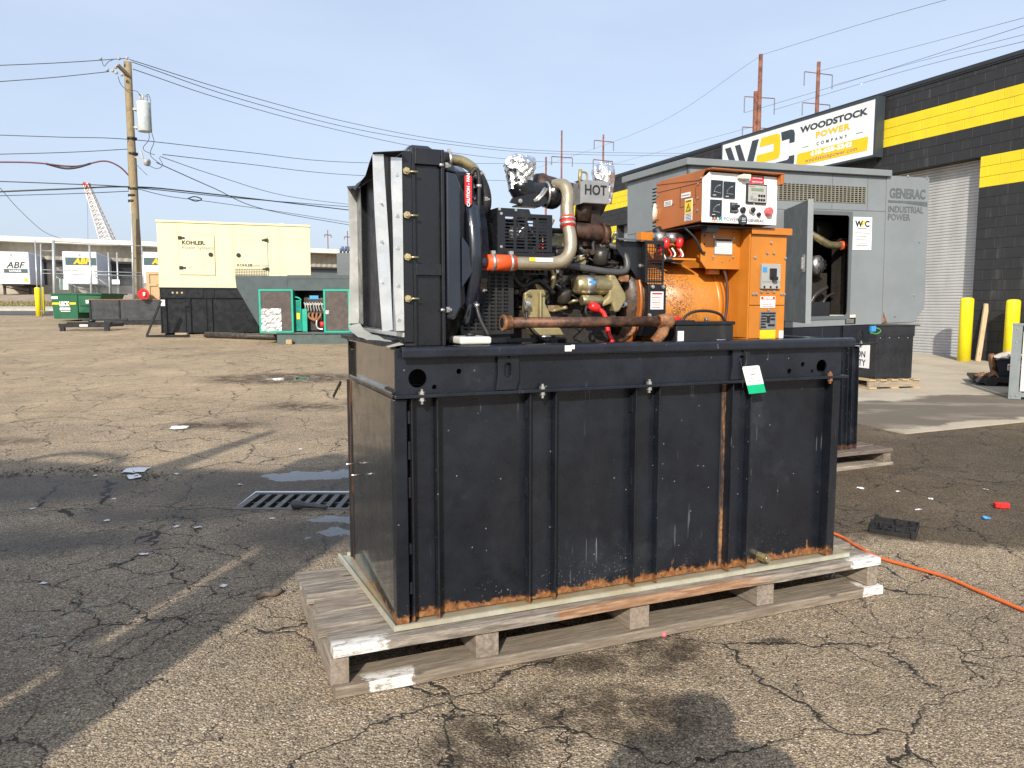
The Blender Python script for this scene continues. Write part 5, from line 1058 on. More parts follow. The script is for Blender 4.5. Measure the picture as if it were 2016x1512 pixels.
m = MB(); m.bolt((1.70,.0,1.036),(0,0,1),.012,.012); m.bolt((1.70,.0,1.022),(0,0,-1),.012,.012); m.build('bolt', MT['zinc'], gg)
m = MB(); m.tube([(1.83,.0,1.16),(1.88,-.01,1.15),(1.90,-.01,1.13),(1.86,-.01,1.11),(1.80,0,1.12)],.006,6,curve=4); m.build('green_wire', pbr('green_wire',(.05,.25,.08),.5), gg); m = MB(); m.box(1.80,1.85,-.01,.01,1.13,1.175); m.build('blue_connector', MT['blue'], gg)
pl2 = thing('pallet', 'dark damp wooden pallet under the grey generator tank', 'pallet', (G0[0],G0[1],gz(6.1)-.01), YAW)
MT['woodd'] = mat_wood('damp_pallet', (.085,.065,.055), (.20,.165,.145), 0); rnd = random.Random(8)
for a, b in ((-.10,.05),(.10,.25),(.30,.45),(.52,.66),(.74,.92)):
    m = MB(); jag_board(m, -.2, 1.98-.04*(a>.5), a, b, .115, .152, rnd); m.build('deck_board', MT['woodd'], pl2)
for x in (-.15,.6,1.25,1.93):
    m = MB(); m.box(x-.04,x+.04,-.09,.90,.042,.114); m.build('stringer', mat_wood('damp_stringer', (.12,.10,.08), (.26,.22,.18), 1) if x < 0 else bpy.data.materials['damp_stringer'], pl2)
for a, b in ((-.10,.06),(.7,.9)):
    m = MB(); jag_board(m, -.2, 1.99, a, b, .0, .041, rnd); m.build('bottom_board', mat_wood('pallet_low_pale', (.20,.165,.13), (.36,.31,.26), 0) if a < 0 else bpy.data.materials['pallet_low_pale'], pl2)

# ---------------------------------------------------------------- black tank on a new pallet
BX = (5.23, 11.0, gz(11.0)+.01)
bt2 = thing('steel_tank', 'square black steel tank with white notice on a new pallet by the doorway', 'tank', BX, R(12))
MT['tank3'] = mat_black_paint('far_tank_paint', None, (.014,.015,.018), .4)
m = MB(); m.box(0,.60,0,1.3,.145,.74); m.build('body', MT['tank3'], bt2, .004)
m = MB(); m.box(-.004,.60,-.004,1.3,.7405,.752); m.box(.0,.62,.0,1.3,.752,.90); m.box(-.01,.70,-.01,1.3,.9005,.915); m.build('lid', MT['tank3'], bt2, .003)
m = MB(); m.box(-.0045,-.001,.14,.62,.28,.62); m.build('notice', MT['white'], bt2)
text('LON', .13, MT['ink'], bt2, (-.006,.36,.475), 'left', bold=.002); text('CITY', .13, MT['ink'], bt2, (-.006,.36,.35), 'left', bold=.002)
m = MB()
for x in (.05,.2,.35,.5): m.bolt((x,-.004,.73),(0,-1,0),.009,.006)
m.build('bolt', MT['zinc'], bt2)
pl3 = thing('pallet', 'new pale wooden pallet under the square black steel tank', 'pallet', BX, R(12))
MT['woodn'] = mat_wood('new_pallet', (.40,.29,.16), (.54,.41,.25), 1, dark=(.30,.21,.12)); rnd = random.Random(2)
for x in (-.16,.02,.20,.38,.56):
    m = MB(); m.box(x,x+.10,-.10,1.35,.118,.140); m.build('deck_board', MT['woodn'], pl3)
for y in (-.06,.6,1.25):
    m = MB(); m.box(-.16,.68,y-.02,y+.02,.030,.117); m.build('stringer', mat_wood('pallet_stringer_tan', (.22,.19,.14), (.36,.31,.24), 0) if y < 0 else bpy.data.materials['pallet_stringer_tan'], pl3)
for x in (-.16,.20,.56):
    m = MB(); m.box(x,x+.12,-.10,1.35,.004,.029); m.build('bottom_board', MT['woodn'], pl3)

# ---------------------------------------------------------------- right edge: cabinet, scrap bin
wc = thing('steel_cabinet', 'off-white steel cabinet with grey angle post at the right edge', 'cabinet', (6.50, 9.98, gz(10)+.015), R(-35))
MT['ofw'] = pbr('offwhite_paint', (.70,.67,.60), .45, var=.04); MT['grp'] = pbr('grey_post_paint', (.19,.215,.22), .45)
m = MB(); m.box(.0,.11,.0,.012,.0,.97); m.box(.0,.012,.012,.09,.0,.97); m.box(-.005,.125,-.004,.09,.955,.985); m.build('angle_post', MT['grp'], wc)
m = MB(); m.box(.12,1.5,.02,.8,.10,.52); m.box(.12,.22,.02,.8,.52,.88); m.box(.22,1.5,.30,.8,.52,.94); m.build('body', MT['ofw'], wc, .01)
m = MB(); m.box(.225,1.5,.10,.29,.525,.96); m.build('dark_window', MT['glass'], wc); m = MB(); m.box(.10,1.5,.0,.03,.03,.085); m.box(.0,.14,-.01,.012,.0,.10); m.build('base_rail', MT['grp'], wc); m = MB(); m.box(.22,1.45,.04,.7,.0,.03); m.build('base_shadow_gap', MT['ink'], wc)
m = MB()
for x, z in ((.055,.91),(.05,.74),(.03,.045),(.09,.045)): m.bolt((x,-.012 if z < .1 else 0,z),(0,-1,0),.010,.007)
m.build('bolt', MT['zinc'], wc)
pl4 = thing('plastic_pallet', 'low black plastic pallet under the scrap bin near the wall', 'pallet', (6.85, 11.35, gz(11.5)+.015), R(-24))
m = MB(); m.prism([(0,.09),(.06,.03),(.14,.03),(.17,.0),(.30,.0),(.33,.06),(.62,.06),(.66,.0),(.80,.0),(.83,.05),(1.1,.05),(1.1,.13),(0,.13)], 'y', 0, .7); m.build('deck', MT['black_matte'], pl4, .006)
bn = thing('scrap_bin', 'black plastic bin heaped with rags and rusty scrap', 'bin', (6.85, 11.35, gz(11.5)+.148), R(-24))
m = MB(); v = [(.34,.06,0),(.74,.06,0),(.74,.55,0),(.34,.55,0),(.30,.02,.26),(.80,.02,.26),(.80,.6,.26),(.30,.6,.26)]; m.add(v, [(0,3,2,1),(0,1,5,4),(1,2,6,5),(2,3,7,6),(3,0,4,7)]); m.box(.28,.82,.0,.02,.245,.275); m.box(.28,.30,.02,.6,.245,.275); m.build('tub', pbr('dark_blue_plastic', (.018,.022,.03), .4), bn)
m = MB(); m.box(.43,.66,.012,.030,.10,.19); m.build('label', MT['white'], bn); m = MB(); m.box(.44,.65,.009,.0115,.14,.17); m.box(.44,.6,.009,.0115,.11,.125); m.build('label_print', MT['redlab'], bn)
def rag(name, c, sx, sy, sz, seed, mt, parent):
    rnd = random.Random(seed); m = MB(); n = 12; v = []; f = []
    for j in range(n+1):
        for i in range(n+1):
            u, w = i/n*2-1, j/n*2-1; r = math.sqrt(u*u+w*w)
            v.append((c[0]+u*sx*(1+.1*rnd.random()), c[1]+w*sy, c[2]+sz*(max(0, 1-r*r*.7)*(.7+.3*rnd.random()) + .12*rnd.uniform(-1,1))))
    for j in range(n):
        for i in range(n): f.append((j*(n+1)+i, j*(n+1)+i+1, (j+1)*(n+1)+i+1, (j+1)*(n+1)+i))
    m.add(v, f, 0, True); return m.build(name, mt, parent)
rag('rag', (.48,.22,.27), .20, .2, .10, 1, pbr('pale_rag', (.50,.44,.36), .9, bump=.6), bn); rag('rag', (.66,.20,.27), .20, .2, .07, 2, pbr('grey_rag', (.22,.21,.18), .9, bump=.6), bn); rag('rag', (.80,.3,.29), .12, .16, .07, 4, pbr('dark_rag', (.06,.065,.09), .9, bump=.6), bn)
dr = thing('abrasive_disc', 'rusty red round disc leaning against the scrap bin', 'disc', (6.85, 11.35, gz(11.5)+.148), R(-24))
m = MB(); m.cyl((.25,.30,.17),(.31,.30,.18),.15,n=28); m.build('rim', MT['rustbright'], dr)
sc_ = thing('rusty_scrap', 'small heap of rusty metal scrap on the black plastic pallet', 'scrap', (6.85, 11.35, gz(11.5)+.145), R(-24)); rag('heap', (.17,.12,0), .13, .1, .06, 7, MT['rustbright'], sc_); rag('heap', (.26,.05,0), .06, .06, .10, 8, MT['rustbright'], sc_)
# ================================================================ LEFT BACKGROUND
MT['cr'] = pbr('cream_enclosure', (.70,.645,.415), .42, var=.05, sc=1.5, dirt=(.52,.45,.30), dirt_amt=.18); MT['crd'] = pbr('cream_shadow_line', (.42,.38,.22), .5)
MT['bk2'] = pbr('cream_base_tank', (.010,.012,.015), .33, sc=2, dirt=(.08,.08,.08), dirt_amt=.12)
K0 = (-10.335, 22.646, gz(22.646))
kg = thing('enclosed_generator', 'large cream enclosed generator on a black base tank', 'generator', K0, R(20))
m = MB(); m.box(0,4.33,0,1.7,1.40,3.29); ke = m.build('enclosure', MT['cr'], kg, .01); m = MB(); m.box(-.03,4.36,-.03,1.73,3.291,3.35); m.build('roof', MT['cr'], ke, .008)
m = MB()
for x in (.57,1.56,2.10,3.07,3.42): m.box(x-.004,x+.004,-.003,0,1.42,3.28)
m.build('seam', MT['crd'], ke)
m = MB()
for x in (.62,1.61,2.05,3.12,3.37,.06,4.27):
    for k in range(18): m.cyl((x,-.001,1.5+.1*k),(x,-.006,1.5+.1*k),.009,n=5)
m.build('rivet', MT['crd'], ke)
for k, (x0,x1) in enumerate(((.57,1.56),(2.10,3.07))):
    m = MB(); m.cbox(x0+.01,x1-.01,-.03,-.0035,1.78,2.94,.006); d = m.build('door', MT['cr'], ke)
    m = MB(); m.plate(rect(x0-.005,x1+.005,1.765,2.955), [rect(x0+.008,x1-.008,1.778,2.942)], 'y', -.005, -.0032); m.build('door_gap', MT['crd'], ke)
    for z in (1.98,2.85):
        hx = x0+.04 if k == 0 else x1-.04; s_ = 1 if k == 0 else -1
        m = MB(); m.box(hx-.05,hx+.05,-.045,-.0305,z-.05,z+.05); m.bar((hx+s_*.03,-.04,z),(hx+s_*.13,-.04,z),.02,.05); m.build('hinge', MT['rubber'], d)
    lx = x1-.12 if k == 0 else x0+.12
    m = MB(); m.cyl((lx,-.03,2.38),(lx,-.05,2.38),.065,n=16); m.build('latch', MT['rubber'], d)
text('KOHLER.', .16, MT['ink'], kg, (.66,-.033,2.71), align='LEFT', bold=.006); text('Power Systems', .15, MT['inkgrey'], kg, (.66,-.033,2.57), align='LEFT', sx=.94)
text('KOHLER', .115, MT['ink'], kg, (2.17,-.033,2.08), align='LEFT', bold=.003); text('Power.com', .115, MT['inkgrey'], kg, (2.56,-.033,2.08), align='LEFT', sx=.92); text('200', .06, MT['inkgrey'], kg, (.86,-.033,1.99))
hs = [rect(2.12+.048*i, 2.153+.048*i, 1.79+.05*j, 1.825+.05*j) for i in range(19) for j in range(4)]
m = MB(); m.plate(rect(2.11,3.045,1.785,1.995), hs, 'y', -.036, -.0315); m.build('vent', MT['cr'], kg); m = MB(); m.box(2.112,3.04,-.0312,-.0306,1.788,1.99); m.build('vent_back', MT['ink'], kg)
m = MB(); m.plate(rect(0,4.33,1.12,1.395), [circ(.35,1.25,.03),circ(.47,1.25,.03),circ(.6,1.25,.03)], 'y', .02, .05); m.box(-.02,4.35,-.01,.05,1.10,1.12); m.box(-.02,4.35,-.01,1.7,1.375,1.398); m.build('skid_frame', MT['bk2'], kg)
for x in (1.15,1.45):
    m = MB(); m.box(x,x+.04,-.01,.02,1.14,1.37); m.build('lifting_plate', MT['bk2'], kg)
m = MB(); m.box(.02,4.31,.06,1.65,.06,1.10); tk2 = m.build('fuel_tank', MT['bk2'], kg)
for a, b in ((.0,.16),(.66,.82),(1.24,1.42),(2.7,2.86),(3.6,3.76)):
    m = MB(); m.box(a,a+.02,-.01,.059,.06,1.09); m.box(b-.02,b,-.01,.059,.06,1.09); m.box(a+.02,b-.02,.03,.059,.06,1.09); m.build('rib', MT['bk2'], tk2)
m = MB(); m.box(.02,.13,-.012,-.0105,.86,1.04); m.build('label', MT['white'], kg); m = MB(); m.box(.68,.80,-.02,-.011,.84,.96); m.cyl((.74,-.02,.9),(.74,-.04,.9),.03,n=12); m.build('fitting', MT['bk2'], kg)
m = MB(); m.cyl((3.55,.6,3.35),(3.55,.6,3.42),.07,n=12); m.build('roof_cap', MT['white'], kg)
fk = thing('steel_pipe', 'long dark steel pipe lying in front of the cream generator', 'pipe'); p0, p1 = at(405,660,21.6), at(552,662,20.6)
m = MB(); p0.z = gz(21.6)+.09; p1.z = gz(20.6)+.09; m.tube([p0, p1], .085, 12); m.build('tube', mat_rusty('grimy_pipe', (.03,.028,.025), (.09,.075,.055), .6), fk)
af = thing('angle_frame', 'bent black angle iron frame leaning at the left of the cream generator', 'frame', (0,0,0)); a, b, c = at(289,661,21.9), at(317,592,22.0), at(372,661,21.7)
m = MB(); m.bar(a, b, .10, .05); m.bar(a+Vector((0,0,-.01)), c, .08, .06); m.build('bar', MT['bk2'], af)
# timber chocks
for px_, py_, Y, w_, lab in ((358,664,21.9,.34,'short timber block under the cream generator tank'),(570,679,19.3,.15,'small timber chock under the green generator skid')):
    p = at(px_, py_, Y); m = MB(); m.cbox(-w_/2,w_/2,-.06,.06,0,.12,.006); o = m.build('timber_block', mat_wood('chock_wood', (.30,.22,.13), (.45,.34,.22), 0) if w_ > .2 else bpy.data.materials['chock_wood']); o.location = (p.x, p.y, gz(p.y)); tag(o, lab, 'timber block')

# ---- dark green generator with open doors
MT['dgr'] = pbr('slate_green_enclosure', (.042,.063,.068), .4, var=.08, sc=2, dirt=(.16,.16,.14), dirt_amt=.15); MT['teal2'] = pbr('teal_green_paint', (.0,.32,.22), .4, var=.08); MT['foam'] = pbr('acoustic_foam', (.085,.072,.066), .95, var=.2, sc=9, bump=.8, bsc=20)
N0 = (-5.95, 19.46, gz(19.46)); ng = thing('enclosed_generator', 'dark green enclosed generator with both teal framed doors open', 'generator', N0, R(2))
m = MB(); m.prism([(-1.0,1.71),(.30,1.71),(.30,.285),(-.36,.285),(-.42,.40),(-.98,1.42)], 'y', 0, 1.2); ne = m.build('enclosure', MT['dgr'], ng, .006)
m = MB(); m.box(.302,.46,0,1.2,.285,1.71); m.box(1.22,3.4,0,1.2,.285,1.71); m.box(.46,1.22,0,1.2,1.345,1.71); m.box(.46,1.22,1.0,1.2,.285,1.345); m.box(.46,1.22,0,1.0,.285,.30); m.build('panel', MT['dgr'], ng); m = MB(); m.box(.30,3.42,-.012,1.21,1.64,1.73); m.build('roof_edge', MT['dgr'], ng)
m = MB(); m.plate([(0,0),(3.4,0),(3.4,.27),(0,.27)], [], 'y', -.02, .02); m.box(0,3.4,-.06,.02,.255,.283); m.box(0,3.4,-.06,.02,.0,.03); m.box(.05,3.35,.03,1.15,.1,.2); m.bar((.9,-.03,.25),(1.15,-.03,.03),.03); m.build('skid', pbr('dirty_green_skid', (.06,.085,.08), .6, dirt=(.17,.14,.10), dirt_amt=.5), ng)
for x0, x1, nm in ((-.41,.44,'left'),(1.20,1.86,'right')):
    m = MB(); m.box(x0,x1,-.06,-.015,.29,1.37); d = m.build('door', MT['teal2'], ng); m = MB(); m.box(x0+.05,x1-.05,-.075,-.0605,.34,1.32); m.build('foam', MT['foam'], d)
    m = MB(); m.plate(rect(x0,x1,.285,1.375), [rect(x0+.045,x1-.045,.33,1.33)], 'y', -.085, -.0605); m.build('door_frame', MT['teal2'], d); m = MB(); m.box(x0+.05,x0+.14,-.10,-.076,.75,.85); m.build('latch', MT['steel'], d)
    if nm == 'left':
        rnd = random.Random(4); m = MB(); n = 10; v = []; f = []
        for j in range(n+1):
            for i in range(n+1): v.append((x0+.05+.5*i/n, -.085+rnd.uniform(-.008,.008), .33+.56*j/n))
        for j in range(n):
            for i in range(n): f.append((j*(n+1)+i, j*(n+1)+i+1, (j+1)*(n+1)+i+1, (j+1)*(n+1)+i))
        m.add(v, f); m.build('foil_patch', pbr('dull_foil', (.50,.51,.52), .42, .8, .25, 14, .8, 30), d)
hs = [rect(.475+.024*i, .49+.024*i, .36+.03*j, .38+.03*j) for i in range(5) for j in range(24)]
m = MB(); m.plate(rect(.465,.605,.33,1.10), hs, 'y', .06, .065); m.box(.606,.74,.10,.105,.31,.88); m.tube([(.46,.05,1.18),(.55,.05,1.16),(.62,.05,1.10)],.02,8,curve=4); m.build('belt_guard', MT['teal2'], ng); m = MB(); m.box(.49,.57,.05,.059,.62,.78); m.build('yellow_label', MT['yellow'], ng)
m = MB(); m.box(.62,1.2,.3,.9,.32,1.2); m.box(.72,1.15,.2,.3,.75,1.15); m.build('engine', MT['grease'], ng, .02)
m = MB()
for k in range(4): m.tube([(.78+.1*k,.18,.78),(.77+.1*k,.15,.70),(.84+.06*k,.13,.63),(.98,.13,.58)], .035, 8, curve=4)
m.build('exhaust_manifold', MT['rustbright'], ng); m = MB(); m.tube([(.98,.13,.60),(.97,.12,.45),(1.02,.12,.38),(1.15,.12,.36)],.035,8,curve=4); m.build('flexible_pipe', MT['steel'], ng)
m = MB()
for k in range(7): m.tube([(.66+.07*k,.16,1.05),(.70+.07*k,.12,.95-.04*(k%3)),(.68+.08*k,.14,.82)], .014, 6, curve=4); m.cyl((.70+.07*k,.17,1.0),(.70+.07*k,.13,1.0),.03,n=8)
m.build('hose', MT['greyp'], ng); m = MB(); m.box(.8,1.02,.18,.28,1.13,1.22); m.build('blue_cover', MT['blue'], ng); m = MB(); m.cyl((1.12,.1,.42),(1.12,.1,.56),.06,n=10); m.build('red_filter', MT['red'], ng)
cbn = thing('equipment_cabinet', 'dark grey cabinet topped with blue cans far behind the green generator', 'cabinet'); p = at(664,546,30); m = MB(); m.box(p.x,p.x+1.4,30,31,gz(30),at(664,498,30).z); m.build('body', MT['gryd'], cbn)
cn = thing('cans', 'cluster of small blue cans on the dark grey cabinet', 'cans'); m = MB()
for k in range(7): q = at(671+3.5*k, 497-(k%2)*4, 30.2); m.cyl(q-Vector((0,0,.03)), q+Vector((0,0,.15)), .05, n=8)
m.build('can', pbr('navy_can', (.05,.09,.16), .4), cn)

# ---- low tank, crate board, red reel, dumpster, trolley
lt = thing('steel_tank', 'long low black tank with rusty top left of the cream generator', 'tank', (-15.35, 28.0, gz(28)), R(1))
m = MB(); m.box(0,4.5,0,1.4,.16,.90); m.build('body', mat_black_paint('low_tank_paint', None, (.03,.034,.04), .28), lt)
m = MB(); m.box(-.02,4.5,-.02,1.42,.901,.93); m.build('top', MT['rustbright'], lt)
for x in (0,1.05,2.6):
    m = MB(); m.box(x,x+.06,-.03,-.001,.1,.90); m.build('rib', MT['bk2'], lt)
m = MB(); m.box(.5,4.5,-.01,1.3,.0,.15); m.build('skid', MT['bk2'], lt); m = MB(); m.box(-.10,.0,-.04,-.03,.78,.90); m.build('label', MT['white'], lt)
cr_ = thing('plywood_crate', 'plywood crate side standing on the low tank', 'crate', (-13.35, 28.3, gz(28)+.932), R(2))
m = MB(); m.box(0,1.4,0,.03,0,.98); m.build('panel', mat_wood('plywood', (.44,.30,.16), (.54,.39,.22), 2, dark=(.34,.22,.11)), cr_); m = MB(); m.box(-.02,.10,-.04,-.001,0,1.0); m.box(.10,1.4,-.04,-.001,.9,1.0); m.box(.10,.36,-.04,-.001,.48,.56); m.build('batten', MT['woodn'], cr_)
rr_ = thing('hose_reel', 'bright red reel standing on the rusty tank top', 'reel', (-13.25, 27.75, gz(28)+.932), R(25))
m = MB(); m.cyl((0,0,.18),(.0,.05,.18),.19,n=24); m.cyl((0,.16,.18),(0,.20,.18),.19,n=24); m.build('flange', MT['red'], rr_); m = MB(); m.cyl((0,.05,.18),(0,.16,.18),.09,n=16); m.build('core', MT['ink'], rr_); m = MB(); m.cyl((0.03,-.03,.10),(.03,-.03,.24),.045,n=10); m.build('canister', MT['white'], rr_)
MT['dgn'] = pbr('dumpster_green', (.010,.095,.045), .45, var=.12, sc=2, dirt=(.12,.12,.10), dirt_amt=.2)
dp = thing('dumpster', 'dark green steel dumpster with white lettering and yellow stripes', 'dumpster', (-18.15, 30.4, gz(30.4)), R(-6))
m = MB(); v = [(.08,0,.10),(1.08,0,.10),(1.08,1.5,.10),(.08,1.5,.10),(0,-.02,1.05),(1.12,-.02,1.05),(1.12,1.6,1.05),(0,1.6,1.05)]; m.add(v, [(0,3,2,1),(0,1,5,4),(1,2,6,5),(2,3,7,6),(3,0,4,7),(4,5,6,7)]); m.build('body', MT['dgn'], dp)
m = MB(); m.box(-.05,2.15,-.05,1.65,1.051,1.10); m.build('lid', MT['dgn'], dp); m = MB(); m.add([(1.13,.0,.35),(1.75,.1,.35),(1.75,1.5,.35),(1.13,1.5,.35),(1.13,0,1.049),(2.1,.05,1.049),(2.1,1.5,1.049),(1.13,1.5,1.049)], [(0,3,2,1),(0,1,5,4),(1,2,6,5),(2,3,7,6),(3,0,4,7),(4,5,6,7)]); m.box(1.2,1.8,-.05,.0,.62,.85); m.build('side_pocket', MT['dgn'], dp)
m = MB(); m.box(.05,.35,-.035,-.022,.66,.74); m.box(.78,1.05,-.035,-.022,.66,.74); m.build('stripe', MT['yellow'], dp); text('LECK', .24, MT['white'], dp, (.56,-.034,.68), bold=.014, sx=.72); m = MB(); m.box(.36,.80,-.036,-.030,.44,.54); m.box(.40,.80,-.036,-.030,.38,.40); m.box(.04,.3,-.04,-.032,.88,.98); m.build('lettering_band', MT['white'], dp)
tr = thing('steel_trolley', 'low black steel stand on the ground before the dumpster', 'stand', (-14.45, 24.5, gz(24.5)), R(2))
m = MB(); m.box(0,1.6,0,.08,.12,.24); m.box(0,1.6,.9,.98,.14,.24); m.box(.0,.08,.08,.9,.14,.22); m.box(1.52,1.6,.08,.9,.14,.22); m.box(.1,1.5,.3,.4,.22,.28); m.build('frame', MT['bk2'], tr)
for x in (.03,1.42):
    m = MB(); m.box(x,x+.14,0,.1,0,.12); m.build('foot', MT['bk2'], tr)
m = MB(); m.box(.66,.92,-.012,-.001,.15,.21); m.build('label', MT['white'], tr); m = MB(); m.lathe([(0,.10),(.05,.12),(.10,.05)],(.8,.5,.28),(0,0,1),12); m.bar((.5,.5,.34),(1.9,.6,.36),.06); m.bar((1.3,.4,.3),(2.0,.5,.28),.05); m.build('drawbar', MT['bk2'], tr)

# ---- bollards and fence at the gate
bollard(at(77,622,34.8).x, 34.8, .125, 1.3, 'yellow bollard at the fence gate, the nearer and wider of two', 'bollards at the gate'); bollard(at(87,622,36.5).x, 36.5, .06, 1.3, 'thin yellow post just right of the yellow gate bollard', 'bollards at the gate')
fe = thing('chain_link_fence', 'galvanised chain link fence with gate posts by the street', 'fence'); MT['fpipe'] = pbr('fence_pipe', (.42,.44,.45), .45, .5)
for px_, y0, y1, Y, r in ((105,473,625,33.5,.065),(69,474,566,35,.03),(80,480,624,34,.03),(176,483,578,34.5,.045),(213,497,585,35,.035),(230,497,585,35,.035),(259,420,578,35.5,.05),(279,484,580,35.5,.03)):
    a, b = at(px_+3, y1, Y), at(px_, y0, Y); a.z = min(a.z, gz(Y)) if y1 > 600 else gz(Y); m = MB(); m.tube([(a.x,Y,a.z),(b.x,Y,b.z)], r, 8); m.build('post', MT['fpipe'], fe)
for (xa,ya,xb,yb,Y) in ((105,494,80,494,33.8),(80,531,278,537,34.5),(80,538,278,543,34.5),(105,475,312,486,34.5),(110,545,180,580,34.6),(180,540,240,580,34.8),(80,612,105,616,33.8)):
    m = MB(); m.tube([at(xa,ya,Y),at(xb,yb,Y+.6)], .02, 6); m.build('rail', MT['fpipe'], fe)
m = MB(); A, Bp = at(108,541,34.6), at(283,545,35.4); zt, zb = A.z, gz(34.6); hgt = zt-zb; Lf = (Bp-A).length; dirv = Vector((Bp.x-A.x, Bp.y-A.y, 0)).normalized()
k = -hgt
while k < Lf:
    for s_ in (1,-1):
        u0, u1 = max(0,k), min(Lf,k+hgt)
        if u1 > u0:
            z0, z1 = (zb+(u0-k), zb+(u1-k)) if s_ == 1 else (zt-(u0-k), zt-(u1-k))
            m.tube([(A.x+dirv.x*u0, A.y+dirv.y*u0, z0),(A.x+dirv.x*u1, A.y+dirv.y*u1, z1)], .006, 3)
    k += .115
tag(m.build('wire_mesh', MT['fpipe'], fe), kind='stuff')
for px_, py_, Y, w_, h_, nm, lab in ((126,560,33.9,.38,.46,'gate_sign','pale green sign on the gate fence'),(228,555,34.7,.34,.2,'gate_sign','small white sign on the fence near the utility pole')):
    q = at(px_, py_, Y); m = MB(); m.box(-w_/2,w_/2,-.006,.006,-h_/2,h_/2); o = m.build(nm, pbr('pale_green_sign',(.48,.66,.58),.5) if w_ > .36 else MT['white']); o.location = q; tag(o, lab, 'sign')

# ---- depot building and trailers
wh = thing('depot_building', 'long low freight depot with cream roof edge beyond the street', 'building'); A, Bq = Vector((-46.7,70,0)), Vector((-19.7,87,0)); dv = (Bq-A).normalized(); wh.location = A - dv*45; wh.rotation_euler = (0,0,math.atan2(dv.y,dv.x)); gl = gz(75)
MT['depw'] = pbr('depot_cladding', (.34,.31,.25), .7, sc=1.5, dirt=(.30,.17,.08), dirt_amt=.5); MT['depf'] = pbr('depot_fascia', (.74,.70,.58), .5)
m = MB(); LW = 150
v = []; f = []; n = 500
for i in range(n+1): x = LW*i/n; dy = .06 if i % 2 else 0; v += [(x,dy,gl+3.2),(x,dy,7.1)]
for i in range(n): f.append((2*i,2*i+2,2*i+3,2*i+1))
m.add(v,f); m.box(0,LW,.1,20,gl,7.1); m.build('wall', MT['depw'], wh); m = MB(); m.box(-1,LW+1,-1.4,21,7.1,7.55); m.build('roof', MT['depf'], wh); m = MB(); m.box(0,LW,-.5,.09,gl+3.0,gl+3.2); m.build('canopy_beam', MT['fascia'], wh)
for i in range(36):
    x = 2+4*i; m = MB(); m.box(x,x+3,-.02,.095,gl+.9,gl+2.95); m.build('dock_door', MT['ink'] if i % 3 else MT['gryd'], wh)
m = MB(); m.box(0,LW,-.3,-.03,gl,gl+.85); m.build('dock_base', MT['kerb'], wh)
MT['trw'] = pbr('trailer_white', (.70,.72,.74), .45, var=.06, dirt=(.45,.43,.40), dirt_amt=.2); MT['trs'] = pbr('trailer_side', (.42,.46,.54), .5)
MT['slate'] = pbr('slate_band', (.05,.09,.10), .5)
def trailer(px0, px1, Y, label, style):
    p = at(px0, 580, Y); w_ = abs(at(px1,580,Y).x - p.x); z = gz(Y); t_ = thing('semi_trailer', label, 'trailer', (p.x, Y, z), R(20), 'freight trailers at the depot')
    w_ = w_/math.cos(R(20))*1.0; h0, h1 = 1.0, 3.75
    m = MB(); m.box(0,w_,0,13,h0,h1); m.build('box', MT['trw'], t_, .05); m = MB()
    for k in range(26): m.box(w_,w_+.02,.3+.5*k,.42+.5*k,h0,h1-.05)
    m.box(w_+.001,w_+.012,.05,12.9,h0+.05,h1-.1); m.build('side_panel', MT['trs'], t_)
    for x in (.35,w_-.35):
        m = MB(); m.box(x-.09,x+.09,1.4,1.6,.05,h0); m.box(x-.2,x+.2,1.3,1.7,0,.05); m.build('landing_leg', MT['black_matte'], t_)
    m = MB(); m.bar((.35,1.5,.8),(w_-.35,1.5,.3),.08); m.box(.5,w_-.5,.2,12.5,.85,h0-.001); m.build('underframe', MT['black_matte'], t_)
    for y in (10,11.3):
        for x in (.05,w_-.55):
            m = MB(); m.cyl((x,y,.5),(x+.5,y,.5),.5,n=18); m.build('wheel', MT['rubber'], t_)
    if style == 0:
        text('ABF', .75, MT['ink'], t_, (w_*.60,-.02,h1-1.15), bold=.01, shear=.25); m = MB(); m.box(w_*.28,w_*.95,-.02,-.002,h0+.95,h0+1.3); m.build('slate_band', MT['slate'], t_); text('U-PACK', .25, MT['white'], t_, (w_*.6,-.03,h0+1.12), bold=.01); m = MB(); m.box(w_*.25,w_*.5,-.02,-.002,h1-1.58,h1-1.53); m.build('yellow_rule', MT['signy'], t_)
        m = MB(); m.box(w_-.4,w_-.15,-.02,-.002,h0+.2,h0+.5); m.build('yellow_panel', MT['yellow'], t_)
    else:
        m = MB(); m.box(w_*.08,w_*.98,-.02,-.002,h1-1.15,h1-.5); m.build('slate_band', MT['slate'], t_); text('ABF', .68, MT['signy'], t_, (w_*.55,-.03,h1-.83), bold=.03, shear=.25)
    m = MB(); m.cyl((w_*.5,-.02,h1-.25),(w_*.5,-.06,h1-.25),.08,n=10); m.build('lamp', MT['greyp'], t_); return t_
trailer(-9,48,66,'white freight trailer at the far left with dark lettering',0); trailer(127,183,66,'white freight trailer with yellow letters on a slate band, between the fence posts',1); trailer(281,337,68,'white freight trailer with yellow letters partly behind the cream generator',1); trailer(626,662,90,'small distant freight trailer right of the cream generator',1)

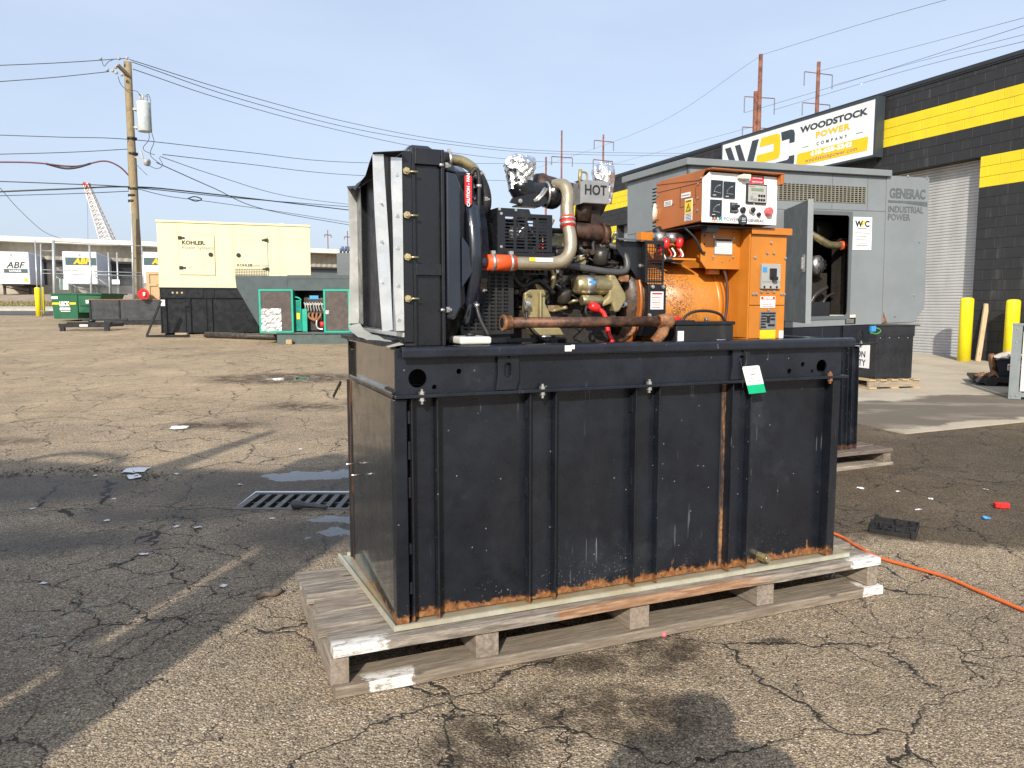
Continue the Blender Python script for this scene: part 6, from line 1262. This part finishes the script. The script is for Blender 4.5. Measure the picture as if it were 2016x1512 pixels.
# ---- crane far behind
cr2 = thing('crawler_crane', 'distant white lattice crane boom with red tip above the depot', 'crane'); MT['boom'] = pbr('boom_white', (.84,.74,.66), .8); T, Bm = at(170,362,170), at(240,545,170)
ax = (Bm-T).normalized(); sx_ = Vector((ax.z,0,-ax.x)).normalized(); sy_ = Vector((0,1,0)); m = MB(); n = 22; Lb = (Bm-T).length
def bp(k, i): f_ = k/n; w_ = .45+.75*min(1,f_*1.6); return T + ax*(Lb*f_) + sx_*(w_*(1 if i in (0,1) else -1)) + sy_*(w_*(1 if i in (1,2) else -1))
for k in range(n):
    for i in range(4):
        m.tube([bp(k,i),bp(k+1,i)],.11,4); m.tube([bp(k,i),bp(k+1,(i+1)%4)],.07,3); m.tube([bp(k+1,i),bp(k+1,(i+1)%4)],.07,3)
m.build('boom', MT['boom'], cr2); m = MB(); m.cyl(T-Vector((.6,0,.1)), T+Vector((.7,0,-.35)), .5, n=10); m.build('tip', MT['red'], cr2)
m = MB(); m.tube([at(172,366,170),at(174,560,170)],.04,4); m.tube([at(178,368,170),at(262,545,170)],.05,4); m.tube([at(174,364,170),at(255,545,170)],.05,4); m.build('rope', MT['inkgrey'], cr2)
m = MB(); q = at(245,545,170); m.box(q.x-3,q.x+5,167,173,2.4,q.z+1); m.box(q.x-4,q.x+5,165,175,2.2,3.4); m.build('body', MT['red'], cr2)

# ---- utility pole with transformer
up_ = thing('utility_pole', 'tall wooden utility pole with grey transformer and wires', 'utility pole'); PY = 36.0; bt_, tp_ = at(272,600,PY), at(251,122,PY)
m = MB(); m.tube([(bt_.x+.05,PY,gz(PY)-.2), ((bt_.x+tp_.x)/2+.02,PY,6), tuple(tp_)], [.21,.19,.165], 14, curve=6); m.build('trunk', mat_wood('pole_wood', (.20,.155,.09), (.36,.29,.18), 2, dark=(.11,.085,.05)), up_)
q = at(284,230,PY-.4); m = MB(); m.lathe([(0,.27),(.03,.30),(1.2,.30),(1.24,.31),(1.30,.31),(1.34,.2)], (q.x,q.y,q.z-.66), (0,0,1), 20); m.build('transformer', pbr('transformer_grey', (.52,.58,.60), .45), up_)
m = MB()
for dx in (-.14,-.02,.16): m.cyl((q.x+dx,q.y,q.z+.68),(q.x+dx,q.y,q.z+.98),.045,n=8)
m.box(q.x-.5,q.x-.28,q.y,q.y+.3,q.z-.5,q.z-.4); m.box(q.x-.5,q.x-.28,q.y,q.y+.3,q.z+.3,q.z+.4); m.build('bushing', MT['greyp'], up_)
m = MB(); a, b = at(252,148,PY-.2), at(232,128,PY-.6); m.bar(a,b,.14,.12); m.build('crossarm', mat_wood('arm_wood', (.12,.09,.06), (.2,.16,.1), 0), up_)
m = MB()
for px_, py_ in ((250,117),(234,118),(228,135),(222,142),(229,146),(240,150),(198,118),(211,140)): c = at(px_,py_,PY-.5); m.lathe([(0,.04),(.03,.08),(.06,.04),(.09,.08),(.13,.03)], c, (0,0,1), 8)
m.build('insulator', MT['greyp'], up_)
m = MB(); c = at(286,319,PY-.4); m.bar(at(262,307,PY),c,.06); m.lathe([(0,.05),(.05,.16),(.16,.17),(.2,.1)], c, (.9,-.3,-.2), 12); m.bar(at(277,297,PY-.3),at(282,312,PY-.3),.06); m.build('lamp_bracket', MT['greyp'], up_)
m = MB(); m.tube([at(266,600,PY-.15),at(256,372,PY-.15)],.05,8); m.build('conduit', pbr('pole_conduit',(.36,.37,.36),.5), up_)
m = MB()
for y0 in (273,303,372,385,396): c = at(262-(y0<300)*2,y0,PY); m.cyl(c-Vector((0,0,.05)),c+Vector((0,0,.05)),.215,n=12)
m.build('strap', MT['rubber'], up_)
MT['wire'] = pbr('cable_black', (.035,.037,.045), .6); MT['cabr'] = pbr('cable_maroon', (.12,.02,.03), .5)
def wire(pts, r=.012, mt=None, label=None, curve=6, group='overhead cables', parent=None, name='cable'):
    m = MB(); m.tube([at(*p) for p in pts], r, 5, curve=curve if len(pts) > 2 else 0); o = m.build(name, mt or MT['wire'], parent)
    if label: tag(o, label, 'cable', group)
    return o
# leads that belong to the pole
for pts in ([(200,118,35.4),(205,130,35.4),(213,122,35.5),(222,118,35.5)],[(232,150,35.5),(238,166,35.6),(250,176,35.7),(270,180,35.5),(275,188,35.5)],[(285,190,35.5),(292,186,35.5),(297,200,35.4)],[(295,212,35.4),(296,235,35.4),(299,262,35.5),(303,280,35.6),(296,305,35.7),(318,325,35.9)],[(293,258,35.4),(293,275,35.5),(282,290,35.6),(287,298,35.7),(305,305,35.8)],[(313,310,35.8),(320,325,35.8),(308,332,35.8),(290,324,35.8)]): wire(pts, .014, parent=up_, name='lead')
FAR = 75
wire([(-60,131,33),(110,124,34.5),(250,115,36)], .017, label='upper power wire running left from the top of the utility pole'); wire([(-60,165,33),(100,153,34.5),(215,141,35.5)], .017, label='second power wire running left below the pole top')
wire([(255,117,36),(470,184,44),(700,244,55),(900,280,66),(1100,298,80),(1420,303,100)], .018, label='topmost power wire sagging right from the utility pole'); wire([(260,122,36),(470,194,44),(700,254,55),(900,286,66),(1100,303,80),(1420,308,100)], .018, label='second power wire sagging right from the utility pole'); wire([(262,136,36),(440,196,44),(640,250,55),(860,296,66),(1060,318,80),(1250,324,95)], .018, label='third power wire sagging right from the utility pole')
wire([(-60,264,34),(120,270,35),(262,275,36),(480,299,44),(700,320,55),(1000,322,80)], .017, label='level wire crossing the pole below the transformer'); wire([(-60,305,34),(130,300,35.3),(262,293,36)], .017, label='thin wire with a kink joining the pole from the left'); wire([(320,304,36),(480,322,44),(700,345,58),(1000,356,80)], .018, label='service wire leaving the pole just below the transformer'); wire([(315,308,36),(420,344,42),(560,385,50),(700,404,62)], .016, label='lower service wire drooping to the right'); wire([(308,320,36),(420,370,42),(520,412,50),(700,445,62)], .022, label='thick service cable drooping steeply behind the cream generator')
wire([(-60,319,34),(60,320,34.6),(130,327,35),(160,326,35.3),(205,317,35.6),(235,328,35.8),(256,348,36)], .035, MT['cabr'], label='maroon cable looping to the pole from the left'); wire([(90,322,34.8),(125,331,35),(150,330,35.1),(178,322,35.4)], .05, label='dark splice bundle slung on the maroon cable')
wire([(-60,355,34),(130,362,35),(262,369,36),(480,391,46),(700,408,60)], .022, label='communication cable crossing the pole at the bundle'); wire([(-60,380,34),(130,372,35),(262,368,36),(400,380,42),(700,415,60)], .035, label='thick black communication bundle across the pole'); wire([(-60,387,34),(150,381,35),(262,376,36)], .017, label='thin low wire left of the pole'); wire([(265,370,36),(330,386,38),(420,398,43),(560,418,50),(700,440,60)], .016, label='lowest cable drooping right of the pole'); wire([(370,391,40.4),(383,387,41),(397,392,41.6),(385,396,41),(371,391,40.4)], .03, label='coil of spare cable hanging on the bundle')
wire([(0,370,45),(40,415,52),(85,455,60),(120,470,64)], .018, label='guy wire sloping down to the depot at the left')
wire([(290,345,36),(262,318,36)], .01, parent=up_, name='lead')

# ---- rusty steel transmission poles far behind the workshop
MT['rpole'] = mat_rusty('weathering_steel', (.13,.052,.034), (.24,.10,.06), .75, .05, 1.2)
def tpole(px_, top, Y, wpx, arms, label, lean=-6, second=None):
    t_ = thing('transmission_pole', label, 'pole', group='steel transmission poles'); A = at(px_, top, Y); sc = Y/1510
    m = MB(); m.tube([(A.x+lean*sc*.0, Y, 2.0), tuple(A)], [wpx*sc*.62, wpx*sc*.42], 10); m.build('shaft', MT['rpole'], t_)
    for (y0, xl, xr, drop, dl) in arms:
        a, b = at(xl, y0, Y), at(xr, y0+dl, Y); m = MB(); m.tube([a,b], .9*sc, 5); m.build('arm', MT['rpole'], t_)
        for e in (a, b):
            m = MB(); nn = max(3, int(drop/1.6)); dz = drop*sc/nn; m.lathe([(k*dz/2, (1.3 if k % 2 else .55)*sc) for k in range(2*nn)], e, (0,0,-1), 6); m.build('insulator_string', MT['inkgrey'], t_)
    if second:
        xx, yy, w2 = second; B = at(xx, yy, Y); m = MB(); m.tube([(B.x,Y,2.0), tuple(B)], w2*sc*.5, 10); m.build('second_shaft', MT['rpole'], t_)
    return t_
tpole(1498,107,95,9,[(190,1466,1525,30,4),(250,1462,1512,18,3)],'tallest rusty steel transmission pole left above the company sign',second=(1488,180,8)); tpole(1612,122,110,8,[(141,1584,1639,26,7),(202,1580,1634,24,5)],'rusty steel transmission pole behind the top of the company sign')
tpole(1188,265,190,4,[(276,1170,1208,17,4),(314,1168,1206,16,4)],'thin distant transmission pole above the foil-capped exhaust'); tpole(1106,257,195,3.6,[(308,1086,1127,17,3)],'thin distant transmission pole left of the foil-capped exhaust'); tpole(1075,309,190,4,[],'short distant steel pole beside the foil-capped air intake'); tpole(645,453,420,2,[(462,639,652,6,1)],'faint far pole right of the cream generator'); tpole(684,455,430,2,[(466,678,690,6,1)],'faint far pole beside the radiator edge')
for i, (a, b, c) in enumerate((((1500,108,95),(1720,40,72),(2080,-60,50)),((1612,140,110),(1800,92,85),(2080,18,55)),((1640,168,110),(1820,118,85),(2080,52,55)),((1525,216,95),(1780,140,75),(2080,66,50)),((1466,222,95),(1700,152,78),(2080,30,50)),((1180,330,190),(1340,288,140),(1480,250,100)),((1060,330,190),(1280,250,130),(1500,108,95)))):
    wire([a, b, c], .018, label=['highest','second','third','fourth','fifth','low left','long thin'][i]+' transmission wire above the workshop roof', group='transmission wires')
# ================================================================ GROUND DETAILS
dg = thing('drain_grate', 'cast iron storm drain grate set in the asphalt', 'drain grate', (0,0,0)); MT['castg'] = mat_rusty('cast_grate', (.05,.048,.046), (.10,.095,.088), .45, .4, 12)
x0, x1, y0, y1 = GR
m = MB(); m.plate(rect(x0,x1,y0,y1), [rect(x0+.05,x1-.05,y0+.05,y1-.05)], 'z', -.06, .003); m.build('frame', MT['castg'], dg, .003)
x = x0+.095; k = 0
while x < x1-.09:
    m = MB(); m.box(x,x+.040,y0+.0505,y1-.0505,-.05,.002); m.build('bar', MT['castg'], dg, .004); x += .082
m = MB(); m.box(x0+.05,x1-.05,(y0+y1)/2-.01,(y0+y1)/2+.01,-.05,-.012); m.build('cross_bar', MT['castg'], dg)
m = MB(); m.box(x0,x1,y0,y1,-.55,-.53); m.box(x0-.01,x0,y0,y1,-.55,-.06); m.box(x1,x1+.01,y0,y1,-.55,-.06); m.box(x0,x1,y0-.01,y0,-.55,-.06); m.box(x0,x1,y1,y1+.01,-.55,-.06); m.build('pit', MT['ink'], dg)
bo = thing('plastic_bottle', 'grey crushed plastic bottle lying on the drain grate', 'bottle', (-1.47,5.015,.033), R(-8)); m = MB(); m.lathe([(0,.018),(.01,.030),(.045,.031),(.07,.024),(.09,.019),(.24,.014),(.25,.006)], (0,0,0), (1,0,-.05), 14); m.build('body', pbr('grey_bottle', (.07,.07,.075), .4), bo)
# papers
def paper(x, y, w_, h_, rz, seed, label, mt=None, group=None, name='paper', lift=.004):
    rnd = random.Random(seed); m = MB(); n = 5; v = []; f = []
    for j in range(n+1):
        for i in range(n+1): v.append(((i/n-.5)*w_+rnd.uniform(-1,1)*w_*.02, (j/n-.5)*h_+rnd.uniform(-1,1)*h_*.02, lift+rnd.uniform(0,.012)*min(1,w_/.08)))
    for j in range(n):
        for i in range(n): f.append((j*(n+1)+i, j*(n+1)+i+1, (j+1)*(n+1)+i+1, (j+1)*(n+1)+i))
    m.add(v, f, 0, True); o = m.build(name, mt or MT['white']); o.location = (x, y, gz(y)); o.rotation_euler = (0,0,rz); return tag(o, label, 'paper', group)
paper(-3.49,7.95,.17,.20,.2,1,'white paper sheet farthest out on the sunlit asphalt'); paper(-3.03,6.08,.17,.20,.1,2,'white paper sheet at the edge of the shadow'); paper(-2.94,5.86,.09,.13,.6,3,'smaller white paper just in front of the sheet at the shadow edge')
rnd = random.Random(11)
for i, (px_, py_) in enumerate(((348,940),(188,943),(224,985),(64,1003),(210,1026),(348,1038),(390,1040),(86,1150),(536,1022),(472,959),(592,895),(1640,960),(1694,966),(1768,972),(1940,968),(1832,985),(283,1093),(440,1155),(1808,1005))):
    # these sit on the flat yard in front
    d = Vector((px_-1008, FPX*_cp-(py_-756)*_sp, -FPX*_sp-(py_-756)*_cp)); tt = -CAM_H/d.z; X, Y = d.x*tt, d.y*tt
    paper(X, Y, rnd.uniform(.03,.05), rnd.uniform(.018,.035), rnd.uniform(0,3), 20+i, 'tiny white scrap of litter on the asphalt', group='litter scraps', name='litter_scrap')
# black plastic tray, red clip, blue cap
ty_ = thing('plastic_tray', 'broken black plastic tray lying on the dark asphalt', 'tray', (2.30,4.50,.006), R(-32), rx=R(4)); m = MB()
m.plate(rect(-.12,.12,-.11,.11), [rect(-.10+.052*i,-.062+.052*i,-.09+.062*j,-.045+.062*j) for i in range(4) for j in range(3)], 'z', .012, .02); m.build('lattice', MT['black_matte'], ty_)
m = MB(); m.box(-.125,.125,-.115,-.110,0,.03); m.box(-.125,.125,.110,.115,0,.035); m.box(-.125,-.12,-.11,.11,0,.03); m.box(.12,.125,-.11,.11,0,.04); m.box(.10,.125,-.13,-.115,0,.045); m.box(-.125,-.10,.115,.13,0,.045)
rnd = random.Random(9)
for k in range(14): x_, y_ = rnd.uniform(-.11,.10), rnd.uniform(-.10,.10); m.box(x_,x_+rnd.uniform(.01,.05),y_,y_+rnd.uniform(.006,.03),.02,.02+rnd.uniform(.01,.035))
m.build('rim', MT['black_matte'], ty_)
rc_ = thing('red_clip', 'bright red plastic clip on the dark asphalt', 'clip', (3.28,5.03,.004), R(-12)); m = MB(); m.cbox(-.045,.045,-.025,.025,0,.035,.006); m.cbox(-.02,.02,-.03,.03,.0,.025,.004); m.build('body', MT['red'], rc_)
bc_ = thing('blue_cap', 'small bright blue plastic cap on the dark asphalt', 'cap', (3.01,4.77,.003)); m = MB(); m.lathe([(0,.018),(.012,.018),(.016,.012)],(0,0,0),(.2,0,1),14); m.box(.01,.03,-.01,.01,0,.008); m.build('body', MT['blue'], bc_)
# orange cord
m = MB(); m.tube([(1.2,5.2,.012),(1.70,4.75,.012),(1.90,4.42,.012),(1.93,4.2,.012),(1.955,4.0,.012),(2.04,3.86,.012),(2.15,3.69,.012),(2.20,3.5,.012),(2.262,3.27,.012),(2.36,3.0,.012),(2.6,2.6,.012)], .0085, 8, curve=8); o = m.build('extension_cord', pbr('orange_cord', (.62,.13,.03), .5)); tag(o, 'orange extension cord snaking over the asphalt past the pallet', 'cord')
# bit of bark / scrap by the pallet
m = MB(); m.tube([(-1.18,3.42,.012),(-1.15,3.44,.02),(-1.11,3.46,.012),(-1.09,3.50,.016)], .014, 6, curve=3); o = m.build('wood_scrap', MT['woodd']); tag(o, 'small dark wood scrap on the ground left of the pallet', 'scrap')
m = MB(); m.lathe([(0,.010),(.012,.012),(.02,.006)],(.62,3.02,.002),(.3,0,1),10); o = m.build('pink_cap', pbr('pink_cap', (.55,.12,.16), .5)); tag(o, 'tiny pink cap on the asphalt in front of the pallet', 'cap')
# loose crumbs along the broken asphalt edge
rnd = random.Random(6); m = MB()
for i in range(900):
    if i < 420: a = rnd.random(); x = -4.3+1.6*a+rnd.gauss(0,.06); y = 5.75+.32*math.sin(a*3)+rnd.gauss(0,.07)
    elif i < 560: x = -2.15+rnd.gauss(0,.10); y = 4.75+rnd.gauss(0,.22)
    else: x = rnd.uniform(-3.5,2.6); y = rnd.uniform(1.9,6.5)
    s_ = rnd.uniform(.003,.011)*(1.6 if i < 420 else 1); z = gz(y); v = [(x+rnd.uniform(-1,1)*s_, y+rnd.uniform(-1,1)*s_, z+rnd.uniform(0,1)*s_*1.1) for _ in range(4)]
    m.add(v, [(0,1,2),(0,1,3),(0,2,3),(1,2,3)])
tag(m.build('asphalt_crumbs', pbr('crumb_stone', (.10,.085,.07), .9, var=.6, sc=30)), 'loose dark asphalt crumbs on the yard', 'gravel', kind='stuff')

# ---------------------------------------------------------------- things out of frame whose shadows fall into the picture
ct = thing('shadow_container', 'made-up tall container added out of frame to cast the left shadow', 'container', (-2.05,-1.2,0), R(-11))  # made-up caster, added out of view to throw the left shadow
m = MB(); m.box(-4.2,-.425,-2.4,0,.1,4.15); m.build('body', MT['gryd'], ct, .02); m = MB()
for k in range(16): m.box(-4.1+.23*k,-4.0+.23*k,.0,.03,.2,4.0)
m.build('corrugation', MT['gryd'], ct)
m = MB(); m.tube([(-2.2,-.4,4.15),(-2.15,-.4,4.8),(-2.1,-.4,5.35)], [.16,.10,.05], 10); m.build('spur_caster', MT['steel'], ct)  # stack added for the spur in the shadow's far edge
m = MB(); m.cbox(-1.25,-.62,-.9,-.2,4.15,4.62,.05); m.cyl((-1.0,-.5,4.62),(-1.0,-.5,4.8),.14,n=12); m.build('bump_caster', MT['gryd'], ct)  # block added to put a bump in the shadow's far edge
m = MB(); m.tube([(-3.6,-.3,4.15),(-3.4,-.3,4.5),(-2.8,-.3,4.45),(-2.6,-.3,4.15)], .05, 8, curve=5); m.build('edge_caster', MT['steel'], ct)  # bent rail added to roughen the shadow outline
m = MB(); m.box(-.385,0,-.08,-.02,.1,3.95); m.build('slit_leaf', MT['gryd'], ct); m = MB(); m.box(-.42,-.386,-.06,-.02,.3,.4); m.box(-.42,-.386,-.06,-.02,3.15,3.9); m.box(-.42,-.386,-.06,-.02,2.3,2.42); m.build('hinge', MT['steel'], ct)  # added leaf leaves a sunlit slit; the hinge blocks cut it short
# photographer
def person():
    P = [(0,0,.92),(0,0,1.10),(0,.0,1.30),(0,.01,1.42),(0,.03,1.49),(0,.04,1.58),(0,.03,1.66),
         (.10,0,.88),(.11,.01,.48),(.11,-.01,.08),(.12,.12,.03),(-.10,0,.88),(-.11,.01,.48),(-.11,-.01,.08),(-.12,.12,.03),
         (.20,.0,1.42),(.33,.04,1.18),(.17,.20,1.27),(-.20,.0,1.42),(-.33,.04,1.18),(-.17,.20,1.27)]
    E = [(0,1),(1,2),(2,3),(3,4),(4,5),(5,6),(0,7),(7,8),(8,9),(9,10),(0,11),(11,12),(12,13),(13,14),(3,15),(15,16),(16,17),(3,18),(18,19),(19,20)]
    rad = [.20,.21,.23,.16,.075,.125,.105,.12,.09,.06,.05,.12,.09,.06,.05,.11,.085,.06,.11,.085,.06]
    me = bpy.data.meshes.new('body'); me.from_pydata(P, E, []); me.materials.append(pbr('dark_jacket', (.03,.035,.05), .8))
    o = bpy.data.objects.new('body', me); col.objects.link(o)
    s = o.modifiers.new('skin', 'SKIN'); o.modifiers.new('sub', 'SUBSURF').levels = 2
    for i, d in enumerate(me.skin_vertices[0].data): d.radius = (rad[i], rad[i]*.85); d.use_root = i == 0
    t_ = thing('person', 'person in a dark jacket taking the picture, seen by the shadow', 'person', (.10,-.32,0), R(-11)); o.parent = t_
person()

# tiny fixings that nobody could pick apart one by one
for o in list(scene.objects):
    if o.type == 'MESH' and o.parent and o.name.split('.')[0] in ('bolt','rivet','screw','weld_bead','clip','block_fitting','plug','bushing','insulator','strap','seam','rope','lead','hose') and len(o.data.polygons) > 12:
        o['kind'] = 'stuff'
